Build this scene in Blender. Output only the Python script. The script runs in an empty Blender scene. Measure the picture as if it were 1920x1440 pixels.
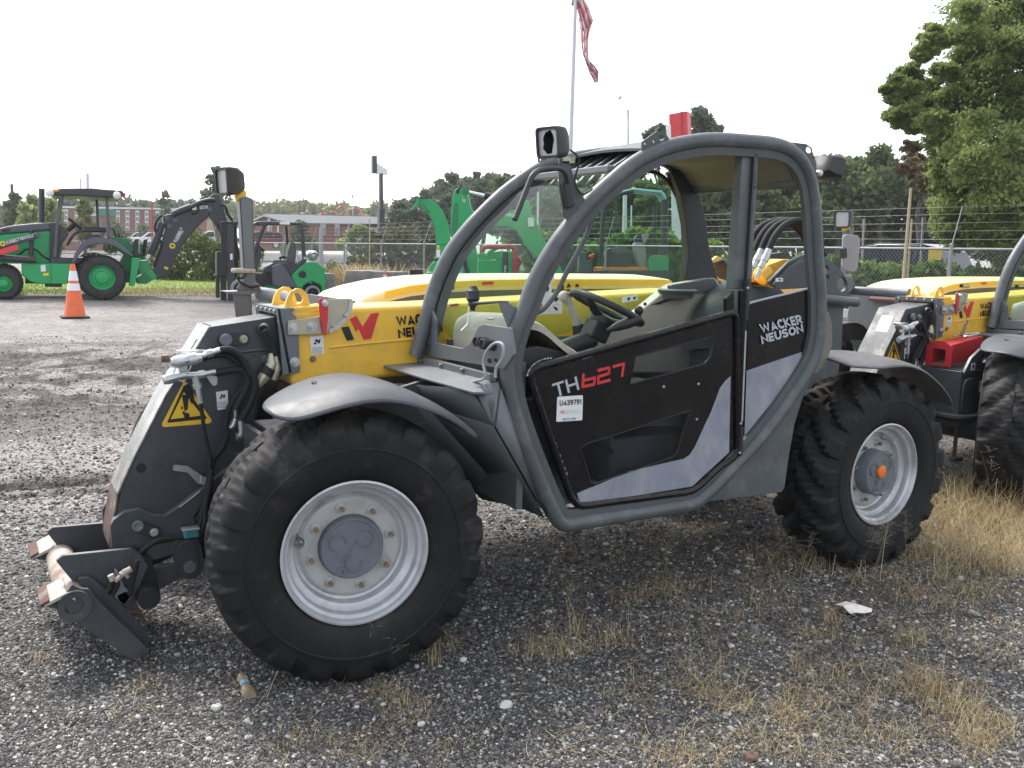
import bpy, bmesh, math, random
import numpy as np
from mathutils import Vector, Matrix
rad = math.radians
SC = bpy.context.scene
COL = SC.collection
random.seed(7)
RNG = np.random.default_rng(11)

# ------------------------------------------------------------------ camera
FOC, CAM = 1715.0, np.array([-1.195, -3.094, 1.64])
YAW, PIT, ROL = rad(30.63), rad(7.95), rad(-1.48)
_f = np.array([math.sin(YAW)*math.cos(PIT), math.cos(YAW)*math.cos(PIT), -math.sin(PIT)])
_r0 = np.array([math.cos(YAW), -math.sin(YAW), 0.0])
_d0 = np.cross(_f, _r0)
_r = math.cos(ROL)*_r0 + math.sin(ROL)*_d0
_d = -math.sin(ROL)*_r0 + math.cos(ROL)*_d0
cd = bpy.data.cameras.new('camera')
cd.sensor_width = 36.0
cd.lens = 36.0*FOC/1920.0
cd.clip_start = 0.05
cd.clip_end = 3000
cam = bpy.data.objects.new('camera', cd)
COL.objects.link(cam)
m = Matrix.Identity(4)
for i in range(3):
    m[i][0] = _r[i]; m[i][1] = -_d[i]; m[i][2] = -_f[i]; m[i][3] = CAM[i]
cam.matrix_world = m
SC.camera = cam
ROT = np.array([_r, _d, _f])

# ------------------------------------------------------------------ sky, sun, exposure
SUN_EL, SUN_AZ = rad(56), rad(-8)        # azimuth from +Y towards +X; the sun stands behind the machines
w = bpy.data.worlds.new('World')
SC.world = w
w.use_nodes = True
nt = w.node_tree
nt.nodes.clear()
sky = nt.nodes.new('ShaderNodeTexSky')
sky.sky_type = 'NISHITA'
sky.sun_disc = False
sky.sun_elevation = SUN_EL
sky.sun_rotation = SUN_AZ
sky.air_density = 1.0
sky.dust_density = 2.0
sky.ozone_density = 1.0
hs = nt.nodes.new('ShaderNodeHueSaturation')
hs.inputs['Saturation'].default_value = 0.30
hs.inputs['Value'].default_value = 1.0
bg = nt.nodes.new('ShaderNodeBackground')
bg.inputs['Strength'].default_value = 0.15
out = nt.nodes.new('ShaderNodeOutputWorld')
nt.links.new(sky.outputs[0], hs.inputs['Color'])
nt.links.new(hs.outputs[0], bg.inputs['Color'])
nt.links.new(bg.outputs[0], out.inputs['Surface'])
sl = bpy.data.lights.new('sun', 'SUN')
sl.energy = 1.5
sl.angle = rad(14)
sl.color = (1.0, 0.95, 0.88)
sun = bpy.data.objects.new('sun', sl)
COL.objects.link(sun)
_sd = Vector((math.sin(SUN_AZ)*math.cos(SUN_EL), math.cos(SUN_AZ)*math.cos(SUN_EL), math.sin(SUN_EL)))
sun.rotation_euler = _sd.to_track_quat('Z', 'Y').to_euler()
SC.view_settings.view_transform = 'Standard'
SC.view_settings.look = 'None'
SC.view_settings.exposure = 1.4
SC.view_settings.gamma = 1.0

# ------------------------------------------------------------------ measuring: photo measurements to points on real planes
def ray(x, y):
    return np.array([(x-960)/FOC, (y-720)/FOC, 1.0]) @ ROT
def W(x, y, v, ax=1):
    d = ray(x, y)
    return Vector(CAM + d*((v-CAM[ax])/d[ax]))
def gz(x, y):                                             # height of the yard: nearly level, rising gently away
    t = max(0.0, y-2.5)
    far = 0.024*(t*t/(t+3.0))
    return min(far, 0.9) + 0.006*min(max(0.0, x-1.0), 6.0)
def gp(px, py):                                           # the point of the yard under a photo position
    d = ray(px, py); z = 0.0; P = CAM
    for _ in range(30):
        P = CAM + d*((z-CAM[2])/d[2])
        z = 0.5*z + 0.5*gz(P[0], P[1])
    return Vector((P[0], P[1], gz(P[0], P[1])))
class Pl:                                                 # an upright plane through o; u runs right, n away from the viewer
    def __init__(s, o, n=None, turn=0.0):
        s.o = Vector(o)
        n = Vector((o[0]-CAM[0], o[1]-CAM[1], 0)) if n is None else Vector(n)
        n.normalize(); n.rotate(Matrix.Rotation(rad(turn), 3, 'Z'))
        s.n = n; s.u = Vector((n.y, -n.x, 0))
    def w(s, x, y, d=0.0):
        r = Vector(ray(x, y)); C = Vector(CAM)
        return C + r*(((s.o-C).dot(s.n)+d)/r.dot(s.n))
    def s(s, x, y, d=0.0):
        return s.w(x, y) + s.n*d

# ------------------------------------------------------------------ mesh helpers
class MB:
    def __init__(s): s.v = []; s.f = []; s.m = []; s.mi = 0
    def add(s, vs, fs):
        k = len(s.v); s.v += [tuple(v) for v in vs]
        for f in fs: s.f.append([i+k for i in f]); s.m.append(s.mi)
        return s
    def box(s, c, size, ax=None):
        c = Vector(c); ax = ax or (Vector((1,0,0)), Vector((0,1,0)), Vector((0,0,1)))
        h = [Vector(a)*(q/2) for a, q in zip(ax, size)]
        vs = [c+h[0]*i+h[1]*j+h[2]*k for i in (-1,1) for j in (-1,1) for k in (-1,1)]
        return s.add(vs, [(0,1,3,2),(4,6,7,5),(0,4,5,1),(2,3,7,6),(0,2,6,4),(1,5,7,3)])
    def para(s, o, u, v, w):
        o, u, v, w = map(Vector, (o, u, v, w))
        vs = [o+u*i+v*j+w*k for i in (0,1) for j in (0,1) for k in (0,1)]
        return s.add(vs, [(0,1,3,2),(4,6,7,5),(0,4,5,1),(2,3,7,6),(0,2,6,4),(1,5,7,3)])
    def prism(s, pts, vec):
        pts = [Vector(p) for p in pts]; vec = Vector(vec); n = len(pts)
        return s.add(pts+[p+vec for p in pts], [list(range(n)), list(range(2*n-1, n-1, -1))]+[[i,(i+1)%n,n+(i+1)%n,n+i] for i in range(n)])
    def holed(s, outer, holes, vec):                       # a plate with openings
        bm = bmesh.new(); vec = Vector(vec); rings = []
        for lp in [outer]+list(holes):
            vs = [bm.verts.new(Vector(p)) for p in lp]
            for i in range(len(vs)): bm.edges.new((vs[i], vs[(i+1) % len(vs)]))
            rings.append(len(vs))
        bmesh.ops.triangle_fill(bm, use_beauty=True, use_dissolve=False, edges=bm.edges[:])
        bm.verts.ensure_lookup_table(); bm.verts.index_update()
        vs = [v.co.copy() for v in bm.verts]; N = len(vs)
        fs = [[v.index for v in f.verts] for f in bm.faces]
        al = fs+[[i+N for i in reversed(f)] for f in fs]; k = 0
        for n in rings:
            al += [[k+i, k+(i+1) % n, N+k+(i+1) % n, N+k+i] for i in range(n)]; k += n
        bm.free()
        return s.add(vs+[v+vec for v in vs], al)
    def tube(s, pts, r, n=10, closed=False, caps=True, sq=1.0):
        pts = [Vector(p) for p in pts]; N = len(pts)
        rs = r if isinstance(r, (list, tuple)) else [r]*N
        T = []
        for i in range(N):
            a = pts[i-1] if (i or closed) else pts[0]
            b = pts[(i+1) % N] if (i < N-1 or closed) else pts[-1]
            T.append((b-a).normalized() if (b-a).length > 1e-9 else Vector((0,0,1)))
        up = Vector((0,0,1)) if abs(T[0].z) < .9 else Vector((1,0,0))
        u = T[0].cross(up).normalized(); vs = []
        for i in range(N):
            u = (u-T[i]*u.dot(T[i])).normalized(); v = T[i].cross(u)
            for k in range(n):
                a = 2*math.pi*k/n
                vs.append(pts[i]+u*(rs[i]*math.cos(a))+v*(rs[i]*sq*math.sin(a)))
        fs = [[i*n+k, i*n+(k+1) % n, ((i+1) % N)*n+(k+1) % n, ((i+1) % N)*n+k] for i in range(N if closed else N-1) for k in range(n)]
        if caps and not closed: fs += [list(range(n-1, -1, -1)), list(range((N-1)*n, N*n))]
        return s.add(vs, fs)
    def cyl(s, a, b, r, n=16, r2=None):
        return s.tube([a, b], [r, r if r2 is None else r2], n)
    def lathe(s, prof, c, axis, n=48, close=True):         # prof: (radius, distance along axis)
        c = Vector(c); ax = Vector(axis).normalized()
        u = ax.cross(Vector((0,0,1)) if abs(ax.z) < .9 else Vector((1,0,0))).normalized(); v = ax.cross(u)
        vs = [c+ax*h+(u*math.cos(2*math.pi*k/n)+v*math.sin(2*math.pi*k/n))*r for r, h in prof for k in range(n)]
        fs = [[i*n+k, i*n+(k+1) % n, (i+1)*n+(k+1) % n, (i+1)*n+k] for i in range(len(prof)-1) for k in range(n)]
        if close: fs += [list(range(n)), list(range((len(prof)-1)*n, len(prof)*n))]
        return s.add(vs, fs)
    def loft(s, rows, thick=None):
        R, C = len(rows), len(rows[0]); vs = [Vector(p) for r in rows for p in r]
        fs = [[i*C+j, i*C+j+1, (i+1)*C+j+1, (i+1)*C+j] for i in range(R-1) for j in range(C-1)]
        if thick is None: return s.add(vs, fs)
        t = Vector(thick); n = len(vs)
        al = fs+[[i+n for i in reversed(f)] for f in fs]
        rim = [i for i in range(C)]+[i*C+C-1 for i in range(1, R)]+[(R-1)*C+j for j in range(C-2, -1, -1)]+[i*C for i in range(R-2, 0, -1)]
        al += [[rim[i], rim[(i+1) % len(rim)], rim[(i+1) % len(rim)]+n, rim[i]+n] for i in range(len(rim))]
        return s.add(vs+[v+t for v in vs], al)
    def ball(s, c, r, n=10, m=7, jit=0):
        c = Vector(c); r = Vector(r) if hasattr(r, '__len__') else Vector((r,r,r)); vs = []
        for i in range(m+1):
            th = math.pi*i/m
            for k in range(n):
                a = 2*math.pi*k/n; j = 1+random.uniform(-jit, jit)
                vs.append(c+Vector((r.x*math.sin(th)*math.cos(a)*j, r.y*math.sin(th)*math.sin(a)*j, r.z*math.cos(th)*j)))
        return s.add(vs, [[i*n+k, (i+1)*n+k, (i+1)*n+(k+1) % n, i*n+(k+1) % n] for i in range(m) for k in range(n)])
def catmull(P, k=6, closed=False):
    P = [Vector(p) for p in P]; n = len(P); out = []
    for i in range(n if closed else n-1):
        g = lambda j: P[j % n] if closed else P[min(max(j, 0), n-1)]
        a, b, c, d = g(i-1), g(i), g(i+1), g(i+2)
        for q in range(k):
            t = q/k
            out.append(0.5*((2*b)+(c-a)*t+(2*a-5*b+4*c-d)*t*t+(3*b-a-3*c+d)*t**3))
    if not closed: out.append(P[-1])
    return out
def roundpoly(P, r, k=4):                                 # round the corners of a polygon
    P = [Vector(p) for p in P]; n = len(P); out = []
    for i in range(n):
        a, b, c = P[i-1], P[i], P[(i+1) % n]
        la, lc = (a-b).length, (c-b).length
        q = min(r, la*.45, lc*.45)
        p0 = b+(a-b).normalized()*q; p1 = b+(c-b).normalized()*q
        out += [p0.lerp(b, t).lerp(b.lerp(p1, t), t) for t in [j/k for j in range(k+1)]]
    return out
def rootof(o):
    while o is not None and o.parent is not None: o = o.parent
    return o
def obj(name, mb, mat, parent=None, bevel=0.0, ang=35, flat=False, seg=2, **props):
    me = bpy.data.meshes.new(name)
    r = rootof(parent); off = Vector(r.location) if r is not None else Vector((0,0,0))
    me.from_pydata([(v[0]-off.x, v[1]-off.y, v[2]-off.z) for v in mb.v], [], mb.f)
    for q in (mat if isinstance(mat, (list, tuple)) else [mat]): me.materials.append(q)
    if any(mb.m): me.polygons.foreach_set('material_index', mb.m)
    bm = bmesh.new(); bm.from_mesh(me)
    bmesh.ops.recalc_face_normals(bm, faces=bm.faces[:])
    bm.to_mesh(me); bm.free()
    if not flat:
        me.polygons.foreach_set('use_smooth', [True]*len(me.polygons))
        me.set_sharp_from_angle(angle=rad(ang))
    me.update()
    o = bpy.data.objects.new(name, me); COL.objects.link(o)
    if parent is not None: o.parent = parent
    if bevel:
        b = o.modifiers.new('bevel', 'BEVEL'); b.width = bevel; b.segments = seg; b.limit_method = 'ANGLE'; b.angle_limit = rad(40); b.harden_normals = True
    for k, v in props.items(): o[k] = v
    return o
def thing(name, label, cat, loc=(0,0,0), group=None):
    o = bpy.data.objects.new(name, None); COL.objects.link(o); o.location = loc
    o.empty_display_size = .3
    o['label'] = label; o['category'] = cat
    if group: o['group'] = group
    return o
def tag(o, label, cat, group=None):
    o['label'] = label; o['category'] = cat
    if group: o['group'] = group
    return o
def dup(root, loc, rz):
    def cp(o, par):
        c = o.copy(); COL.objects.link(c); c.parent = par
        for k in list(o.children): cp(k, c)
        return c
    c = cp(root, None); c.location = loc; c.rotation_euler = (0,0,rz)
    return c
_tc = {}
def text_mb(txt, o, u, v, depth, offset=0.0, mb=None, n=None):   # lettering fitted to the parallelogram o, u (baseline), v (up)
    key = (txt, offset)
    if key not in _tc:
        cu = bpy.data.curves.new('lettering', 'FONT'); cu.body = txt; cu.size = 1; cu.offset = offset; cu.resolution_u = 3
        cu.space_line = 0.82; cu.space_character = 1.0+offset*2.0
        t = bpy.data.objects.new('lettering', cu); COL.objects.link(t)
        dg = bpy.context.evaluated_depsgraph_get(); dg.update()
        me = bpy.data.meshes.new_from_object(t.evaluated_get(dg))
        P = [tuple(q.co) for q in me.vertices]; F = [list(f.vertices) for f in me.polygons]
        bpy.data.objects.remove(t); bpy.data.curves.remove(cu); bpy.data.meshes.remove(me)
        _tc[key] = (P, F)
    P, F = _tc[key]
    x0 = min(p[0] for p in P); x1 = max(p[0] for p in P); y0 = min(p[1] for p in P); y1 = max(p[1] for p in P)
    o, u, v = Vector(o), Vector(u), Vector(v)
    nn = Vector(n) if n is not None else u.cross(v).normalized()
    mb = mb or MB()
    return mb.add([o+u*((p[0]-x0)/(x1-x0))+v*((p[1]-y0)/(y1-y0))+nn*depth for p in P], F)

# a heavy block alphabet: centre lines of the strokes, cap height 1
GL = {'A': (.92, [[(.08,-.0),(.46,.93),(.84,0)],[(.25,.28),(.67,.28)]]), 'W': (1.34, [[(.09,1),(.36,.06),(.67,.9),(.98,.06),(1.25,1)]]), 'C': (.84, [[(.78,.78),(.60,.89),(.34,.89),(.13,.68),(.13,.32),(.34,.11),(.60,.11),(.78,.22)]]),
 'K': (.86, [[(.11,0),(.11,1)],[(.74,1),(.24,.5),(.78,0)]]), 'E': (.70, [[(.68,.89),(.11,.89),(.11,.11),(.68,.11)],[(.13,.5),(.62,.5)]]), 'R': (.84, [[(.11,0),(.11,.89),(.52,.89),(.70,.78),(.70,.58),(.52,.46),(.14,.46)],[(.42,.46),(.74,0)]]),
 'N': (.90, [[(.11,0),(.11,.92),(.79,.08),(.79,1)]]), 'U': (.88, [[(.11,1),(.11,.32),(.27,.11),(.61,.11),(.77,.32),(.77,1)]]), 'S': (.80, [[(.71,.78),(.56,.89),(.26,.89),(.12,.78),(.12,.62),(.26,.53),(.56,.47),(.69,.37),(.69,.22),(.55,.11),(.24,.11),(.08,.22)]]),
 'O': (.98, [[(.13,.35),(.13,.65),(.34,.89),(.64,.89),(.85,.65),(.85,.35),(.64,.11),(.34,.11),(.13,.35)]]), 'T': (.84, [[(.0,.92),(.84,.92)],[(.42,0),(.42,.9)]]), 'H': (.88, [[(.09,0),(.09,1)],[(.79,0),(.79,1)],[(.1,.5),(.78,.5)]]),
 '4': (.80, [[(.60,0),(.60,.95),(.10,.28),(.80,.28)]]), '3': (.74, [[(.08,.85),(.25,.9),(.48,.9),(.62,.77),(.60,.62),(.44,.53),(.26,.52)],[(.44,.53),(.64,.40),(.63,.22),(.46,.1),(.22,.1),(.06,.17)]]),
 '9': (.76, [[(.64,.68),(.52,.50),(.26,.48),(.12,.62),(.12,.76),(.26,.9),(.50,.9),(.64,.74),(.62,.40),(.46,.1),(.16,.1)]]), '7': (.72, [[(.04,.9),(.66,.9),(.26,0)]]), '1': (.46, [[(.04,.76),(.28,.93),(.28,0)]])}
def block_mb(txt, o, u, v, depth, t=.115, gap=.10, n=None):
    o, u, v = Vector(o), Vector(u), Vector(v); nn = Vector(n).normalized() if n is not None else u.cross(v).normalized()
    tot = sum(GL[c][0]+gap for c in txt)-gap; x0 = 0.0; mb = MB()
    for ch in txt:
        for k, pl in enumerate(GL[ch][1]):
            P = [Vector((p[0], p[1], 0)) for p in pl]; cl = (P[0]-P[-1]).length < 1e-6; m_ = len(P); L_, R_ = [], []
            for i in range(m_):
                a = P[i-1] if i else (P[-2] if cl else None); c = P[i+1] if i < m_-1 else (P[1] if cl else None)
                d1 = (P[i]-a).normalized() if a is not None else None; d2 = (c-P[i]).normalized() if c is not None else None
                d1 = d1 or d2; d2 = d2 or d1; n1, n2 = Vector((-d1.y,d1.x,0)), Vector((-d2.y,d2.x,0)); mv = (n1+n2).normalized(); mv = mv*(t/max(.45, mv.dot(n1)))
                L_.append(P[i]+mv); R_.append(P[i]-mv)
            g = lambda q: o+u*((x0+q.x)/tot)+v*min(1, max(0, q.y))+nn*(depth+.0003*k)
            mb.add([g(q) for q in L_+R_], [(i,i+1,m_+i+1,m_+i) for i in range(m_-1)])
        x0 += GL[ch][0]+gap
    return mb

# ------------------------------------------------------------------ materials
def mat(name, col, rough=0.5, metal=0.0, var=0.12, scale=6.0, bump=0.0, bscale=60.0, specks=0.0, dirt=None, dirt_amt=0.0, dscale=3.0, coat=0.0, spec=0.5, stretch=None, dust=0.0, scr=0.0):
    m = bpy.data.materials.new(name); m.use_nodes = True
    nt = m.node_tree; N = nt.nodes; L = nt.links
    b = N['Principled BSDF']
    b.inputs['Roughness'].default_value = rough; b.inputs['Metallic'].default_value = metal
    b.inputs['Coat Weight'].default_value = coat; b.inputs['Specular IOR Level'].default_value = spec
    tc = N.new('ShaderNodeTexCoord'); src = tc.outputs['Object']
    if stretch:
        mp = N.new('ShaderNodeMapping'); mp.inputs['Scale'].default_value = stretch
        L.new(src, mp.inputs['Vector']); src = mp.outputs[0]
    def noise(sc, det=5, ro=.6):
        n = N.new('ShaderNodeTexNoise'); n.inputs['Scale'].default_value = sc; n.inputs['Detail'].default_value = det; n.inputs['Roughness'].default_value = ro
        L.new(src, n.inputs['Vector']); return n.outputs['Fac']
    def ramp(f, a, c, ca=(0,0,0,1), cb=(1,1,1,1)):
        r = N.new('ShaderNodeValToRGB'); r.color_ramp.elements[0].position = a; r.color_ramp.elements[1].position = c
        r.color_ramp.elements[0].color = ca; r.color_ramp.elements[1].color = cb
        L.new(f, r.inputs['Fac']); return r.outputs['Color']
    def mix(fac, a, c):
        x = N.new('ShaderNodeMix'); x.data_type = 'RGBA'
        if isinstance(fac, float): x.inputs[0].default_value = fac
        else: L.new(fac, x.inputs[0])
        for s, v in ((x.inputs[6], a), (x.inputs[7], c)):
            if isinstance(v, tuple): s.default_value = (*v[:3], 1)
            else: L.new(v, s)
        return x.outputs[2]
    lo = tuple(c*(1-var) for c in col); hi = tuple(min(1, c*(1+var)) for c in col)
    c = ramp(noise(scale), .3, .7, (*lo, 1), (*hi, 1))
    if dirt is not None:
        c = mix(ramp(noise(dscale, 8, .7), .62-.25*dirt_amt, .78-.12*dirt_amt), c, dirt)
    if specks:
        c = mix(ramp(noise(140, 2), .735, .76), c, tuple(min(.7, q+specks) for q in (.3,.3,.28)))
    if scr:                                               # hairline scratches
        m3 = N.new('ShaderNodeMapping'); m3.inputs['Scale'].default_value = (9, 9, 150); m3.inputs['Rotation'].default_value = (.0, .5, .3); L.new(tc.outputs['Object'], m3.inputs['Vector'])
        n3 = N.new('ShaderNodeTexNoise'); n3.inputs['Scale'].default_value = 1.0; n3.inputs['Detail'].default_value = 4; n3.inputs['Roughness'].default_value = .75; L.new(m3.outputs[0], n3.inputs['Vector'])
        c = mix(ramp(n3.outputs['Fac'], .69, .74, cb=(scr,scr,scr,1)), c, tuple(min(.6, q*2.6+.05) for q in col))
    if dust:                                              # dust settled on faces that look up
        g_ = N.new('ShaderNodeNewGeometry'); sx = N.new('ShaderNodeSeparateXYZ'); L.new(g_.outputs['Normal'], sx.inputs[0])
        mr_ = N.new('ShaderNodeMapRange'); mr_.inputs['From Min'].default_value = .1; mr_.inputs['From Max'].default_value = 1.0; mr_.inputs['To Max'].default_value = dust; L.new(sx.outputs['Z'], mr_.inputs['Value'])
        mu = N.new('ShaderNodeMath'); mu.operation = 'MULTIPLY'; L.new(mr_.outputs[0], mu.inputs[0]); L.new(ramp(noise(11, 8, .75), .30, .70), mu.inputs[1]); c = mix(mu.outputs[0], c, (.30,.275,.24))
    L.new(c, b.inputs['Base Color'])
    rr = N.new('ShaderNodeMapRange'); rr.inputs['To Min'].default_value = max(.03, rough-.12); rr.inputs['To Max'].default_value = min(1, rough+.15)
    L.new(noise(scale*2.3), rr.inputs['Value']); L.new(rr.outputs[0], b.inputs['Roughness'])
    if bump:
        bp = N.new('ShaderNodeBump'); bp.inputs['Strength'].default_value = bump; bp.inputs['Distance'].default_value = 0.004
        L.new(noise(bscale), bp.inputs['Height']); L.new(bp.outputs[0], b.inputs['Normal'])
    return m
def glass(name, tint, gloss=0.12, dust=0.06):
    m = bpy.data.materials.new(name); m.use_nodes = True
    N = m.node_tree.nodes; L = m.node_tree.links; N.remove(N['Principled BSDF']); o = N['Material Output']
    t = N.new('ShaderNodeBsdfTransparent'); t.inputs['Color'].default_value = (*tint, 1)
    g = N.new('ShaderNodeBsdfGlossy'); g.inputs['Roughness'].default_value = .04; g.inputs['Color'].default_value = (.9,.95,.95,1)
    d = N.new('ShaderNodeBsdfDiffuse'); d.inputs['Color'].default_value = (.45,.47,.46,1)
    fr = N.new('ShaderNodeFresnel'); fr.inputs['IOR'].default_value = 1.10
    m1 = N.new('ShaderNodeMixShader'); m2 = N.new('ShaderNodeMixShader')
    L.new(fr.outputs[0], m1.inputs[0]); L.new(t.outputs[0], m1.inputs[1]); L.new(g.outputs[0], m1.inputs[2])
    tc = N.new('ShaderNodeTexCoord'); nz = N.new('ShaderNodeTexNoise'); nz.inputs['Scale'].default_value = 3.2; nz.inputs['Detail'].default_value = 9; nz.inputs['Roughness'].default_value = .7
    L.new(tc.outputs['Object'], nz.inputs['Vector'])
    mr = N.new('ShaderNodeMapRange'); mr.inputs['From Min'].default_value = .42; mr.inputs['From Max'].default_value = .75; mr.inputs['To Min'].default_value = dust*.3; mr.inputs['To Max'].default_value = dust*2.6
    L.new(nz.outputs['Fac'], mr.inputs['Value'])
    L.new(mr.outputs[0], m2.inputs[0]); L.new(m1.outputs[0], m2.inputs[1]); L.new(d.outputs[0], m2.inputs[2])
    L.new(m2.outputs[0], o.inputs['Surface'])
    return m
M = {}
M['frame'] = mat('frame_grey', (.080,.092,.098), .42, .0, .16, 5, .15, 90, .12, (.15,.16,.16), .55, 6, dust=.2, scr=.5)
M['frame_in'] = mat('frame_inner_grey', (.068,.078,.084), .5, 0, .1, 5)
M['cowl'] = mat('cowl_grey', (.130,.150,.162), .45, 0, .10, 4, 0, 60, .06, (.10,.108,.108), .45, dust=.3, scr=.4)
M['cowl_dark'] = mat('body_dark_grey', (.080,.092,.096), .5, 0, .12, 4, 0, 60, .08, (.10,.10,.095), .3)
M['head'] = mat('boom_head_charcoal', (.046,.052,.060), .42, 0, .14, 5, .08, 70, .22, (.085,.086,.086), .45, dust=.5, scr=.35)
M['black'] = mat('gloss_black', (.0045,.0045,.006), .24, 0, .2, 4, 0, 60, .05, (.012,.012,.012), .5, spec=.3, dust=.3, scr=.25)
M['blackm'] = mat('matt_black', (.012,.012,.014), .6, 0, .25, 8)
M['hose'] = mat('hose_rubber', (.010,.010,.011), .72, 0, .3, 30, .3, 400)
M['tyre'] = mat('tyre_rubber', (.0105,.0105,.0118), .68, 0, .25, 7, .25, 120, 0, (.040,.037,.034), .28, 4, spec=.3, dust=.1)
M['tyre_worn'] = mat('worn_tyre_rubber', (.0105,.0105,.0118), .66, 0, .25, 7, .25, 120, 0, (.060,.055,.050), .34, 5, spec=.3, dust=.12)
M['silver'] = mat('rim_silver', (.52,.53,.56), .38, .35, .10, 9, 0, 60, 0, (.28,.28,.27), .45, 6, dust=.4, scr=.6)
M['disc'] = mat('disc_pale_grey', (.43,.44,.43), .5, .1, .08, 6, 0, 60, 0, (.30,.29,.27), .5, 7, scr=.4)
M['hub'] = mat('hub_grey', (.13,.15,.17), .5, 0, .12, 10, .1, 60, .2)
M['zinc'] = mat('zinc_plate', (.52,.54,.55), .36, .75, .10, 20, 0, 60, 0, (.36,.35,.30), .4, 14)
M['zincy'] = mat('yellow_zinc_plate', (.42,.40,.30), .38, .6, .12, 9, 0, 60, 0, (.45,.43,.38), .5)
M['bolt'] = mat('rusty_bolt', (.24,.16,.11), .6, .4, .3, 40)
M['yellow'] = mat('machine_yellow', (.88,.52,.06), .36, 0, .05, 3, 0, 60, 0, (.60,.37,.07), .45, 4, dust=.25, scr=.3)
M['yellow2'] = mat('hood_yellow', (.86,.56,.07), .28, 0, .04, 3)
M['hoodtop'] = mat('hood_yellow_glare', (.82,.68,.34), .30, 0, .04, 3)  # hood yellow made paler: the bright sky highlight is put into the colour
M['hoodgrey'] = mat('hood_side_grey', (.12,.13,.135), .5, 0, .08, 4, 0, 60, .25)
M['rust'] = mat('rusty_steel', (.105,.056,.040), .8, 0, .4, 14, .3, 80, 0, (.27,.24,.21), .40, 9)
M['tubew'] = mat('rusted_cross_tube', (.44,.40,.34), .65, 0, .2, 9, .2, 80, 0, (.17,.075,.045), .95, 6)
M['worn'] = mat('worn_white_steel', (.44,.41,.36), .6, 0, .12, 12, .2, 80, 0, (.22,.10,.06), .62, 10)
M['strip'] = mat('worn_cream_paint', (.15,.155,.155), .26, 0, .1, 10, .06, 60, 0, (.50,.46,.38), .55, 7, spec=.7)
M['fender'] = mat('fender_plastic', (.044,.050,.060), .50, 0, .12, 6, .12, 150, 0, (.085,.09,.10), .55, 5, dust=.06, scr=.5)
M['fender_dark'] = mat('fender_dark_plastic', (.050,.050,.057), .46, 0, .10, 6, .12, 150, 0, (.12,.12,.13), .4, 5, dust=.35, scr=.4)
M['decal'] = mat('silver_decal', (.225,.245,.30), .42, 0, .12, 5, 0, 60, .05, (.36,.365,.39), .75, 4.5, stretch=(1.6,1,1.1), scr=.5)
M['letter'] = mat('silver_lettering', (.42,.45,.50), .45, 0, .03, 3)
M['red'] = mat('red_paint', (.62,.035,.04), .4, 0, .1, 6)
M['redbox'] = mat('red_steel', (.42,.02,.03), .4, 0, .12, 5, 0, 60, .1)
M['ink'] = mat('black_lettering', (.012,.012,.018), .45, 0, .05, 3)
M['white'] = mat('white_sticker', (.74,.75,.76), .5, 0, .04, 6)
M['greyink'] = mat('grey_print', (.32,.33,.34), .5, 0, .05, 3)
M['blueink'] = mat('blue_print', (.05,.06,.22), .5, 0, .05, 3)
M['orange'] = mat('orange_cap', (.85,.19,.02), .5, 0, .05, 5)
M['cream'] = mat('cream_plastic', (.43,.405,.335), .55, 0, .06, 5, .1, 200, 0, (.40,.37,.30), .25)
M['liner'] = mat('roof_liner', (.19,.175,.145), .8, 0, .08, 4, .1, 200)
M['dashblk'] = mat('dash_black_plastic', (.022,.022,.024), .5, 0, .15, 8, .15, 200)
M['seat'] = mat('seat_vinyl', (.085,.092,.095), .6, 0, .12, 6, .1, 150)
M['teal'] = mat('teal_clamp', (.05,.25,.26), .45, .2, .2, 20)
M['chrome'] = mat('chrome_rod', (.75,.75,.76), .18, 1, .05, 10)
M['lens'] = mat('lamp_lens', (.40,.41,.42), .15, .2, .1, 90, .5, 260, spec=.8)
M['glass'] = glass('window_glass', (.93,.97,.95), .1, .0)
M['sideglass'] = glass('side_glass', (.66,.86,.72), .12, .05)
M['mirrorback'] = mat('mirror_grey_plastic', (.27,.275,.30), .55, 0, .06, 8)
M['cable'] = mat('grey_cable', (.30,.32,.36), .5, 0, .05, 8)
# ================================================================== the grey and yellow telehandler
def wl(px, Y, ax=1): return [W(x, y, Y, ax) for x, y in px]
TH = thing('telehandler', 'grey and yellow telehandler with open cab and black door, nearest and seen whole on the gravel', 'telehandler', (0,0,0), 'telehandlers parked nose to tail')

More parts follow.
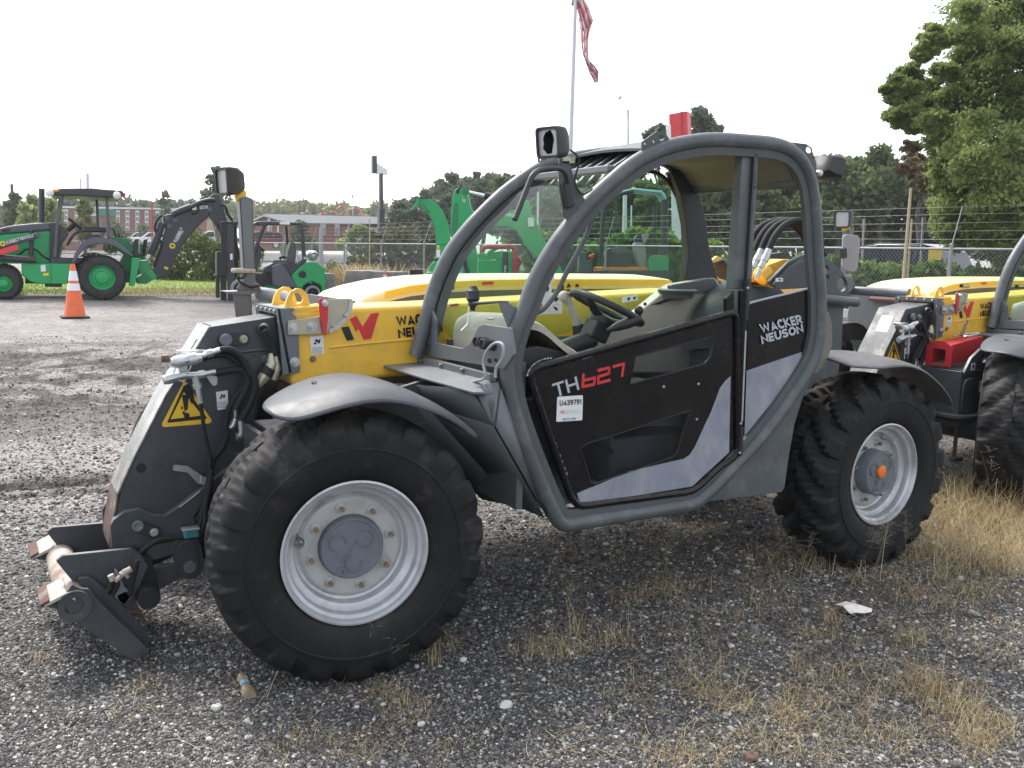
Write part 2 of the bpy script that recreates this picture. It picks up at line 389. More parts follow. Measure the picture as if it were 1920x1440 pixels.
def tyre_mb(R0=.505, lug=.020, N=19, nt_=418, rs=(.272,.53)):
    half = [(.272,.052),(.284,.032),(.31,.012),(.345,.001),(.385,-.004),(.398,-.004),(.401,-.008),(.406,-.008),(.409,-.003),(.428,-.001),(.452,.006),(.470,.016),(.484,.030),(.494,.048),(.500,.075),(.503,.105),(.505,.135),(.506,.165),(.507,.19)]
    full = half+[(r, .38-a) for r, a in reversed(half)]
    P = np.array(full); n = len(P)
    T = np.gradient(P, axis=0); nr = np.stack([-T[:,1]*-1, T[:,0]*-1], 1)
    nr /= np.linalg.norm(nr, axis=1)[:,None]
    if nr[n//2,0] < 0: nr = -nr
    th = np.linspace(0, 2*np.pi, nt_, endpoint=False)
    vs = []
    sm = lambda x, a, b: np.clip((x-a)/(b-a), 0, 1)**2*(3-2*np.clip((x-a)/(b-a), 0, 1))
    for i in range(n):
        r, a = P[i]; t = (a-.19)/.19                         # -1 outer shoulder .. 1 inner shoulder
        side = -1 if i < n/2 else 1
        d = abs(t)
        ph = N*th/(2*np.pi)+(0 if side < 0 else .5)+1.30*max(0, .80-d)
        fr = np.mod(ph, 1.0); wd = .58
        msk = sm(fr, 0, .06)*(1-sm(fr, wd, wd+.06))
        act = 1.0 if r > .478 else max(0.0, (r-.436)/.042)
        if d < .12: act *= .55
        h = lug*act*msk
        rr = r+nr[i,0]*h; aa = a+nr[i,1]*h
        for k in range(nt_): vs.append((rr[k]*math.cos(th[k]), aa[k], rr[k]*math.sin(th[k])))
    mb = MB()
    fs = [[i*nt_+k, i*nt_+(k+1) % nt_, (i+1)*nt_+(k+1) % nt_, (i+1)*nt_+k] for i in range(n-1) for k in range(nt_)]
    return mb.add(vs, fs)
def rim_mb():
    pr = [(.262,.060),(.272,.040),(.281,.028),(.281,.022),(.273,.020),(.268,.026),(.262,.044),(.250,.052),(.245,.066),(.246,.082),(.236,.094),(.222,.098),(.216,.112),(.214,.130),(.205,.134),(.196,.128)]
    mb = MB(); mb.lathe(pr, (0,0,0), (0,1,0), 72, close=False)
    return mb
def disc_mb():
    mb = MB(); mb.lathe([(.197,.127),(.190,.122),(.180,.121),(.128,.121),(.124,.124),(.124,.20)], (0,0,0), (0,1,0), 72, close=False); return mb
def hub_mb(out=.085):
    mb = MB()
    mb.lathe([(.1225,.20),(.1225,out+.008),(.117,out),(.108,out),(.105,out+.003),(.02,out+.003),(.001,out+.003)], (0,0,0), (0,1,0), 56, close=False)
    for a in (35, 155, 275):                                # cast ridges of the planetary cover
        c = Vector((.062*math.cos(rad(a)), out, .062*math.sin(rad(a))))
        pts = [c+Vector((.032*math.cos(t), 0, .032*math.sin(t))) for t in [rad(a+190+q*23) for q in range(13)]]
        mb.tube(pts, .003, 6)
    mb.tube([Vector((-.045,out,-.055)), Vector((.02,out,.03))], .0025, 6)
    mb.lathe([(.018,out+.004),(.018,out-.004),(.009,out-.004),(.008,out+.004)], (-.04,0,-.088), (0,1,0), 18, close=False)
    return mb
def place(mb, steer, c, flip=False):
    o = MB(); s, k = math.sin(rad(steer)), math.cos(rad(steer))
    for x, y, z in mb.v:
        if flip: x, y = -x, -y
        o.v.append((x*k-y*s+c[0], x*s+y*k+c[1], z+c[2]))
    o.f = mb.f; o.m = mb.m
    return o
TYF, TYR = tyre_mb(lug=.021), tyre_mb(lug=.031)
def wheel(c, steer, flip, front):
    rim = obj('wheel', place(rim_mb(), steer, c, flip), M['silver'], TH)
    obj('tyre', place(TYF if front else TYR, steer, c, flip), M['tyre_worn'] if front else M['tyre'], rim, ang=50)
    obj('wheel_disc', place(disc_mb(), steer, c, flip), M['disc'], rim)
    obj('hub', place(hub_mb(.092 if front else .05), steer, c, flip), M['hub'], rim)
    if not flip:
        ph = 14 if front else 30
        for k in range(8):
            a = rad(ph+k*45); p = Vector((.158*math.cos(a), 0, .158*math.sin(a)))
            b = MB(); b.mi = 0; b.cyl(p+Vector((0,.121,0)), p+Vector((0,.104,0)), .0165, 6); b.cyl(p+Vector((0,.123,0)), p+Vector((0,.116,0)), .021, 16)
            b.mi = 1; b.cyl(p+Vector((0,.105,0)), p+Vector((0,.088,0)), .0095, 10)
            obj('wheel_nut', place(b, steer, c), [M['zinc'], M['bolt']], rim)
        a0 = rad(166 if front else 62); b = MB(); ring = []
        cc = Vector((.206*math.cos(a0), 0, .206*math.sin(a0))); tn = Vector((-math.sin(a0),0,math.cos(a0))); rn = Vector((math.cos(a0),0,math.sin(a0)))
        rows = [[cc+tn*(.024*math.cos(t))-rn*(.024*math.sin(t)-.006)+Vector((0,y,0)) for t in [math.pi*q/8 for q in range(9)]] for y in (.05,.115)]
        b.loft(rows, rn*.004); b.cyl(cc+Vector((0,.12,0)), cc+Vector((0,.075,0))+rn*-.004, .006, 8)
        obj('valve_guard', place(b, steer, c), M['silver'], rim)
        if not front:
            b = MB(); b.lathe([(.034,.052),(.034,.040),(.028,.036),(.001,.036)], (.0,0,.012), (0,1,0), 24, close=False)
            obj('hub_plug', place(b, steer, c), M['orange'], rim)
    return rim
ZW = .520
wheel((0,.02,ZW), -8, False, True)
wheel((3.027,.02,ZW), 1.5, False, False)
wheel((0,1.98,ZW), -8, True, True)
wheel((3.027,1.98,ZW), 1.5, True, False)

# ---- chassis: axles, side plates, front frame
b = MB()
b.box((1.5,1.0,.70), (2.9,.62,.34)); b.cyl((0,.35,ZW), (0,1.65,ZW), .11, 14); b.cyl((3.027,.35,ZW), (3.027,1.65,ZW), .11, 14)
b.box((0,1.0,.62), (.5,.5,.3)); b.box((3.0,1.0,.66), (.55,.5,.34))
for x in (0, 3.027):
    for y in (.40, 1.6): b.lathe([(.10,0),(.12,.03),(.12,.07),(.07,.10)], (x,y-.05,ZW), (0,1,0), 18)
b.cyl((-.18,.45,ZW+.02), (-.18,1.55,ZW+.02), .035, 12)
chassis = obj('chassis', b, M['head'], TH, .006)
# front frame: deck, cheek plate with lifting eye, rounded bracket (seen on the second machine between boom and tyre)
b = MB()
b.box((.18,.62,.90), (.72,.34,.03))
cheek = [(-.22,.60),(-.22,.86),(-.12,1.0),(-.02,1.06),(.06,1.06),(.12,1.02),(.62,1.14),(.62,.60)]
eye = [(.03+.035*math.cos(t), .995+.035*math.sin(t)) for t in [2*math.pi*k/16 for k in range(16)]]
b.holed([Vector((x,.455,z)) for x, z in cheek], [[Vector((x,.455,z)) for x, z in eye]], (0,.025,0))
b.box((-.22,.6,.75), (.025,.3,.32))
fr = obj('front_frame', b, M['head'], TH, .004)
b = MB(); b.prism(roundpoly([Vector((-.24+x,.43,z)) for x, z in ((.02,.60),(.02,.86),(.20,.86),(.20,.60))], .07), (0,.022,0))
b.lathe([(.15,0),(.15,.025)], (-.15,.52,.585), (0,0,1), 28); b.cyl((-.15,.50,.55), (-.15,.50,.66), .022, 6); b.cyl((-.15,.50,.28), (-.15,.50,.56), .014, 8); b.box((-.15,.48,.28), (.10,.03,.03))
obj('axle_bracket', b, M['head'], TH, .004)
for (x, z, h) in ((-.10,.93,.07),(.10,.98,.06),(-.02,.80,.08)):
    b = MB(); b.box((x,.428 if z < .85 else .4535,z), (.045,.003,h)); b.mi = 1; b.box((x,.4265 if z < .85 else .452,z+.008), (.024,.002,h*.4))
    obj('sticker', b, [M['white'], M['blueink']], fr)

# ---- cab frame: near hoop, far hoop, cross members
HOOP = [(1020,922),(990,847),(965,775),(953,715),(955,665),(970,610),(983,580),(1003,527),(1036,467),(1070,420),(1103,380),(1145,341),(1193,303),(1243,279),(1285,268),(1340,262),(1410,266),(1455,271),(1490,288),(1514,323),(1526,380),(1532,480),(1537,547),(1537,613),(1533,642),(1525,674),(1504,712),(1460,777),(1420,827),(1387,862),(1342,910)]
YN, YF = .07, .74
hp = wl([(1052,984)]+HOOP[0:1], YN)
body = catmull(wl(HOOP, YN), 4)
low = roundpoly([body[-1]]+[W(1302,945,YN), W(1050,986,YN)]+[body[0]], .05)[5:-5]
hoop = body+low
b = MB(); b.tube(hoop, .033, 12, closed=True)
cab = obj('cab_frame', b, M['frame'], TH, ang=50)
cen = sum(hoop, Vector())/len(hoop)
def inset(P, d, dy):
    out = []; n = len(P)
    for i in range(n):
        t = (P[(i+1) % n]-P[i-1]).normalized(); nn = Vector((-t.z,0,t.x))
        if nn.dot(cen-P[i]) < 0 and False: nn = -nn
        out.append(P[i]+nn*d+Vector((0,dy,0)))
    return out
sg = 1 if (Vector((-(hoop[6]-hoop[4]).z,0,(hoop[6]-hoop[4]).x))).dot(cen-hoop[5]) > 0 else -1
b = MB(); n = len(hoop)
r0 = inset(hoop, sg*.026, -.006); r1 = inset(hoop, sg*.066, -.002); r2 = inset(hoop, sg*.068, .020); r3 = inset(hoop, sg*.026, .022)
vs = r0+r1+r2+r3
b.add(vs, [[q*n+i, q*n+(i+1) % n, ((q+1) % 4)*n+(i+1) % n, ((q+1) % 4)*n+i] for q in range(4) for i in range(n)])
obj('door_flange', b, M['frame_in'], cab, ang=50)
HOOPF = [(779,668),(797,605),(810,555),(827,510),(847,470),(877,430),(910,395),(945,362),(980,336),(1010,317),(1047,304),(1085,295),(1135,288),(1202,281)]
far_a = wl(HOOPF, YF); far_b = wl([(1238,284),(1266,300),(1288,335),(1302,380),(1312,440),(1322,500),(1338,555),(1352,600)], YF)
up = catmull(far_a+far_b, 4)
b = MB(); b.tube(up, .033, 12); r0 = [p+Vector((0,-.02,0)) for p in up]
obj('far_hoop', b, M['frame'], cab, ang=50)
b = MB(); q0 = inset(up, sg*.028, -.028); q1 = inset(up, sg*.075, -.024)
b.loft([q0[2:-2], q1[2:-2]], (0,.018,0)); obj('far_flange', b, M['frame_in'], cab)
# rear far post of dark plastic, wide at the foot
b = MB(); fp = wl([(1258,322),(1282,314),(1306,345),(1321,400),(1331,470),(1345,520),(1365,562),(1288,562),(1284,527),(1291,480),(1287,420),(1276,365)], YF-.045)
b.prism(fp, (0,.05,0)); obj('rear_post', b, M['dashblk'], cab, .004)
# roof: front slotted hood, top skin, liner
xs = [p for p in up]
def hoop_at(x, top=True):                                   # height of the hoop at x along the top
    c = [p for p in body if p.z > 1.6]
    best = min(range(len(c)-1), key=lambda i: abs((c[i].x+c[i+1].x)/2-x) + (0 if c[i].x < 2.3 else 0))
    return c[best].z
xr = [1.16+k*(2.30-1.16)/14 for k in range(15)]
zr = [hoop_at(x) for x in xr]
def resample(P, n):
    L = [0.0]
    for a, c in zip(P[:-1], P[1:]): L.append(L[-1]+(c-a).length)
    out = []
    for k in range(n):
        t = L[-1]*k/(n-1); q = max(i for i in range(len(L)) if L[i] <= t+1e-9); q = min(q, len(P)-2)
        out.append(P[q].lerp(P[q+1], (t-L[q])/max(1e-9, L[q+1]-L[q])))
    return out
rn_, rf_ = W(1498,342,.10), W(1304,352,.70)                 # ends of the header over the rear window
tn = resample([p for p in body if p.z > 1.99 and 1.36 < p.x < rn_.x-.05]+[rn_+Vector((0,0,.04))], 14)
tf = resample([p for p in up if p.z > 1.97 and 1.30 < p.x < rf_.x-.03]+[rf_+Vector((0,0,.04))], 14)
b = MB(); b.loft([[a.lerp(c, t)+Vector((0,0,.012+.02*math.sin(math.pi*t))) for t in np.linspace(0,1,9)] for a, c in zip(tn, tf)], (0,0,-.012))
roof = obj('roof', b, M['frame_in'], TH)
b = MB(); b.loft([[a.lerp(c, t)+Vector((0,0,-.035-.03*math.sin(math.pi*t)*(1 if 0 < i < 13 else .1))) for t in np.linspace(0.04,.97,9)] for i, (a, c) in enumerate(zip(tn, tf))], (0,0,-.02))
obj('roof_liner', b, M['liner'], roof)
for k in range(8):                                          # slats of the front guard
    y = .12+k*.08; b = MB()
    b.loft([[Vector((x,y+.10*(x-1.16)/.35,z+.004)), Vector((x,y+.018+.10*(x-1.16)/.35,z+.004))] for x, z in zip(xr[:6], zr[:6])], (0,0,-.016))
    obj('guard_bar', b, M['cowl'], roof)
b = MB(); b.box((1.155,.405,2.015), (.05,.63,.03)); obj('roof_crossbar', b, M['cowl'], roof, .006)
b = MB(); b.box((1.52,.405,hoop_at(1.52)), (.05,.63,.02)); obj('roof_crossbar', b, M['cowl'], roof, .006)
for a_, c_ in ((rn_, rf_), ((2.47,.09,1.15),(2.47,.72,1.15))):
    b = MB(); b.tube([Vector(a_), Vector(c_)], .03, 10); obj('rear_crossbar', b, M['frame'], cab)
# B post
b = MB(); bp = wl([(1394,268),(1424,268),(1409,542),(1374,542)], .085)
b.prism(bp, (0,.05,0)); b.tube(wl([(1416,270),(1400,540)], .075), .012, 8)
bpost = obj('door_post', b, M['frame'], cab, .008)
for (x, y) in ((1415,292),(1411,352)):
    b = MB(); p = W(x, y, .078); b.lathe([(.009,.0),(.009,-.012),(.006,-.016),(.002,-.016)], p, (0,1,0), 12); obj('post_bolt', b, M['dashblk'], bpost)
# roof light brackets on the hoops
def bracket(px, Y, holes, name='lamp_bracket', m='frame_in', par=None, t=.008):
    b = MB(); hl = []
    for hx, hy, hr in holes:
        hl.append([W(hx+hr*math.cos(a), hy+hr*1.05*math.sin(a), Y) for a in [2*math.pi*k/12 for k in range(12)]])
    b.holed(wl(px, Y), hl, (0,t,0)); return obj(name, b, M[m], par or cab)
bracket([(1203,287),(1205,265),(1233,245),(1246,246),(1258,266),(1228,282)], .06, [(1240,258,5.5),(1226,265,2.3),(1210,269,2.3)])
bracket([(1463,264),(1512,270),(1522,279),(1531,307),(1531,330),(1525,343),(1508,300),(1490,279)], .06, [(1517,281,6),(1526,295,1.8)])
bracket([(1009,294),(1012,288),(1028,284),(1045,285),(1062,300),(1010,316)], YF, [(1014,299.5,1.8),(1028,298,1.8),(1040,296,3)])
# broken work lamp and mirror arm on the near A post
b = MB(); b.prism(wl([(1050,300),(1068,300),(1080,345),(1098,375),(1066,412),(1058,408),(1049,350)], .055), (0,.012,0))
arm = obj('lamp_post', b, M['frame_in'], TH, .004)
def lamp(o, fx, fy, fz, parent, broken=False, s=1.0):
    """housing o: centre, fx: forward (lens) axis, fy: sideways, fz: up, half sizes"""
    o, fx, fy, fz = Vector(o), Vector(fx).normalized(), Vector(fy).normalized(), Vector(fz).normalized()
    W_, H_, D_ = .058*s, .060*s, .095*s
    rows = []
    for d, k in ((0,1.0),(.02*s,1.04),(.06*s,.98),(D_-.012*s,.78),(D_,.66)):
        ring = roundpoly([o-fx*d+fy*(W_*k*i)+fz*(H_*k*j) for i, j in ((-1,-1),(1,-1),(1,1),(-1,1))], .018*s, 3)
        rows.append(ring+[ring[0]])
    b = MB(); b.loft(rows); b.add(rows[-1][:-1], [list(range(len(rows[-1])-1))])
    inn = roundpoly([o+fy*(W_*.86*i)+fz*(H_*.84*j) for i, j in ((-1,-1),(1,-1),(1,1),(-1,1))], .012*s, 3); inn.append(inn[0])
    rec = [p-fx*.012*s for p in inn]
    b.loft([rows[0], inn]); b.loft([inn, rec])
    if broken:
        dp = [o-fx*.06*s+(p-o)*.6 for p in rec]; b.loft([rec, dp]); b.add(dp[:-1], [list(range(len(dp)-1))])
    h = obj('lamp_housing', b, M['dashblk'], parent, ang=40)
    if not broken:
        l = MB(); l.add([p+fx*.002 for p in rec[:-1]], [list(range(len(rec)-1))]); obj('lens', l, M['lens'], h)
    else:                                                  # what is left of the smashed lens round a dark hole
        l = MB(); g = lambda a, c: o-fx*.010*s+fy*(W_*.86*a)+fz*(H_*.84*c)
        hole = [g(a, c) for a, c in ((-.25,.95),(.3,.75),(.55,.35),(.5,-.1),(.62,-.45),(.2,-.9),(-.3,-.85),(-.45,-.3),(-.6,.2),(-.5,.6))]
        l.holed([g(a, c) for a, c in ((-1,-1),(1,-1),(1,1),(-1,1))], [hole], -fx*.003); obj('lens', l, M['lens'], h)
    return h
fwd = Vector((-.985,-.12,-.12))
sd = Vector((-.12,.99,0)); 
lc = W(1040, 270, .07)
lamp(lc+Vector((-.05,-.02,0)), (-.93,-.30,-.10), (-.30,.95,0), (-.12,-.02,1), arm, True)
b = MB(); p = W(1057,300,.07); b.box(p, (.03,.03,.03)); b.tube([W(1052,292,.07), W(1058,318,.07)], .012, 8); b.box(W(1070,300,.07), (.03,.02,.025)); obj('lamp_mount', b, M['zincy'], arm)
b = MB(); b.tube(catmull(wl([(1069,281),(1082,292),(1086,305),(1079,330),(1079,345),(1088,362),(1100,362),(1111,354)], .04), 5), .004, 6); obj('lamp_cable', b, M['blackm'], arm)
mp = roundpoly(wl([(1064,338),(1056,317),(1002,320),(964,414)], .03), .06, 5)
mp = catmull([W(1063,342,.02), W(1059,326,.0), W(1050,317,-.02), W(1030,316,-.06), W(1010,320,-.09), W(998,330,-.11), W(990,348,-.12), W(965,412,-.16)], 5)
b = MB(); b.tube(mp, .011, 10); obj('mirror_arm', b, M['dashblk'], TH)
b = MB(); b.prism(wl([(1055,340),(1069,338),(1080,385),(1066,392)], .03), (0,.03,0)); obj('arm_socket', b, M['dashblk'], TH, .008)
b = MB(); b.tube(catmull(wl([(1108,400),(1107,418),(1100,440),(1085,470),(1062,512),(1045,546),(1030,567),(1018,580),(1003,588)], .11), 5), .011, 10); obj('grab_handle', b, M['frame_in'], TH)

# rear work lamp under a cloth
b = MB(); c = W(1552, 311, .12); ring = [(-.075,-.035),(-.05,.045),(.03,.052),(.075,.04),(.08,-.01),(.06,-.06),(-.01,-.055)]
b.loft([[c+Vector((x*k,y,z*k)) for x, z in ring+[ring[0]]] for y, k in ((-.06,.75),(-.04,1.0),(.05,1.05),(.075,.7))]); b.add([c+Vector((x*.75,-.06,z*.75)) for x, z in ring], [list(range(7))])
rl = obj('rear_lamp', b, M['dashblk'], TH, ang=60)
b = MB(); b.lathe([(.016,0),(.016,-.02),(.008,-.024),(.002,-.024)], W(1533,325,.07), (0,1,0), 14); obj('lamp_bolt', b, M['zinc'], rl)

# ---- glazing
b = MB(); gl = [p for p in body if 1.30 < p.z and p.x < 1.18]
farz = lambda z: min((q for q in up if q.x < 1.35), key=lambda q: abs(q.z-z))
b.loft([[p+Vector((.012,.04,-.01)), Vector((farz(p.z).x+.012, YF-.04, p.z-.01))] for p in gl]); obj('windscreen', b, M['glass'], TH)
SG = [(815,600),(822,552),(860,482),(925,405),(1000,345),(1100,318),(1180,318),(1225,322),(1252,340),(1272,375),(1284,420),(1288,480),(1287,522),(1272,535),(1245,545),(1225,566),(1170,590),(1090,615),(1010,640),(930,655),(850,640)]
b = MB(); sgp = wl(SG, YF+.02); b.add(sgp, [list(range(len(sgp)))]); swin = obj('side_window', b, M['sideglass'], TH)
b = MB(); b.tube(catmull(wl(SG[6:18], YF+.0), 4), .012, 8); obj('window_seal', b, M['blackm'], TH)

# ---- front wall below the windscreen, cowl and wheel-arch panels
XF = .62
b = MB(); b.prism(wl([(779,664),(790,600),(806,575),(817,598),(818,643),(866,653),(880,645),(889,628),(897,612),(907,608),(957,615),(964,664),(944,692)], XF, 0), (.012,0,0))
fw = obj('front_wall', b, M['cowl'], TH, .003)
b = MB()
q = [Vector((XF-.03,y,z)) for y, z in ((.80,1.165),(.10,1.165),(.10,1.135),(.80,1.135))]
b.prism(q, (.03,0,0))
for (x, y) in ((790,676),(827,685),(867,694)):
    p = W(x, y, XF-.035, 0); b.lathe([(.010,.006),(.010,-.004),(.005,-.012),(.002,-.012)], p, (1,0,0), 10)
obj('cowl_rail', b, M['cowl'], fw)
for (x, y) in ((895,640),(907,645)):
    p = W(x, y, XF-.05, 0); b = MB(); b.lathe([(.022,.05),(.022,-.01),(.016,-.012),(.014,-.004),(.002,-.004)], p, (1,0.1,-.15), 20, close=False); obj('washer_cap', b, M['dashblk'], fw)
for (x, y, r) in ((918,676,.010),(930,675,.007)):
    b = MB(); b.lathe([(r,0),(r,-.006),(.002,-.006)], W(x, y, XF-.003, 0), (1,0,0), 14); obj('plug', b, M['blackm'], fw)
b = MB(); b.tube(catmull(wl([(860,735),(868,722),(890,715),(907,710),(910,700),(906,680),(912,660),(925,645),(938,643),(944,652),(942,672),(930,692),(929,708)], XF-.07, 0), 5), .006, 8); obj('cable', b, M['cable'], fw)
# cowl shelf over the near wheel and the folded panels down to the sill
A = Vector
shelf = [A((XF-.03,.80,1.137)), A((XF-.03,.10,1.137)), A((.60,.05,1.10)), A((.50,.06,1.105)), A((.44,.40,1.12)), A((.42,.80,1.13))]
b = MB(); b.prism(shelf, (0,0,-.010)); obj('cowl_shelf', b, M['cowl'], TH, .003)
b = MB()
p1 = W(905,722,.07); p2 = W(934,716,.055); p3 = W(923,786,.035); p4 = W(880,730,.12); 
e1 = W(929,800,.035); e2 = W(1024,968,.09); e3 = W(938,730,.05); e4 = W(1000,930,.10)
i1 = W(858,735,.20); i2 = W(880,792,.22); i3 = W(975,948,.30)
b.add([p1,p2,p3], [(0,1,2)])
b.add([p4,p1,p3,e1,i2], [(0,1,2,3,4)])
b.add([e3,e1,e2], [(0,1,2)]); b.add([p2,e3,e1,p3], [(0,1,2,3)])
cp = obj('wing_panel', b, M['cowl'], TH)
sol = cp.modifiers.new('thickness', 'SOLIDIFY'); sol.thickness = .006
b = MB(); g1 = W(925,798,.042); g2 = W(1020,968,.095); g3 = W(970,948,.30); g4 = W(760,770,.52); g5 = W(880,905,.50); g6 = W(800,760,.42)
b.add([g1,g2,g3,g6], [(0,1,2,3)]); b.add([g6,g3,W(905,935,.45),W(720,770,.60)], [(0,1,2,3)]); b.add([W(880,728,.13),g1,g6,W(740,720,.6)], [(0,1,2,3)])
ap = obj('arch_liner', b, M['cowl_dark'], TH); sol = ap.modifiers.new('thickness', 'SOLIDIFY'); sol.thickness = .006
b = MB(); b.tube(wl([(942,730),(965,800),(1000,890),(1028,962)], .065), .010, 8); obj('panel_seal', b, M['blackm'], TH)

# ---- front near fender
def fender(rows, name, m, hole=None):
    b = MB(); b.loft(rows, (0,0,-.022)); o = obj(name, b, m, TH, ang=60); s = o.modifiers.new('sub', 'SUBSURF'); s.levels = s.render_levels = 2
    return o
near = [(-.305,.06,1.075),(-.255,-.01,1.052),(-.15,-.03,1.082),(-.02,-.03,1.112),(.10,-.03,1.115),(.21,-.03,1.090),(.33,-.03,1.045),(.42,-.03,.985),(.475,-.02,.945)]
mid = [(-.32,.14,1.085),(-.25,.12,1.105),(-.14,.10,1.135),(-.02,.09,1.158),(.10,.08,1.160),(.22,.06,1.130),(.34,.03,1.070),(.43,.0,1.0),(.485,-.01,.95)]
far = [(-.27,.32,1.075),(-.22,.36,1.10),(-.12,.40,1.14),(0,.42,1.165),(.12,.42,1.168),(.24,.40,1.135),(.36,.36,1.075),(.45,.30,1.0),(.50,.26,.95)]
fe = fender([near, [((a[0]*.4+c[0]*.6),(a[1]*.4+c[1]*.6),(a[2]*.35+c[2]*.65)) for a, c in zip(near, mid)], mid, far], 'fender', M['fender'])
b = MB(); c = W(597,719,.24); b.lathe([(.026,-.01),(.026,.0015),(.002,.0015)], c+Vector((0,0,.001)), (.10,-.12,1), 20); obj('fender_hole', b, M['blackm'], fe)
# rear near fender, with a dark underside
rn = [(2.60,-.02,1.140),(2.70,-.03,1.135),(2.84,-.03,1.120),(2.96,-.03,1.130),(3.10,-.03,1.125),(3.24,-.03,1.075),(3.36,-.03,1.00),(3.44,-.03,.93),(3.475,-.02,.89)]
rm = [(2.60,.06,1.160),(2.70,.06,1.158),(2.84,.06,1.150),(2.96,.06,1.158),(3.10,.06,1.152),(3.25,.05,1.10),(3.38,.03,1.015),(3.46,.01,.94),(3.485,-.01,.89)]
rf = [(2.62,.30,1.180),(2.72,.36,1.180),(2.84,.38,1.178),(2.96,.40,1.178),(3.12,.40,1.165),(3.28,.38,1.11),(3.42,.36,1.02),(3.52,.30,.93),(3.54,.26,.88)]
fender([rn, rm, rf], 'fender', M['fender_dark'])
fl = [[(x,2-y,z) for x, y, z in r] for r in (near, mid, far)]
fender(fl, 'fender', M['fender'])
fender([[(x,2-y,z) for x, y, z in r] for r in (rn, rm, rf)], 'fender', M['fender_dark'])

# ---- sill skirt, rear corner
b = MB(); b.prism(wl([(1318,938),(1327,941),(1465,923),(1471,915),(1480,852),(1490,795),(1505,747),(1522,712),(1500,706),(1440,795),(1385,860)], .085), (0,.02,0)); obj('skirt', b, M['frame'], TH, .003)
b = MB(); b.prism(wl([(1536,570),(1556,586),(1562,610),(1562,650),(1546,690),(1528,705),(1524,690),(1534,640)], .14), (0,.50,0)); obj('rear_corner', b, M['liner'], TH, .012)

# ---- door and rear panel
YD = .072
DO = roundpoly(wl([(988,694),(1380,584),(1382,853),(1352,872),(1300,921),(1084,949),(1068,930)], YD), .05, 5)
up_w = wl([(1180,721),(1187,690),(1192,668),(1341,630),(1332,670),(1322,682)], YD)
lo_w = wl([(1088,840),(1100,832),(1293,770),(1268,850),(1258,858),(1113,908),(1107,904)], YD)
b = MB(); b.holed(DO, [up_w, lo_w], (0,.012,0))
door = obj('door', b, M['black'], TH)
b = MB(); b.tube([p+Vector((0,-.004,0)) for p in DO], .0165, 10, closed=True); obj('door_tube', b, M['black'], door, ang=60)
b = MB()
for wdw in (up_w, lo_w): b.tube(wdw, .004, 6, closed=True)
obj('pane_edge', b, M['blackm'], door)
for wdw in (up_w, lo_w):
    b = MB(); b.add([p+Vector((0,.006,0)) for p in wdw], [list(range(len(wdw)))]); obj('door_pane', b, M['smoke'] if 'smoke' in M else M['glass'], door)
def deco(px, Y, m, par, name='decal', t=.0015):
    b = MB(); b.prism(wl(px, Y), (0,t,0)); return obj(name, b, M[m], par)
deco([(1082,925),(1183,883),(1283,860),(1293,853),(1303,838),(1320,800),(1333,773),(1350,728),(1360,714),(1370,705),(1367,848),(1298,912),(1095,945),(1086,939)], YD-.003, 'decal', door)
def lettering(txt, bl, br, tl, Y, m, par, off=.0, tr=None, d=-.003):
    o, u, v = W(*bl, Y), W(*br, Y)-W(*bl, Y), W(*tl, Y)-W(*bl, Y)
    return obj('lettering', text_mb(txt, o+Vector((0,d,0)), u, v, 0, off), M[m], par, flat=True)
def blocks(txt, bl, br, tl, Y, m, par, t=.125, d=-.003):
    o, u, v = W(*bl, Y), W(*br, Y)-W(*bl, Y), W(*tl, Y)-W(*bl, Y)
    return obj('lettering', block_mb(txt, o+Vector((0,d,0)), u, v, 0, t, n=(0,-1,0)), M[m], par, flat=True)
blocks('TH', (1040,745), (1086,730), (1034,720), YD, 'letter', door, .085)
# the model number, drawn as strokes
def strokes(paths, org, ux, uy, r, m, par, name='lettering'):
    b = MB()
    for pth in paths:
        P = [org+ux*x+uy*y for x, y in pth]
        for a, c in zip(P[:-1], P[1:]):
            t = (c-a).normalized(); nn = Vector((-t.z,0,t.x))
            b.prism([a+nn*r-t*r*.6, c+nn*r+t*r*.6, c-nn*r+t*r*.6, a-nn*r-t*r*.6], (0,-.0012,0)) if False else b.prism([a+nn*r-t*r*.6, c+nn*r+t*r*.6, c-nn*r+t*r*.6, a-nn*r-t*r*.6], (0,.0012,0))
    return obj(name, b, M[m], par, flat=True)
o0 = W(1090,727,YD-.0035); ux = (W(1168,706,YD)-W(1090,727,YD)); uy = W(1090,703,YD)-W(1090,727,YD)
strokes([[(.05,1),(.03,.05),(.30,.0),(.32,.5),(.04,.52)], [(.40,1),(.66,1),(.66,.55),(.40,.5),(.40,.0),(.68,.0)], [(.76,1.),(1.02,1.),(.98,.05)]], o0, ux, uy, .0062, 'red', door)
# paper tag with a stock number
b = MB(); b.prism(roundpoly(wl([(1045,744),(1093,741),(1092,788),(1043,791)], YD-.004), .006, 3), (0,.0012,0))
tg = obj('paper_tag', b, M['white'], door)
blocks('U439791', (1048,760.5), (1089,757.5), (1048,750.5), YD, 'ink', tg, .10, -.0062)
lettering('rb', (1050,776), (1058,775.5), (1050,768), YD-.0045, 'red', tg)
lettering('inspection report', (1059,772), (1082,770.5), (1059,769), YD-.0045, 'greyink', tg)
lettering('specialist services', (1059,776), (1087,774), (1059,773), YD-.0045, 'greyink', tg)
lettering('800.211.3983', (1055,788), (1079,786.5), (1055,784), YD-.0045, 'blueink', tg, .012)
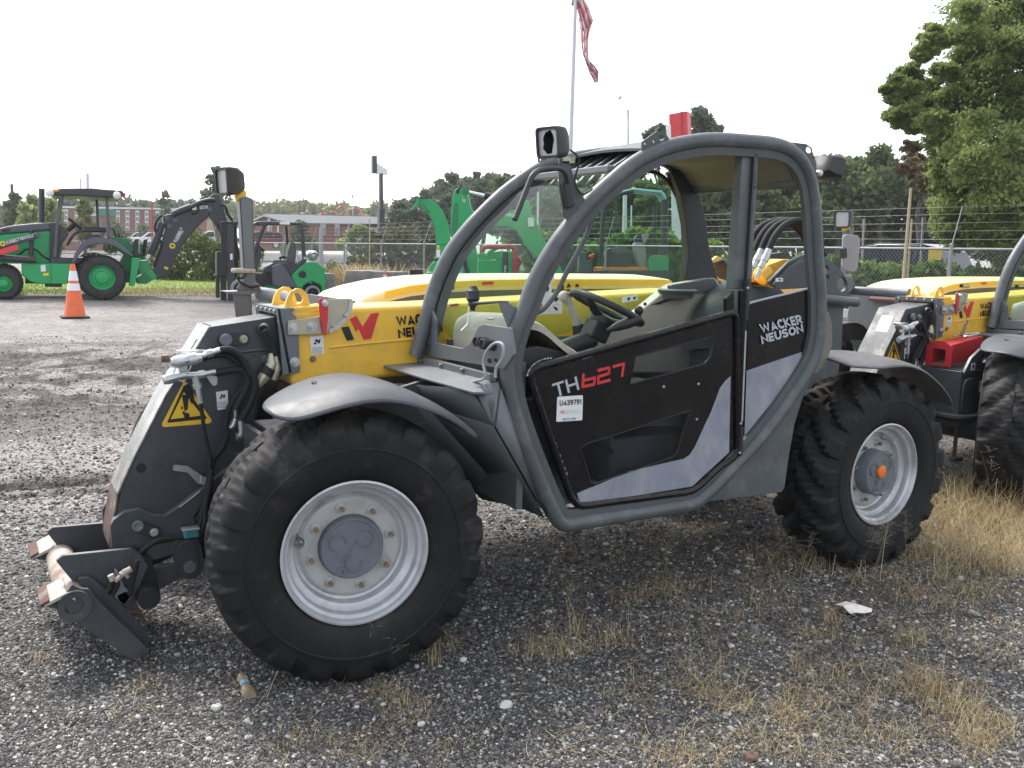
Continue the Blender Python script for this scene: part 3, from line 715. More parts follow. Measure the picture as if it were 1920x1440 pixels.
# worn paint dashes along the top tube and front edge
b = MB()
for (x0, y0, x1, y1) in ((1031,685,1070,675),(1092,673,1124,662),(1141,657,1178,646),(1194,641,1230,631),(1246,627,1281,616),(1298,612,1332,603),(1348,598,1360,594),(1372,594,1378,591)):
    b.tube(wl([(x0,y0),(x1,y1)], YD-.004), .0028, 5)
for k in range(16):
    t = k/15+random.uniform(-.02,.02); x = 1000+62*t; y = 715+170*t; l = random.uniform(1.5,7)
    b.tube(wl([(x,y),(x+.33*l,y+l)], YD-.012), random.uniform(.001,.0026), 5)
for k in range(12):
    t = k/11; a = math.pi*(1.0-.62*t); x = 1022-34*math.cos(math.pi*.5*t)+10*t; y = 706-32*math.sin(math.pi*.5*t)
    b.tube(wl([(x-1,y-1.5),(x+2.2,y-3)], YD-.021), random.uniform(.0015,.004), 5)
obj('paint_chip', b, M['letter'], door)
b = MB()
for (x, y) in ((1244,725),(1309,720),(1306,786)): b.lathe([(.006,0),(.006,-.004),(.002,-.006)], W(x, y, YD-.001), (0,1,0), 10)
obj('door_screw', b, M['zinc'], door)
b = MB(); b.tube(wl([(1392,545),(1384,860)], .072), .021, 10); b.prism(wl([(1362,560),(1376,545),(1376,640),(1362,640)], .08), (0,.02,0))
hinge = obj('door_hinge_post', b, M['black'], TH)
b = MB(); b.tube(wl([(1402,525),(1398,600)], .055), .011, 8); b.box(W(1401,535,.06), (.03,.02,.06)); obj('hinge', b, M['dashblk'], hinge)
b = MB(); b.tube(wl([(1390,800),(1388,850)], .055), .011, 8); obj('hinge', b, M['dashblk'], hinge)
b = MB()
for (x, y) in ((1402,540),(1389,794),(1387,849)): b.ball(W(x, y, .042), .007, 8, 5)
b.tube(wl([(1398,620),(1391,790)], .052), .0055, 6); obj('hinge_strip', b, M['zinc'], hinge)
b = MB(); b.prism(roundpoly(wl([(1404,570),(1527,540),(1533,600),(1532,645),(1520,685),(1492,722),(1394,852)], .088), .02, 3), (0,.012,0))
pan = obj('rear_panel', b, M['black'], TH)
deco([(1400,695),(1503,660),(1503,668),(1495,685),(1482,712),(1396,818)], .085, 'decal', pan)
b = MB(); b.tube(wl([(1406,567),(1525,538)], .086), .004, 6); obj('panel_edge', b, M['letter'], pan)
blocks('WACKER', (1428,625), (1505,606), (1422,608), .084, 'letter', pan, .125)
blocks('NEUSON', (1428,645), (1506,623), (1425,629), .084, 'letter', pan, .125)
# ---- cab interior
M['smoke'] = glass('smoked_pane', (.55,.57,.60), .1, .02)
for o in door.children:
    if o.name.startswith('door_pane'): o.data.materials[0] = M['smoke']
b = MB(); b.box((1.45,.40,.60), (1.25,.62,.03)); b.box((1.45,.70,.92), (1.5,.025,.66)); b.box((2.12,.40,.90), (.03,.62,.66)); b.box((.74,.40,.90), (.03,.62,.62))
obj('cab_tub', b, M['cowl_dark'], TH)
b = MB(); b.prism(roundpoly(wl([(985,700),(992,668),(1010,655),(1080,648),(1130,630),(1190,592),(1235,556),(1262,534),(1345,520),(1362,560),(1350,660),(1300,700)], .62), .03, 3), (0,.08,0))
con = obj('side_console', b, M['cream'], TH, .012)
b = MB(); b.prism(roundpoly([A((.95,.615,1.02)),A((1.75,.615,1.04)),A((1.75,.52,1.04)),A((.95,.56,1.02))], .03, 3), (0,0,-.06)); obj('armrest_shelf', b, M['cream'], con, .012)
b = MB(); b.lathe([(.10,.0),(.105,.012),(.09,.02),(.085,.0),(.08,-.03),(.001,-.03)], (1.98,.60,1.475), (0,0,1), 24); b.prism(roundpoly(wl([(1257,535),(1340,522),(1350,545),(1262,552)], .60), .015, 3), (0,.03,0)); obj('cup_tray', b, M['seat'], con)
b = MB(); b.prism(wl([(1222,571),(1245,563),(1262,561),(1236,571)], .612), (0,.004,0)); obj('vent', b, M['blackm'], con)
b = MB(); b.lathe([(.009,.0),(.009,-.004),(.002,-.004)], W(1209,570,.618), (0,1,0), 12); obj('switch', b, M['blackm'], con)
b = MB(); rows = []
for y, dz in ((.13,-.01),(.16,.0),(.40,.012),(.64,.0),(.70,-.02)):
    rows.append([A((p.x,y,p.z+dz)) for p in catmull(wl([(962,664),(966,625),(975,606),(990,600),(1006,602),(1024,612),(1042,628),(1062,645),(1082,658)], .14), 3)])
b.loft(rows, (0,0,-.03)); dash = obj('dashboard', b, M['cream'], TH, ang=60)
b = MB(); b.prism(wl([(966,640),(985,653),(1010,648),(1040,654),(1082,660),(1100,700),(1000,720),(964,700)], .15), (0,.5,0)); obj('dash_base', b, M['dashblk'], TH, .01)
b = MB(); b.prism(roundpoly(wl([(922,598),(938,592),(944,600),(930,606)], .35), .004, 2), (0,.05,.0)); obj('dash_plate', b, M['zinc'], dash)
b = MB(); b.tube([A((.88,.36,1.06)), A((1.0,.36,1.20))], [.075,.055], 12)
for k in range(6): b.lathe([(.05,-.008),(.078-.004*k,0),(.05,.008)], A((.88,.36,1.06)).lerp(A((1.0,.36,1.20)), k/6+.05), (.12,0,.14), 14, close=False)
obj('column_bellows', b, M['dashblk'], TH)
sn = Vector((.40,-.10,.91)).normalized(); sc = W(1138,577,.36)
b = MB(); ux_ = sn.cross(Vector((0,1,0))).normalized(); uy_ = sn.cross(ux_)
rim = [sc+ux_*(.175*math.cos(t))+uy_*(.175*math.sin(t)) for t in [2*math.pi*k/36 for k in range(36)]]
b.tube(rim, .0165, 10, closed=True); st = obj('steering_wheel', b, M['dashblk'], TH)
b = MB(); hubp = sc-sn*.055
for a in (20, 140, 260):
    e = sc+ux_*(.17*math.cos(rad(a)))+uy_*(.17*math.sin(rad(a)))
    b.tube(catmull([hubp, hubp.lerp(e,.5)-sn*.01, e], 4), [.03]*3+[.024]*3+[.018]*3, 8, sq=.5)
b.lathe([(.055,-.02),(.055,.01),(.03,.022),(.001,.024)], hubp, sn, 20); obj('wheel_spoke', b, M['dashblk'], st)
b = MB(); b.box(hubp-sn*.06, (.10,.10,.09), (ux_, uy_, sn)); b.tube([hubp-sn*.10, A((1.0,.36,1.19))], .045, 12); obj('steering_column', b, M['dashblk'], TH, .01)
b = MB(); b.tube([W(1138,620,.24), W(1158,612,.22), W(1176,606,.20), W(1198,598,.18)], [.008,.022,.026,.024], 12); obj('control_lever', b, M['dashblk'], TH, ang=60)
b = MB(); b.ball(W(1198,582,.34), .022); b.cyl(W(1198,590,.34), W(1196,610,.36), .012, 8); obj('spinner_knob', b, M['dashblk'], st)
b = MB(); b.tube(catmull(wl([(1085,612),(1078,595),(1070,578),(1064,563),(1056,552)], .50), 3), [.022]*3+[.018]*3+[.020]*3+[.026]*3+[.020], 12); b.ball(W(1058,556,.50), .028); jo = obj('joystick', b, M['cream'], TH, ang=60)
b = MB(); b.tube(wl([(1092,640),(1084,608)], .50), [.045,.028], 12); obj('joystick_gaiter', b, M['dashblk'], jo)
# seat
rows = []
for y, k in ((.16,.85),(.19,1.),(.40,1.),(.61,1.),(.64,.85)):
    rows.append([A((x,y,.88+(z-.88)*k)) for x, z in ((1.28,.82),(1.25,.88),(1.28,.935),(1.36,.955),(1.55,.945),(1.72,.93),(1.74,.86))])
b = MB(); b.loft(rows, (0,0,-.06)); obj('seat_cushion', b, M['seat'], TH, ang=60)
ne = catmull(wl([(1452,650),(1449,610),(1446,575),(1440,550),(1428,537)], .20), 3); fe_ = catmull(wl([(1275,655),(1284,610),(1300,572),(1330,542),(1362,529)], .60), 3)
b = MB(); b.loft([[a.lerp(c, t)+A((-.045*math.sin(math.pi*t)*.6+bx,0,0)) for a, c in zip(ne, fe_)] for t, bx in ((0,.03),(.06,.0),(.25,.0),(.5,.0),(.75,.0),(.94,.0),(1,.03))], (.10,0,-.015)); obj('seat_back', b, M['seat'], TH, ang=60)
b = MB(); b.box((1.5,.4,.72), (.46,.42,.22)); obj('seat_base', b, M['cowl_dark'], TH, .02)
# lamp bar and indicator by the windscreen
b = MB(); b.prism(wl([(936,567),(954,567),(962,575),(975,576),(970,600),(956,620),(950,605),(940,580)], .075), (0,.008,0)); b.prism([W(882,569,.34), W(936,566,.075), W(954,567,.075), W(884,573,.34)], (0,0,.006))
br = obj('bracket', b, M['cowl'], TH, .002)
b = MB(); c = W(887,556,.34); b.lathe([(.001,.05),(.014,.05),(.022,.035),(.028,.03),(.028,.0),(.030,-.004),(.020,-.02),(.022,-.028),(.012,-.04),(.010,-.055)], c+A((0,0,-.005)), (0,0,1), 20); obj('beacon_base', b, M['dashblk'], br)
b = MB(); b.tube(catmull(wl([(879,575),(878,590),(877,605),(872,612),(864,620)], .33), 4), .004, 6, sq=.5); b.tube(catmull(wl([(877,602),(883,610),(888,618)], .33), 4), .004, 6, sq=.5); obj('strap', b, M['white'], br)

# ================================================================== boom
YB, YB2 = .80, 1.11
xb = W(545,700,YB).x
top = [W(x,y,YB) for x, y in ((545,582),(600,579),(700,575),(800,571),(1000,560),(1240,546))]
dz = top[0].z-W(545,724,YB).z
bot = [A((p.x,p.y,p.z-dz)) for p in top[::-1]]
end = top[-1]; rear_top = A((3.35,YB,end.z+.04)); rear_bot = A((3.35,YB,end.z+.04-dz))
b = MB(); b.prism(top+[rear_top,rear_bot]+bot, (0,YB2-YB,0)); boom = obj('boom', b, M['yellow'], TH, .022, seg=3)
b = MB(); b.tube(catmull(wl([(617,652),(650,648),(693,643.5),(783,635)], YB-.001), 3), .006, 6); obj('boom_groove', b, M['yellow'], boom)
for Y in (.84, 1.03):
    b = MB(); base = [(533,578),(538,560),(545,547),(556,541),(567,542),(576,551),(582,572),(583,580)]
    P = [W(x,y,.84) for x, y in base]; c = W(558.4,559,.84)
    P = [p+A((0,Y-.84,0)) for p in P]; c = c+A((0,Y-.84,0))
    hl = [c+A((.024*math.cos(t),0,.026*math.sin(t))) for t in [2*math.pi*k/20 for k in range(20)]]
    b.holed(P, [hl], (0,.016,0)); obj('lifting_lug', b, M['yellow'], boom, .002)
b = MB(); b.tube([W(575,585,YB+.03), W(600,580,YB+.03)], .030, 10); b.prism(wl([(545,577),(600,572),(594,590),(545,596)], YB+.002), (0,YB2-YB-.004,0)); obj('boom_tip_cap', b, M['yellow'], boom, .01)
# grey collar round the boom mouth
YC = .782
b = MB(); b.prism(wl([(519.6,578),(539,579),(555,593),(559,602),(563,698),(531,703)], YC), (0,.016,0))
col = obj('boom_collar', b, M['cowl'], boom, .003)
ct, cb_ = W(519.6,578,YC), W(531,703,YC)
b = MB(); xf = ct.x
fr_o = [A((xf,YC,ct.z)), A((xf,1.135,ct.z)), A((xf+.05,1.135,cb_.z)), A((xf+.05,YC,cb_.z))]
def lerp2(u, v): return fr_o[0].lerp(fr_o[1], u).lerp(fr_o[3].lerp(fr_o[2], u), v)
b.holed(fr_o, [[lerp2(.09,.10),lerp2(.91,.10),lerp2(.91,.97),lerp2(.09,.97)]], (.012,0,0))
b.box((xf+.04,.96,ct.z-.006), (.075,.345,.012)); b.prism([p+A((0,.345,0)) for p in wl([(519.6,578),(539,579),(555,593),(559,602),(563,698),(531,703)], YC)], (0,.008,0))
obj('collar_flange', b, M['cowl'], col)
b = MB()
for t in (.12,.3,.5,.7,.9): b.lathe([(.008,.0),(.008,-.006),(.002,-.008)], lerp2(t,.05), (1,0,0), 8)
for t in (.2,.45,.7,.92): b.lathe([(.007,.0),(.007,-.006),(.002,-.008)], lerp2(.03,t), (.3,1,0), 8)
obj('collar_screw', b, M['zinc'], col)
for (x, y, Y, r) in ((553,679,YC,.018),):
    b = MB(); b.lathe([(r*1.3,0),(r*1.3,-.004),(r,-.004),(r*.9,-.016),(.008,-.016),(.008,-.026),(.002,-.026)], W(x,y,Y-.001), (0,1,0), 8); obj('collar_bolt', b, M['zinc'], col)
b = MB(); b.lathe([(.014,0),(.014,-.006),(.008,-.006),(.008,-.014),(.002,-.014)], W(586,673,YB), (0,1,0), 12); obj('plug_bolt', b, M['bolt'], boom)
# position pointer: zinc quadrant, red arm
b = MB(); b.prism(roundpoly(wl([(540,601),(575,597),(603,592),(603,563),(608,561),(660,560),(663,567),(660,582),(650,602),(635,616),(618,625),(560,628),(540,628)], .768), .008, 3), (0,.006,0))
ptr = obj('pointer_plate', b, M['zincy'], boom, .0015)
b = MB(); b.prism(wl([(663,567),(660,582),(650,602),(635,616),(618,625),(617,618),(632,609),(645,596),(653,580),(655,564)], .762), (0,.005,0)); obj('pointer_rim', b, M['zinc'], ptr)
b = MB(); b.prism(roundpoly(wl([(598,563),(601,559),(613,559),(616,564),(615,600),(612,629),(608,629),(600,590)], .752), .008, 3), (0,.008,0)); obj('pointer_arm', b, M['red'], ptr, .002)
for (x, y, r, Y) in ((549,615,.017,.768),(584,613,.017,.768),(609,568,.012,.750),(624,611,.007,.768),(649,592,.008,.760)):
    b = MB(); b.lathe([(r*1.35,0),(r*1.35,-.004),(r,-.004),(r*.95,-.014),(r*.5,-.014),(r*.45,-.024),(.002,-.024)], W(x,y,Y), (0,1,0), 12); obj('pointer_bolt', b, M['zinc'], ptr)
def stick(px, Y, par, marks=(), ink='ink', name='sticker', face='white'):
    b = MB(); b.prism(wl(px, Y), (0,.0015,0)); b.mi = 1
    for mk in marks: b.prism(wl(mk, Y-.0012), (0,.001,0))
    return obj(name, b, [M[face], M[ink]], par, flat=True)
figs = lambda x, y, s: [[(x,y),(x+5*s,y-3*s),(x+7*s,y+2*s),(x+3*s,y+5*s)], [(x+6*s,y+1*s),(x+12*s,y-3*s),(x+11*s,y+6*s),(x+7*s,y+7*s)], [(x-2*s,y+5*s),(x+3*s,y+4*s),(x+4*s,y+8*s),(x-1*s,y+9*s)]]
lines = lambda x0, x1, y0, n, st_, sl=.0: [[(x0,y0+k*st_),(x1,y0+k*st_+sl),(x1,y0+k*st_+1+sl),(x0,y0+k*st_+1)] for k in range(n)]
stick([(581,632),(606,629),(608,663),(584,666)], YB-.003, boom, figs(590,638,.9))
b = MB()
for ln in lines(585,604,652,5,2.6,-1.5): b.prism(wl(ln, YB-.0045), (0,.001,0))
obj('small_print', b, M['greyink'], boom, flat=True)
# painted W emblem and maker's name
b = MB(); b.prism(wl([(640,614),(654,612),(663,634),(663,637),(651,639),(649,636)], YB-.003), (0,.0015,0)); obj('emblem', b, M['ink'], boom, flat=True)
b = MB(); b.prism(wl([(656,598),(668,592),(680,613),(696,588),(711,586),(696,635),(682,637),(672,615),(668,622)], YB-.003), (0,.0015,0)); obj('emblem', b, M['red'], boom, flat=True)
blocks('WACKER', (745,612), (828,603), (742,593), YB, 'ink', boom, .13)
blocks('NEUSON', (747,634), (830,624), (745,616), YB, 'ink', boom, .13)
M['warn'] = mat('warning_yellow', (.78,.50,.03), .5, 0, .05, 4, 0, 60, 0, (.45,.32,.06), .3, 20)
b = MB(); b.prism(wl([(844,571),(858,569),(862,571.5),(858,574),(844,575)], YB-.002), (0,.001,0)); obj('arrow_mark', b, M['red'], boom, flat=True)
# instruction stickers on the side window
YW = YF+.016
stick([(1026,518),(1039,517),(1039,529),(1025,530)], YW, swin, [[(1030,521),(1034,520.5),(1034,527),(1030,527.5)]], 'greyink')
stick([(1017,532),(1034,531),(1034,551),(1014,553)], YW, swin, [[(1022,538),(1028,535),(1030,541),(1027,547),(1021,546)]])
stick([(1007,553),(1053,550),(1054,571),(1030,572),(1030,589),(1002,591)], YW, swin, [[(1038,563),(1044,557),(1048,560),(1043,566)],[(1008,580),(1016,578),(1017,584),(1009,585)]])
stick([(1031,572.5),(1054,571.5),(1054,588),(1031,589)], YW, swin, [[(1037,574),(1045,577),(1046,583),(1041,581)]])
stick([(1004,571),(1017,570),(1016,575.5),(1003,576.5)], YW-.003, swin, [], 'ink', 'sticker', 'red')
stick([(1059,526),(1074,525),(1074,542),(1058,543)], YW, swin, [[(1062,539),(1066.5,530),(1071,538.5)]], 'ink', 'sticker', 'warn')
stick([(1075,529),(1090,528),(1090,542),(1075,543)], YW, swin, [[(1079,533),(1085,532.5),(1085,538),(1079,538.5)]], 'ink', 'sticker', 'warn')
stick([(1166,557),(1195,553),(1196,563),(1167,568)], YW, swin, [[(1176,558),(1182,557),(1181,563),(1177,564)],[(1187,557),(1193,556),(1192,561),(1188,562)]], 'blueink')

# ---- boom head: inner box, gooseneck plates, front strip
YH, YH2 = .845, 1.065
HP = [(393,613),(516,594),(530,702),(522,712),(505,712),(487,745),(480,790),(468,850),(445,900),(415,935),(398,950),(340,985),(300,1005),(212,1040),(207,1020),(209,995),(222,925),(250,862),(311,742),(345,690)]
b = MB(); hp_ = wl(HP, YH); xin = xb+.25
b.prism(hp_, (0,.02,0)); b.prism([p+A((0,YH2-YH-.02,0)) for p in hp_], (0,.02,0))
head = obj('boom_head', b, M['head'], TH, .003)
b = MB(); tz = W(516,594,YH).z
i4 = A((0,.004,0)); b.prism([W(397,612,YH)+i4, W(520,593.2,YH)+i4, A((.4,YH+.004,tz+.03)), A((.4,YH+.004,tz-.22)), W(526,700,YH)+i4], (0,YH2-YH-.008,0)); 
obj('inner_boom', b, M['head'], head, .012)
ed = [W(x,y,YH) for x, y in ((393,613),(345,690),(311,742),(250,862),(222,925),(209,995),(207,1020),(212,1036))]
b = MB(); b.loft([[p+A((-.004,.0,0)) for p in ed[:5]], [p+A((-.004,YH2-YH,0)) for p in ed[:5]]], (.012,0,0)); obj('front_strip', b, M['strip'], head)
b = MB(); b.loft([[p+A((-.004,.0,0)) for p in ed[4:]], [p+A((-.004,YH2-YH,0)) for p in ed[4:]]], (.012,0,0)); obj('nose_strip', b, M['rust'], head)
b = MB(); b.loft([[p+A((0,y,0)) for p in (W(398,950,YH), W(445,900,YH), W(468,850,YH), W(480,790,YH), W(487,745,YH), W(505,712,YH))] for y in (.0,YH2-YH)], (-.01,0,0)); obj('rear_strip', b, M['head'], head)
LP = [(207,987),(213,975),(233,960),(263,954),(287,966),(310,967),(333,952),(437,872),(443,893),(390,928),(363,970),(372,1000),(340,1035),(320,1042),(283,1052),(267,1029),(210,1029)]
b = MB(); b.prism(wl(LP, .806), (0,.038,0)); b.prism([p+A((0,.262,0)) for p in wl(LP, .806)], (0,.038,0)); cheekp = obj('cheek_plate', b, M['head'], head, .003)
b = MB(); b.tube(wl([(336,951),(352,939),(375,921)], .806), .0022, 6); obj('pale_edge', b, M['letter'], cheekp)  # thin pale line along part of the plate's top edge
def pill(a, c, r, Y, m, par, name, t=.010, n=10):
    A_, C_ = W(*a, Y), W(*c, Y); d = (C_-A_).normalized(); nn = Vector((-d.z,0,d.x)); P = []
    for k in range(n+1): q = math.pi*(k/n-.5); P.append(C_+d*(r*math.cos(q))+nn*(r*math.sin(q)))
    for k in range(n+1): q = math.pi*(k/n+.5); P.append(A_+d*(r*math.cos(q))+nn*(r*math.sin(q)))
    b = MB(); b.prism(P, (0,t,0)); return obj(name, b, M[m], par, .002)
def bolt(x, y, Y, r, m, par, name='bolt', h=.014):
    b = MB(); b.lathe([(r*1.35,0),(r*1.35,-.003),(r,-.003),(r*.95,-h),(r*.4,-h),(r*.35,-h*.6),(.002,-h*.6)], W(x,y,Y), (0,1,0), 12); return obj(name, b, M[m], par)
kp = pill((421,638), (457,635), .028, YH-.014, 'dashblk', head, 'pin_keeper', .014); 
b = MB(); b.lathe([(.026,0),(.026,-.012),(.022,-.016),(.002,-.016)], W(423,637,YH-.014), (0,1,0), 22); obj('pin', b, M['hub'], kp)
bolt(456.5,635.5,YH-.014,.013,'zincy',kp)
k2 = pill((258,987), (290,998), .024, .794, 'dashblk', cheekp, 'pin_keeper'); b = MB(); b.lathe([(.023,0),(.023,-.008),(.018,-.010),(.012,-.006),(.002,-.006)], W(258,986,.796), (0,1,0), 20); obj('pin', b, M['hub'], k2); bolt(289,998,.796,.013,'zinc',k2)
bolt(496,672,YH-.001,.012,'hub',head); 
b = MB(); b.lathe([(.020,.0),(.020,.002),(.002,.002)], W(264.5,878,YH-.002), (0,1,0), 18); b.lathe([(.005,0),(.002,.001)], W(477,667,YH-.002), (0,1,0), 10); obj('hole', b, M['blackm'], head)
b = MB(); b.tube(wl([(450,660),(506,655)], YH+.006), .010, 6); b.tube(wl([(395,690),(500,680)], YH+.008), .008, 6); obj('weld_bead', b, M['head'], head)
b = MB(); b.lathe([(.026,.03),(.026,-.03),(.020,-.032),(.018,-.01),(.002,-.008)], W(495,616,YH), (.3,1,.2), 18); obj('cable_gland', b, M['head'], head)
b = MB(); b.prism(roundpoly(wl([(325,871),(352,874),(380,893),(381,907),(372,908),(352,886),(324,882)], .80), .006, 3), (0,.004,0)); b.prism(roundpoly(wl([(378,893),(394,898),(392,910),(377,908)], .79), .004, 2), (0,.02,0)); cl = obj('hose_clip', b, M['zinc'], head)
# warning triangle and label
b = MB(); b.prism(roundpoly(wl([(346,713),(398,789),(393,794),(306,801),(303,796)], YH-.003), .008, 3), (0,.0012,0)); b.mi = 1
b.prism(roundpoly(wl([(345,722),(389,785),(313,793)], YH-.0045), .006, 3), (0,.001,0)); b.mi = 0
b.prism(wl([(345,735),(379,779),(320,786)], YH-.006), (0,.001,0)); b.mi = 1
b.prism(roundpoly(wl([(341,741),(354,739),(352,768),(346,771)], YH-.0075), .004, 3), (0,.001,0)); b.lathe([(.012,.0),(.002,-.001)], W(350,779,YH-.0065), (0,1,0), 14)
b.prism(wl([(355,748),(362,745),(364,757),(358,756)], YH-.0078), (0,.001,0)); b.prism(wl([(340,762),(343,762),(342,768),(339,766)], YH-.0078), (0,.001,0)); b.prism(wl([(343,771),(348,772),(345,778),(342,776)], YH-.0078), (0,.001,0))
obj('warning_sign', b, [M['warn'], M['ink']], head, flat=True)
stick([(405,735),(427,732),(428,766),(408,769)], YH-.003, head, figs(413,741,.8)+[])
b = MB()
for ln in lines(408,425,754,5,2.5,-1.0): b.prism(wl(ln, YH-.0045), (0,.001,0))
obj('small_print', b, M['greyink'], head, flat=True)
for k, (z0, z1) in enumerate(((.10,.40),(.55,.85))):          # white plates on the sloping front of the head
    b = MB(); p0 = ed[0].lerp(ed[3], z0); p1 = ed[0].lerp(ed[3], z1-.08)
    b.para(p0+A((-.010,.06,0)), (0,.10,0), (p1-p0), (-.002,0,0)); obj('sticker', b, M['white'], head, flat=True)

# ---- hydraulic couplings and hoses on the head
YHs = .775
def fit(pts, rs, Y, name='coupling', m='zinc', n=12):
    b = MB(); b.tube([W(x,y,Y) for x, y in pts], rs, n); return obj(name, b, M[m], head, ang=30)
fit([(303,673),(323,672)], [.014,.014], .76, 'cap', 'rust')
fit([(319,680),(326,680),(326.1,680),(345,676),(345.1,676),(352,675),(352.1,675),(368,672),(368.1,672),(378,670)], [.020,.020,.024,.024,.019,.019,.025,.025,.020,.018], .74)
fit([(306,713),(312,712),(312.1,712),(330,707),(330.1,707),(350,703)], [.018,.019,.021,.021,.016,.016], .74)
fit([(380,668),(388,664),(388.1,664),(398,661),(398.1,661),(412,656)], [.012,.012,.017,.017,.012,.012], .76)
fit([(350,704),(372,703),(372.1,703),(384,701),(384.1,701),(404,697)], [.013,.014,.018,.018,.012,.012], .755)
fit([(365,704),(369,720),(369.1,720),(371,728),(371.1,728),(376,756)], [.014,.014,.018,.018,.011,.011], .755)
fit([(451,788),(453,812)], [.013,.013], .78); fit([(441,768),(441,782)], [.009,.009], .79); 
fit([(453,812),(450,818),(443,819)], [.012,.016,.018], .78, 'elbow'); fit([(441,784),(436,798),(430,802)], [.010,.013,.013], .79, 'elbow')
for px_, Y_, t_p in (([(330,660),(346,664),(352,685),(350,712),(342,716),(334,690)], .765, .006), ([(384,702),(408,706),(407,722),(399,724)], .80, .005), ([(332,658),(388,656),(390,662),(336,666)], .80, .04)):
    b = MB(); b.prism(roundpoly(wl(px_, Y_), .006, 2), (0,t_p,0)); obj('coupling_plate', b, M['zinc'], head, .001)
b = MB(); b.tube(catmull(wl([(329,690),(326,700),(334,712),(344,716)], .73), 4), .0025, 5); b.tube(catmull(wl([(360,680),(356,692),(350,700)], .73), 4), .0025, 5); obj('dust_cap_chain', b, M['zinc'], head)
def hose(px, Y, r, par=None, k=6, name='hose'):
    b = MB(); P = [W(p[0], p[1], p[2] if len(p) > 2 else Y) for p in px]; b.tube(catmull(P, k), r, 9); return obj(name, b, M['hose'], par or head, ang=60)
z4 = lambda L: [(280+x/4.8, 560+y/4.8) for x, y in L]
hose(z4([(632,465),(715,458),(795,500),(858,575),(895,650),(945,725),(948,830),(905,950),(850,1050),(825,1095)]), .765, .0165)
hose(z4([(460,545),(560,512),(680,503),(765,548),(828,608),(868,690),(845,790),(780,870),(735,950),(700,1040),(690,1140),(700,1230),(655,1340),(585,1430),(560,1500),(545,1640),(520,1780),(500,1900),(470,1990)]), .785, .0135)
hose(z4([(600,668),(700,648),(795,640),(855,668),(885,750),(850,850),(800,940),(775,1000)]), .775, .016)
hose(z4([(460,945),(475,1040),(495,1200),(525,1330),(545,1440),(535,1600),(505,1760),(480,1880),(440,1990)]), .77, .0085)
hose(z4([(330,770),(370,840),(385,900)]), .80, .009)
hose([(494,620),(502,640),(507,662)], .80, .008); hose([(498,618),(510,640),(514,668)], .795, .007)
fit([(508,662),(510,680),(497,704),(483,722)], [.010,.022,.026,.018], .80, 'connector', 'zincy'); fit([(506,690),(497,703)], [.0275,.0275], .80, 'connector_sleeve', 'blackm'); fit([(517,668),(519,690),(512,712)], [.010,.020,.016], .81, 'connector', 'zincy')
# hoses down to the carriage
hose([(398,880),(386,950),(384,980),(372,1003),(340,1008),(300,1012),(270,1030),(256,1050),(250,1075)], .745, .010)
hose([(390,900),(380,960),(374,985),(362,1000),(320,1012),(285,1020),(262,1045),(255,1062)], .755, .009)
b = MB(); b.box(W(358,998,.74), (.06,.04,.04)); obj('hose_clamp', b, M['teal'], head, .005)
b = MB(); b.box(W(357,991,.735), (.07,.045,.010)); obj('clamp_plate', b, M['zinc'], head, .003)

# ---- carriage (quick coupler) hanging at the nose
CA = obj('carriage', MB().prism(wl([(105,1052),(117,1042),(245,1029),(264,1040),(278,1062),(266,1090),(250,1147),(235,1140),(160,1120)], .72), (0,.025,0)), M['head'], TH, .003)
b = MB(); b.prism([A((p.x,1.24,p.z-.03)) for p in wl([(105,1052),(117,1042),(245,1029),(264,1040),(278,1062),(266,1090),(250,1147),(235,1140),(160,1120)], .72)], (0,.025,0)); obj('side_plate', b, M['head'], CA, .003)
b = MB(); P = [(147,1084),(167,1082),(180,1091),(225,1130),(262,1170),(283,1198),(276,1212),(240,1190),(150,1110)]; b.prism(wl(P, .685), (0,.018,0)); obj('hook_plate', b, M['head'], CA, .003)
b = MB(); b.prism([A((p.x,1.30,p.z)) for p in wl(P, .685)], (0,.018,0)); obj('hook_plate', b, M['head'], CA, .003)
P = [(112,1128),(135,1096),(152,1104),(166,1104),(180,1122),(278,1218),(270,1229),(246,1236),(138,1164)]
b = MB(); b.prism(wl(P, .612), (0,.018,0)); obj('hook_plate', b, M['head'], CA, .003)
b = MB(); b.prism([A((p.x,1.38,p.z)) for p in wl(P, .612)], (0,.018,0)); obj('hook_plate', b, M['head'], CA, .003)
tc_ = W(140,1137,.60)
b = MB(); b.lathe([(.036,.0),(.058,.0),(.058,.02),(.057,.02),(.057,.82),(.058,.84),(.036,.84),(.036,.0)], tc_, (0,1,0), 28, close=False); obj('cross_tube', b, M['tubew'], CA)
b = MB(); b.lathe([(.035,.0),(.061,-.002),(.061,.02),(.035,.02)], tc_+A((0,-.002,0)), (0,1,0), 28, close=False); obj('tube_collar', b, M['head'], CA)
for q in (0, .62):
    n0, n1, n2, n3 = W(82,1134,.60), W(124,1112,.60), W(112,1083,.79), W(72,1086,.79)
    ly = A((0,.19,0)); o_ = A((0,q,0))
    lft = n0+o_; rgt = n1+o_; b = MB(); b.para(lft, rgt-lft, ly, (0.004,0,-.012)); b.para(rgt, (tc_-n1)*.4+A((.02,0,-.002)), ly, (0,0,-.012))
    hk = obj('hook', b, M['worn'], CA, .002)
    b = MB(); b.para(lft+A((-.012,0,-.012)), (rgt-lft)*.42+A((0,0,.002)), ly, (.0,0,.0135)); obj('hook_lip', b, M['rust'], hk, .002)
    b = MB(); b.prism([lft+A((0,.02,-.014)), rgt+A((0,.02,-.014)), rgt+A((.03,.02,-.09))], (0,.014,0)); obj('gusset', b, M['head'], hk)
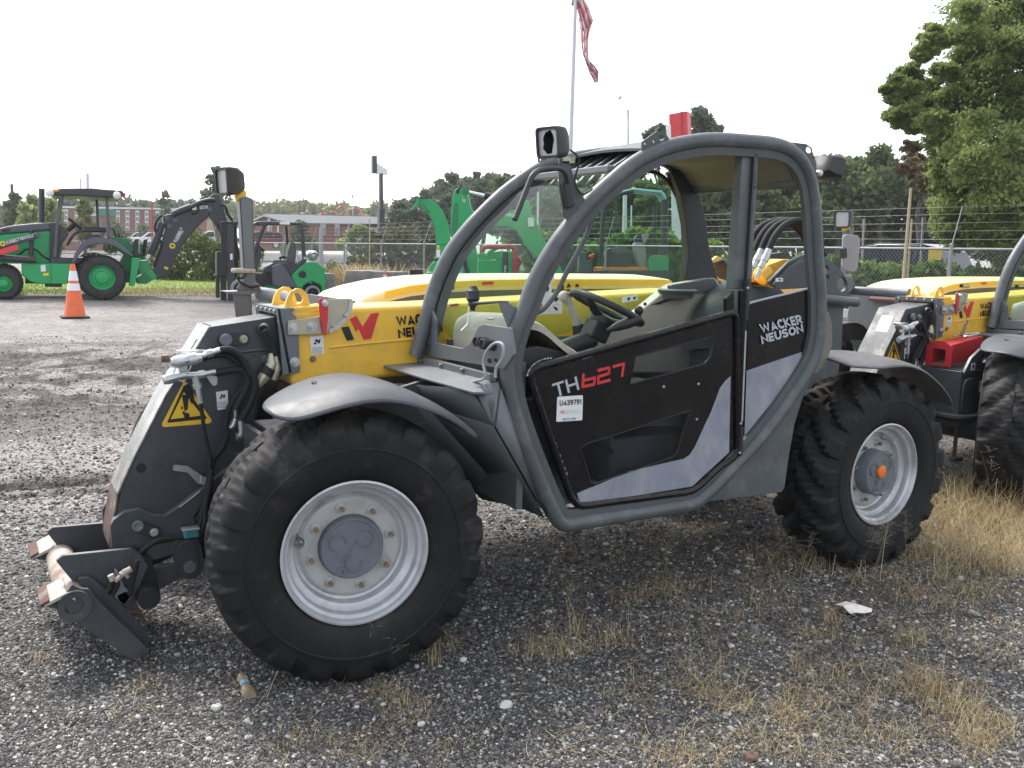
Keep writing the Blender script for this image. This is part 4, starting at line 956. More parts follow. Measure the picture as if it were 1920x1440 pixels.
b = MB(); b.loft([[A((tc_.x+.05,y,tc_.z+.0)), A((tc_.x+.17,y,tc_.z-.10)), A((tc_.x+.26,y,tc_.z-.13))] for y in (.74,1.24)], (0,0,-.015)); obj('back_plate', b, M['rust'], CA)
b = MB(); b.cyl(W(280,1123,.66), W(280,1123,.66)+A((0,.66,0)), .045, 20); b.prism(wl([(255,1030),(285,1050),(300,1110),(285,1140),(262,1130),(250,1080)], .74), (0,.46,0)); obj('coupler_pivot', b, M['blackm'], CA, .004)
tl_ = wl([(258,1078),(300,1062),(345,1055),(352,1078),(310,1100),(285,1112)], .80)
for q in (0, .28):
    b = MB(); b.prism([p+A((0,q,0)) for p in tl_], (0,.03,0)); obj('tilt_link', b, M['head'], CA, .004)
pl_ = pill((350,1030), (357,1062), .058, .79, 'head', CA, 'link_plate', .02); 
pill((351,1032), (356,1062), .040, .782, 'head', CA, 'link_boss', .01); bolt(356,1063,.782,.020,'hub',pl_)
b = MB(); b.prism(roundpoly(wl([(215,1066),(222,1072),(233,1100),(248,1115),(233,1136),(222,1128),(214,1100)], .66), .004, 2), (0,.008,0)); b.prism(wl([(214,1119),(233,1136),(248,1116),(236,1108)], .66), (0,.05,0)); obj('valve_bracket', b, M['cowl'], CA, .002)
b = MB()
for a, c, r in (((226,1078),(246,1066),.012),((207,1078),(212,1088),.012),((232,1068),(240,1083),.007),((216,1090),(226,1080),.009)): b.tube([W(*a,.63), W(*c,.63)], r, 10)
obj('valve_fitting', b, M['worn'], CA)
hose([(258,1050),(252,1075),(247,1095),(243,1115)], .66, .010, CA); hose([(210,1086),(207,1100),(200,1112)], .65, .010, CA); hose([(220,1090),(218,1102),(209,1116)], .655, .010, CA)

# ---- lamp pole on the far front corner
YP = 1.65
b = MB(); b.loft([[W(449,371,YP), W(462,368,YP), W(474,373,YP)], [W(457,506,YP), W(467,506,YP), W(479,506,YP)]], (0,.01,0)); b.prism(wl([(449,371),(452,371),(460,506),(457,506)], YP), (0,.06,0)); b.prism(wl([(471,372),(474,373),(479,506),(476,506)], YP), (0,.06,0))
pole = obj('lamp_pole', b, M['cowl'], TH, .003)
b = MB(); c = W(459,508,YP); b.lathe([(.058,.012),(.062,.0),(.058,-.010)], c+A((0,.03,0)), (0,0,1), 24); obj('pole_flange', b, M['worn'], pole)
b = MB(); b.prism(wl([(455,513),(478,512),(479,532),(457,533)], YP), (0,.06,0)); b.prism(wl([(444,540),(450,531),(486,532),(489,541),(486,546),(446,546)], YP-.02), (0,.012,0)); b.prism(wl([(424,547),(486,545),(470,553),(438,552)], YP-.04), (0,.14,-.0)); b.prism(wl([(437,550),(470,550),(473,600),(443,600)], YP-.03), (0,.008,0)); b.prism(wl([(468,550),(471,550),(474,600),(471,600)], YP-.03), (0,.09,0))
obj('pole_bracket', b, M['cowl'], pole, .002)
for (x, y) in ((451,540),(478,540)): bolt(x, y, YP-.022, .011, 'bolt', pole)
b = MB(); e0 = W(488,552,YP+.0); b.cyl(e0+A((.02,.05,0)), A((e0.x+.02,1.14,e0.z-.0)), .036, 14); obj('pole_tube', b, M['cowl'], pole)
b = MB(); b.tube(catmull([W(462,515,YP-.03), W(452,522,YP-.04), W(446,520,YP-.04), W(450,528,YP-.04), W(470,538,YP-.04), W(486,535,YP-.03)], 4), .006, 6); obj('pole_cable', b, M['blackm'], pole)
lamp(W(414,340,YP)+A((0,0,0)), (-.95,-.22,-.06), (-.22,.97,0), (-.06,-.02,1), pole, False, 1.12)
b = MB(); b.box(W(451,367,YP+.03), (.05,.05,.055)); obj('lamp_foot', b, M['warn'], pole, .008)
b = MB(); b.tube(catmull(wl([(452,352),(462,343),(474,352),(478,370),(476,384)], YP+.02), 4), .002, 5); obj('lamp_wire', b, M['zincy'], pole)

# ---- engine hood on the far side
M['maroon'] = mat('maroon_grille', (.085,.035,.032), .7, 0, .2, 20, .3, 90)
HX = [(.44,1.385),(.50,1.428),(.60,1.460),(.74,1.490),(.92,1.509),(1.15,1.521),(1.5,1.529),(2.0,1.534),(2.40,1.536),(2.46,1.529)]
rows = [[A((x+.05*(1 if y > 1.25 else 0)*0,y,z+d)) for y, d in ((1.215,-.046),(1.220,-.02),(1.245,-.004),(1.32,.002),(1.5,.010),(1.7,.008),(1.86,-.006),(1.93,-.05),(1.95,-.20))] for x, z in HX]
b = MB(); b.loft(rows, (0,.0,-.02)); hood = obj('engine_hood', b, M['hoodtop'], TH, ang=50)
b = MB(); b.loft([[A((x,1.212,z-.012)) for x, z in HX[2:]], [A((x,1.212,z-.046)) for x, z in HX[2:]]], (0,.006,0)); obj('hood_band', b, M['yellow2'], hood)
b = MB(); b.prism([A((x,1.217,z-.047)) for x, z in HX]+[A((2.46,1.232,.9)), A((.44,1.232,.9))], (0,.02,0)); b.box((.44,1.58,1.15), (.02,.70,.50)); obj('hood_side', b, M['hoodgrey'], hood)
b = MB(); b.prism([A((.40,1.24,1.345)), A((.50,1.24,1.415)), A((.50,1.72,1.415)), A((.40,1.72,1.345))], (0,0,-.02)); obj('hood_grille', b, M['maroon'], hood)
for x in (.92, 1.72):
    b = MB(); z = 1.52; b.box((x,1.208,z-.048), (.13,.01,.026)); b.mi = 1; b.box((x+.01,1.201,z-.046), (.09,.006,.018)); obj('latch', b, [M['blackm'], M['zinc']], hood, .003)
b = MB(); b.box((1.45,1.60,.95), (1.9,.60,.5)); obj('engine_bay', b, M['cowl_dark'], TH, .02)
b = MB(); b.prism([A((1.15,1.2055,1.484)), A((1.22,1.2055,1.487)), A((1.22,1.2055,1.503)), A((1.15,1.2055,1.500))], (0,.002,0)); obj('arrow_mark', b, M['red'], hood, flat=True)

# ---- rear tower, boom foot, rear hoses
YT = .83
TP = [(1442,528),(1480,490),(1503,479),(1538,474),(1556,488),(1582,511),(1591,532),(1589,556),(1582,573),(1578,650),(1570,720),(1480,720),(1470,560)]
b = MB()
hl = [[W(1549+6*math.cos(a), 505+7*math.sin(a), YT) for a in [2*math.pi*k/14 for k in range(14)]], [W(1579+9*math.cos(a), 533+14*math.sin(a), YT) for a in [2*math.pi*k/16 for k in range(16)]], [W(1552+2.5*math.cos(a), 520+4*math.sin(a), YT) for a in [2*math.pi*k/10 for k in range(10)]]]
b.holed(wl(TP, YT), hl, (0,.025,0)); tower = obj('boom_tower', b, M['frame_in'], TH, .003)
b = MB(); b.prism([p+A((0,.30,0)) for p in wl(TP, YT)], (0,.025,0)); obj('tower_plate', b, M['frame_in'], tower)
b = MB(); b.prism(wl([(1450,533),(1480,500),(1502,488),(1530,492),(1530,540),(1455,545)], YT-.03), (0,.02,0)); obj('tower_gusset', b, M['head'], tower, .01)
stick([(1455,521),(1468,521),(1468,528),(1454,528)], YT-.034, tower, [[(1459,523),(1465,523),(1463,527)]])
b = MB(); b.cyl(W(1540,560,.78), W(1606,567,.78), .030, 16); obj('rear_tube', b, M['frame'], TH)
b = MB(); b.box((2.9,1.0,.95), (.9,.5,.55)); b.box((3.25,1.55,.95), (.5,.6,.5)); obj('rear_body', b, M['cowl_dark'], TH, .02)
b = MB(); P = wl([(1324,502),(1330,492),(1345,480),(1354,484),(1357,494),(1346,506),(1348,518),(1366,524),(1345,527),(1332,520)], 1.0); b.prism(P, (0,.02,0)); obj('boom_lug', b, M['yellow'], boom, .002)
b = MB(); b.prism(wl([(1405,528),(1418,505),(1470,486),(1482,486),(1486,492),(1450,520),(1445,532)], .98), (0,.14,0)); b.cyl(W(1440,508,.92), W(1425,524,.92), .05, 14); obj('boom_foot', b, M['yellow'], boom, .008)
b = MB(); b.lathe([(.05,-.02),(.06,0),(.05,.02)], W(1357,506,.94), (1,.5,.2), 16); b.tube(wl([(1340,495),(1352,490),(1365,492),(1372,505)], .93), .012, 8); obj('valve_block', b, M['dashblk'], boom)
for off_, Y in ((0,.80),(-14,.86),(-26,.92),(-40,.98)):
    hose([(1441+off_,470),(1452+off_,444),(1470+off_,423),(1494+off_*.8,413),(1514+off_*.7,421),(1532+off_*.6,446),(1545+off_*.5,480)], Y, .020, tower)
for off_, Y in ((0,.80),(-14,.86)):
    b = MB(); b.tube(wl([(1442+off_,468),(1437+off_,480),(1436.9+off_,480),(1432+off_,490),(1431.9+off_,490),(1426+off_,502),(1425.9+off_,502),(1418+off_,524)], Y), [.021,.021,.024,.024,.019,.019,.012,.012], 12); obj('hose_end', b, M['zinc'], tower)
hose([(1392,462),(1382,480),(1370,505),(1362,525)], .90, .017, tower)
b = MB(); b.tube(wl([(1378,492),(1386,500),(1388,515)], .90), .014, 8); b.ball(W(1372,512,.88), .02); obj('hose_fitting', b, M['zinc'], tower)

# ================================================================== the second telehandler: the same machine, parked behind
L2, R2 = Vector((4.885, .262, .024)), .0224
T2 = dup(TH, L2, R2)
T2['label'] = 'matching telehandler behind, cut off by the frame, with mirror and red brace on its front'
T2['group'] = TH['group']; TH['label'] = 'nearest telehandler, whole in view, grey open cab with black door and paper tag'
def inv2(p):
    return Matrix.Rotation(-R2, 3, 'Z') @ (Vector(p)-L2)
MI = Matrix.Rotation(-R2, 3, 'Z')
kin = Matrix.Rotation(rad(37), 4, 'Z')                     # its front wheels are turned
for o in T2.children:
    if o.name.startswith('wheel'):
        xs_ = [v.co for v in o.data.vertices]; c_ = sum(xs_, Vector())/len(xs_)
        if c_.x < 1.5:
            c_ = Vector((c_.x, c_.y+(.14 if c_.y < 1 else -.14), 0)); o.matrix_local = Matrix.Translation(c_) @ kin @ Matrix.Translation(-c_)
pole2 = [o for o in T2.children if o.name.startswith('lamp_pole')][0]
def obj2(name, mb, m, par, **k):                             # built where it stands, carried by the second machine
    mb.v = [tuple(inv2(v)+Vector(par_loc)) for v in mb.v]
    return obj(name, mb, m, par, **k)
par_loc = L2
b = MB(); Yq = W(1590,470,2.0).y; Yq = (Matrix.Rotation(R2,3,'Z') @ Vector((.0,1.60,0)) + L2).y
pm = roundpoly(wl([(1581,443),(1586,439),(1608,441),(1614,449),(1608,505),(1601,511),(1584,508),(1579,500)], Yq-.05), .012, 3)
b.prism(pm, (.03,.035,0)); mir = obj2('mirror', b, M['mirrorback'], T2, bevel=.008)
b = MB(); b.prism(wl([(1580,466),(1588,465),(1589,483),(1580,485)], Yq-.065), (0,.03,0)); obj2('mirror_clamp', b, M['dashblk'], T2, bevel=.003)
b = MB(); b.prism([Matrix.Rotation(R2,3,'Z') @ v + L2 for v in roundpoly([A((-.20,y,z)) for y, z in ((1.74,1.49),(1.56,1.49),(1.50,1.53),(1.43,1.52),(1.40,1.46),(1.43,1.41),(1.49,1.39),(1.52,1.30),(1.74,1.33))], .03, 3)], (.012,0,0)); obj2('bracket_plate', b, M['frame_in'], T2, bevel=.002)
# red cylinder brace lying on the deck of the second machine
RB = Pl(W(1790,690,1.0)); 
def l2(x, y, z): return Matrix.Rotation(R2,3,'Z') @ Vector((x,y,z)) + L2
b = MB(); x0, x1 = -.20, .20; y0, y1, z0, z1 = .58, .71, .935, 1.065
for (yy, t) in ((y0,.008),(y1,.008)): b.para(l2(x0,yy,z0), l2(x1,yy,z0+.06)-l2(x0,yy,z0), (0,t,0), (0,0,z1-z0))
b.para(l2(x0,y0,z1), l2(x1,y0,z1+.06)-l2(x0,y0,z1), (0,y1-y0+.008,0), (0,0,.008))
fl_o = [l2(x0,y,z) for y, z in ((y0-.03,z0-.01),(y0-.03,z1-.0),(y0+.03,z1+.04),(y1-.03,z1+.04),(y1+.04,z1-.0),(y1+.04,z0-.01))]
b.holed(fl_o, [[l2(x0,y,z) for y, z in ((y0+.02,z0+.005),(y0+.02,z1-.02),(y1-.01,z1-.02),(y1-.01,z0+.005))]], (-.008,0,0))
brace = obj2('cylinder_brace', b, M['redbox'], T2, bevel=.002)
b = MB(); q = l2(.06,.66,1.135); b.cyl(q, q+A((.045,.0,.11)), .012, 10); obj2('brace_pin', b, M['bolt'], brace)
b = MB(); b.tube(catmull([l2(.04,.62,1.13), l2(.0,.60,1.135), l2(.03,.57,1.14), l2(.14,.58,1.15), l2(.18,.62,1.15), l2(.10,.66,1.14), l2(.0,.68,1.13)], 4), .006, 6); obj2('brace_clip', b, M['zinc'], brace)
# ================================================================== the yard
def struct(o, kind='structure'): o['kind'] = kind; return o
def gzv(X, Y):
    t = np.maximum(0, Y-2.5); f = np.minimum(.024*(t*t/(t+3.0)), .45)
    return f + .006*np.clip(X-1, 0, 6)
def gz(x, y): return float(gzv(np.array(float(x)), np.array(float(y))))
def vnoise(X, Y, s, seed):                                 # smooth value noise
    r = np.random.default_rng(seed).random((256,256)); x, y = X*s, Y*s
    xi, yi = np.floor(x).astype(int), np.floor(y).astype(int); fx, fy = x-xi, y-yi
    fx, fy = fx*fx*(3-2*fx), fy*fy*(3-2*fy); g = lambda a, c: r[a % 256, c % 256]
    return (g(xi,yi)*(1-fx)+g(xi+1,yi)*fx)*(1-fy)+(g(xi,yi+1)*(1-fx)+g(xi+1,yi+1)*fx)*fy
def churn(X, Y): return np.clip((Y-4.9)/1.2, 0, 1)*np.clip((13.5-Y)/3, 0, 1)*np.clip((1.9-X+.12*(Y-5))/1.5, 0, 1)
def rut(X, Y): return Y-3.82+.10*(X+.6)-.10*(vnoise(X,Y,.9,6)-.5), np.clip((.3-X)/.8, 0, 1)
def bumps(X, Y):
    near = np.clip((Y+6)/4, 0, 1)*np.clip((26-Y)/6, 0, 1)*np.clip((18-np.abs(X))/5, 0, 1)
    h = (vnoise(X,Y,.5,1)-.5)*.035+(vnoise(X,Y,2.1,2)-.5)*.016+(vnoise(X,Y,6.3,3)-.5)*.006
    mud = churn(X, Y)                                                                       # churned by tyres
    h += mud*((vnoise(X*.5+Y*.15,Y*1.5,1.7,4)-.5)*.13+(vnoise(X*.7,Y*1.6,4.2,5)-.5)*.09+(vnoise(X,Y*1.4,10.5,15)-.5)*.03)
    d1, on = rut(X, Y)
    h += on*(-.075*np.exp(-(d1/.07)**2)-.04*np.exp(-((d1+.28)/.05)**2)+.030*np.exp(-((d1-.16)/.07)**2))
    return near*h*np.where((np.abs(Y-.2) < .4), .35, 1.0)
def axis(lo, hi, st, far, gr=1.18):
    a = list(np.arange(lo, hi, st)); s = st
    while a[-1] < far: s *= gr; a.append(a[-1]+s)
    s = st
    while a[0] > -far: s *= gr; a.insert(0, a[0]-s)
    return np.array(a)
gx, gy = axis(-7, 8, .045, 340), axis(-2.4, 14.5, .045, 340)
X, Y = np.meshgrid(gx, gy)
Z = gzv(X, Y)+bumps(X, Y)
def npmesh(name, co, quads, m, parent=None, smooth=True):
    me = bpy.data.meshes.new(name); n = len(co); k = quads.shape[1]
    me.vertices.add(n); me.vertices.foreach_set('co', np.ascontiguousarray(co, dtype=np.float32).ravel())
    me.loops.add(quads.size); me.loops.foreach_set('vertex_index', np.ascontiguousarray(quads, dtype=np.int32).ravel())
    me.polygons.add(len(quads)); me.polygons.foreach_set('loop_start', np.arange(0, quads.size, k, dtype=np.int32))
    me.polygons.foreach_set('use_smooth', [smooth]*len(quads))
    me.materials.append(m); me.update(calc_edges=True); me.validate()
    o = bpy.data.objects.new(name, me); COL.objects.link(o)
    if parent is not None: o.parent = parent
    return o
def gridq(r, c):
    i = np.arange(r*c).reshape(r, c); return np.stack([i[:-1,:-1], i[:-1,1:], i[1:,1:], i[1:,:-1]], -1).reshape(-1, 4)
# gravel: small stones in dark fines, pale dust patches, muddy tracks
def ground_mat():
    m = bpy.data.materials.new('gravel'); m.use_nodes = True; nt = m.node_tree; N = nt.nodes; L = nt.links; b = N['Principled BSDF']
    b.inputs['Roughness'].default_value = .85; b.inputs['Specular IOR Level'].default_value = .25
    g = N.new('ShaderNodeNewGeometry'); P = g.outputs['Position']
    def voro(sc, feat='F1', ran=1):
        v = N.new('ShaderNodeTexVoronoi'); v.inputs['Scale'].default_value = sc; v.inputs['Randomness'].default_value = ran; L.new(P, v.inputs['Vector']); return v
    def noise(sc, d=5, r=.6, vec=None):
        n = N.new('ShaderNodeTexNoise'); n.inputs['Scale'].default_value = sc; n.inputs['Detail'].default_value = d; n.inputs['Roughness'].default_value = r; L.new(vec or P, n.inputs['Vector']); return n.outputs['Fac']
    def ramp(f, els):
        r = N.new('ShaderNodeValToRGB'); cr = r.color_ramp
        while len(cr.elements) < len(els): cr.elements.new(.5)
        for e, (p, c) in zip(cr.elements, els): e.position = p; e.color = (*c, 1) if len(c) == 3 else c
        L.new(f, r.inputs['Fac']); return r.outputs['Color']
    def mix(f, a, c, mode='MIX'):
        x = N.new('ShaderNodeMix'); x.data_type = 'RGBA'; x.blend_type = mode
        if isinstance(f, float): x.inputs[0].default_value = f
        else: L.new(f, x.inputs[0])
        for s, v in ((x.inputs[6], a), (x.inputs[7], c)):
            if isinstance(v, tuple): s.default_value = (*v, 1)
            else: L.new(v, s)
        return x.outputs[2]
    def sep(c):
        s = N.new('ShaderNodeSeparateColor'); L.new(c, s.inputs[0]); return s.outputs[0]
    v1, v2 = voro(118), voro(60)
    stones = [(0,(.030,.029,.029)),(.30,(.060,.058,.059)),(.55,(.115,.111,.110)),(.74,(.20,.188,.178)),(.86,(.30,.285,.27)),(.95,(.44,.42,.40)),(1,(.60,.58,.55))]
    c1 = ramp(sep(v1.outputs['Color']), stones); c2 = ramp(sep(v2.outputs['Color']), stones)
    c = mix(ramp(noise(9), [(.45,(0,0,0)),(.6,(1,1,1))]), c1, c2)
    e = ramp(v1.outputs['Distance'], [(.35,(1,1,1)),(.75,(.42,.42,.42))]); c = mix(.55, c, e, 'MULTIPLY')
    # dark damp fines, and paler dusty gravel further off on the left
    c = mix(ramp(noise(1.3, 7, .65), [(.44,(0,0,0)),(.66,(.82,.82,.82))]), c, (.052,.049,.049))
    px = N.new('ShaderNodeSeparateXYZ'); L.new(P, px.inputs[0])
    def mr(v, a, d, lo=0, hi=1):
        r = N.new('ShaderNodeMapRange'); r.interpolation_type = 'SMOOTHSTEP'; r.inputs['From Min'].default_value = a; r.inputs['From Max'].default_value = d; r.inputs['To Min'].default_value = lo; r.inputs['To Max'].default_value = hi; L.new(v, r.inputs['Value']); return r.outputs[0]
    def mul(a, d):
        x = N.new('ShaderNodeMath'); x.operation = 'MULTIPLY'; L.new(a, x.inputs[0])
        if isinstance(d, float): x.inputs[1].default_value = d
        else: L.new(d, x.inputs[1])
        return x.outputs[0]
    far = mul(mr(px.outputs['Y'], .9, 3.6), mr(px.outputs['X'], 5.0, 1.2))
    dusty = mul(far, ramp(noise(.8, 6, .6), [(.30,(.45,.45,.45)),(.60,(.95,.95,.95))]))
    c = mix(dusty, c, mix(ramp(noise(42, 7, .85), [(.42,(0,0,0)),(.47,(.35,.35,.35)),(.60,(1,1,1))]), (.120,.108,.100), (.60,.555,.525)))
    mp = N.new('ShaderNodeMapping'); mp.inputs['Scale'].default_value = (.35,1.7,1); mp.inputs['Rotation'].default_value = (0,0,rad(-14)); L.new(P, mp.inputs['Vector'])
    aw = N.new('ShaderNodeAttribute'); aw.attribute_name = 'wet_soil'
    c = mix(mul(aw.outputs['Fac'], .92), c, mix(ramp(noise(16, 6, .7), [(.4,(0,0,0)),(.65,(1,1,1))]), (.050,.043,.039), (.18,.158,.145)))
    c = mix(mul(far, .8), c, ramp(noise(5.5, 10, .82), [(.36,(.45,.44,.43)),(.52,(1,1,1)),(.66,(1.25,1.24,1.22))]), 'MULTIPLY')
    # dead grass litter towards the right
    lit = mul(mul(mr(px.outputs['X'], .6, 3.0), mr(px.outputs['Y'], 4.0, 1.0)), ramp(noise(2.6, 8, .75), [(.46,(0,0,0)),(.62,(.8,.8,.8))]))
    c = mix(lit, c, mix(ramp(noise(60, 3, .7), [(.4,(0,0,0)),(.6,(1,1,1))]), (.10,.075,.045), (.26,.20,.12)))
    # packed dark earth under the parked machines
    L.new(c, b.inputs['Base Color'])
    bp = N.new('ShaderNodeBump'); bp.inputs['Strength'].default_value = .75; bp.inputs['Distance'].default_value = .012; bp.invert = True
    h = N.new('ShaderNodeMath'); h.operation = 'ADD'; L.new(v1.outputs['Distance'], h.inputs[0]); L.new(mul(v2.outputs['Distance'], .6), h.inputs[1])
    L.new(h.outputs[0], bp.inputs['Height']); b2 = N.new('ShaderNodeBump'); b2.inputs['Strength'].default_value = .6; b2.inputs['Distance'].default_value = .05
    L.new(noise(7, 8, .7), b2.inputs['Height']); L.new(bp.outputs[0], b2.inputs['Normal']); L.new(b2.outputs[0], b.inputs['Normal'])
    return m
M['ground'] = ground_mat()
gr = npmesh('ground', np.stack([X.ravel(), Y.ravel(), Z.ravel()], 1), gridq(len(gy), len(gx)), M['ground'])
d1, on = rut(X, Y)                                         # where the soil is wet and turned up
soil = churn(X, Y)*np.clip((vnoise(X*.5+Y*.15,Y*1.5,1.7,4)*.55+vnoise(X*.55,Y*1.7,4.6,14)*.55-.53)/.06, 0, 1)*.95+on*(1.0*np.exp(-(np.abs(d1)/.10)**4)+np.exp(-((d1+.26)/.05)**4)*.9+.35*np.exp(-(np.abs(d1+.12)/.22)**4))
at_ = gr.data.attributes.new('wet_soil', 'FLOAT', 'POINT'); at_.data.foreach_set('value', np.clip(soil, 0, 1).ravel().astype(np.float32))
struct(gr)
gax = lambda x, y: gz(x, y)+float(bumps(np.array([[float(x)]]), np.array([[float(y)]]))[0,0])

def island_mat(name, stops, rough=.7, transl=0.0, scale=.0, spec=.3):
    m = bpy.data.materials.new(name); m.use_nodes = True; N = m.node_tree.nodes; L = m.node_tree.links; b = N['Principled BSDF']; o = N['Material Output']
    b.inputs['Roughness'].default_value = rough; b.inputs['Specular IOR Level'].default_value = spec
    g = N.new('ShaderNodeNewGeometry'); fac = g.outputs['Random Per Island']
    if scale:
        n = N.new('ShaderNodeTexNoise'); n.inputs['Scale'].default_value = scale; n.inputs['Detail'].default_value = 3; L.new(g.outputs['Position'], n.inputs['Vector'])
        a = N.new('ShaderNodeMath'); a.operation = 'MULTIPLY_ADD'; a.inputs[1].default_value = 1.8; a.inputs[2].default_value = -.75; L.new(n.outputs['Fac'], a.inputs[0])
        x = N.new('ShaderNodeMath'); x.operation = 'MULTIPLY_ADD'; x.inputs[1].default_value = .65; L.new(fac, x.inputs[0]); L.new(a.outputs[0], x.inputs[2]); fac = x.outputs[0]
    r = N.new('ShaderNodeValToRGB'); cr = r.color_ramp
    while len(cr.elements) < len(stops): cr.elements.new(.5)
    for e, (p, c) in zip(cr.elements, stops): e.position = p; e.color = (*c, 1)
    L.new(fac, r.inputs['Fac']); L.new(r.outputs['Color'], b.inputs['Base Color'])
    if transl:
        t = N.new('ShaderNodeBsdfTranslucent'); L.new(r.outputs['Color'], t.inputs['Color']); x = N.new('ShaderNodeMixShader'); x.inputs[0].default_value = transl
        L.new(b.outputs[0], x.inputs[1]); L.new(t.outputs[0], x.inputs[2]); L.new(x.outputs[0], o.inputs['Surface'])
    return m
# loose stones near the viewer
M['stones'] = island_mat('loose_stones', [(0,(.040,.038,.038)),(.35,(.082,.078,.076)),(.66,(.155,.148,.142)),(.84,(.25,.24,.225)),(.94,(.42,.405,.385)),(1,(.66,.64,.60))], .8)
t_ = (1+5**.5)/2
ICO = np.array([(-1,t_,0),(1,t_,0),(-1,-t_,0),(1,-t_,0),(0,-1,t_),(0,1,t_),(0,-1,-t_),(0,1,-t_),(t_,0,-1),(t_,0,1),(-t_,0,-1),(-t_,0,1)])/1.9
ICF = np.array([(0,11,5),(0,5,1),(0,1,7),(0,7,10),(0,10,11),(1,5,9),(5,11,4),(11,10,2),(10,7,6),(7,1,8),(3,9,4),(3,4,2),(3,2,6),(3,6,8),(3,8,9),(4,9,5),(2,4,11),(6,2,10),(8,6,7),(9,8,1)])
def inview(P, mx=40):
    q = (P-CAM) @ ROT.T; u = 960+FOC*q[:,0]/q[:,2]; v = 720+FOC*q[:,1]/q[:,2]
    return (q[:,2] > .3) & (u > -mx) & (u < 1920+mx) & (v > -mx) & (v < 1440+mx), q[:,2]
def scatter_stones(n, size_fn, u0=-30, u1=1950):
    v_ = 1480-830*RNG.random(n)**1.55; D_ = np.stack([RNG.uniform(u0,u1,n)-960, v_-720, np.full(n, FOC)], 1) @ ROT; k_ = (.04-CAM[2])/D_[:,2]
    x, y = CAM[0]+D_[:,0]*k_, CAM[1]+D_[:,1]*k_; z = gzv(x, y)+bumps(x[None], y[None])[0]
    P = np.stack([x,y,z], 1); ok, dep = inview(P, 1200); P, dep = P[ok], dep[ok]
    r = size_fn(len(P))*np.clip(dep/3.2, .8, 1.8)
    ang = RNG.uniform(0, 6.28, len(P)); s = RNG.uniform(.65,1.3,(len(P),3)); s[:,2] *= .75
    J = ICO[None]*RNG.uniform(.78,1.18,(len(P),12,1))*s[:,None]
    c, k = np.cos(ang)[:,None], np.sin(ang)[:,None]
    V = np.stack([J[...,0]*c-J[...,1]*k, J[...,0]*k+J[...,1]*c, J[...,2]], -1)*r[:,None,None]+P[:,None]+np.array([0,0,1])*(r*.15)[:,None,None]
    F = ICF[None]+12*np.arange(len(P))[:,None,None]
    return V.reshape(-1,3), F.reshape(-1,3)
V, F = scatter_stones(165000, lambda n: np.clip(RNG.lognormal(math.log(.0040), .38, n), .0020, .014))
for a_, c_ in ((-1150,-30), (1950,2700)):
    V2, F2 = scatter_stones(42000, lambda n: np.clip(RNG.lognormal(math.log(.0046), .36, n), .002, .014), a_, c_); F = np.vstack([F, F2+len(V)]); V = np.vstack([V, V2])
st_ = npmesh('gravel_stones', V, F, M['stones'], smooth=False); struct(st_, 'stuff')
M['palestone'] = mat('pale_stone', (.62,.60,.56), .85, 0, .12, 20, .4, 90)
def stone(px, py, r, label, m='palestone'):
    p = gp(px, py); b = MB(); b.ball((p.x,p.y,gax(p.x,p.y)+r*.45), (r*1.15,r*.9,r*.72), 9, 6, .2)
    tag(obj('stone', b, M[m], ang=30), label, 'stone', 'pale stones lying on the gravel')
stone(948, 1326, .024, 'largest white stone, triangular, on open gravel in the foreground')
stone(405, 1331, .017, 'white stone below the crushed plastic bottle at the front')
stone(868, 1240, .016, 'white stone close to the right edge of the nearest front tyre')
stone(790, 1360, .014, 'small rounded white stone near the bottom middle, left of the triangular one')
M['redstone'] = mat('red_brown_stone', (.17,.10,.075), .85, 0, .2, 20, .4, 90)
stone(1408, 1420, .022, 'reddish brown stone at the bottom edge among dry stalks', 'redstone')

# ------------------------------------------------------------------ dry grass
M['straw'] = island_mat('dry_straw', [(0,(.20,.12,.055)),(.35,(.38,.28,.14)),(.7,(.56,.46,.26)),(1,(.70,.62,.42))], .8, .25)
M['lawn'] = island_mat('lawn_blades', [(0,(.10,.17,.02)),(.5,(.19,.29,.04)),(1,(.28,.36,.07))], .8, .3)
class Blades:
    def __init__(s): s.v = []; s.f = []; s.n = 0
    def blade(s, p, h, lean, az, w, curl=.5, seg=3):
        d = np.array([math.cos(az), math.sin(az), 0]); sd = np.array([-math.sin(az), math.cos(az), 0]); vs = []
        th = .5*lean; c = np.array(p, dtype=float)             # the blade arches over as it rises
        for k in range(seg+1):
            t = k/seg; ww = w*(1-.75*t); vs += [c-sd*ww, c+sd*ww]
            c = c+(d*math.sin(th)+np.array([0,0,math.cos(th)]))*(h/seg); th += (curl*1.3+lean*.35)/seg
        k0 = s.n; s.v += vs; s.n += len(vs)
        for k in range(seg): a = k0+2*k; s.f.append((a,a+1,a+3,a+2))
    def tuft(s, x, y, n, r, h0, h1, lean=.7, w=.0016):
        for _ in range(n):
            a = random.uniform(0, 6.283); q = r*math.sqrt(random.random()); X_, Y_ = x+q*math.cos(a), y+q*math.sin(a)
            s.blade((X_,Y_,gz(X_,Y_)-.005), random.uniform(h0,h1), min(1.7, random.uniform(.1,2.0)*lean), random.uniform(0,6.283), w*random.uniform(.4,1.0), random.uniform(.1,1.5), 5)
    def build(s, name, m): return npmesh(name, np.array(s.v), np.array(s.f), M[m])
B = Blades()
def tuft(px, py, n, r, h0, h1, lean=.8, w=.0016):
    p = gp(px, py); B.tuft(p.x, p.y, n, r, h0, h1, lean, w)
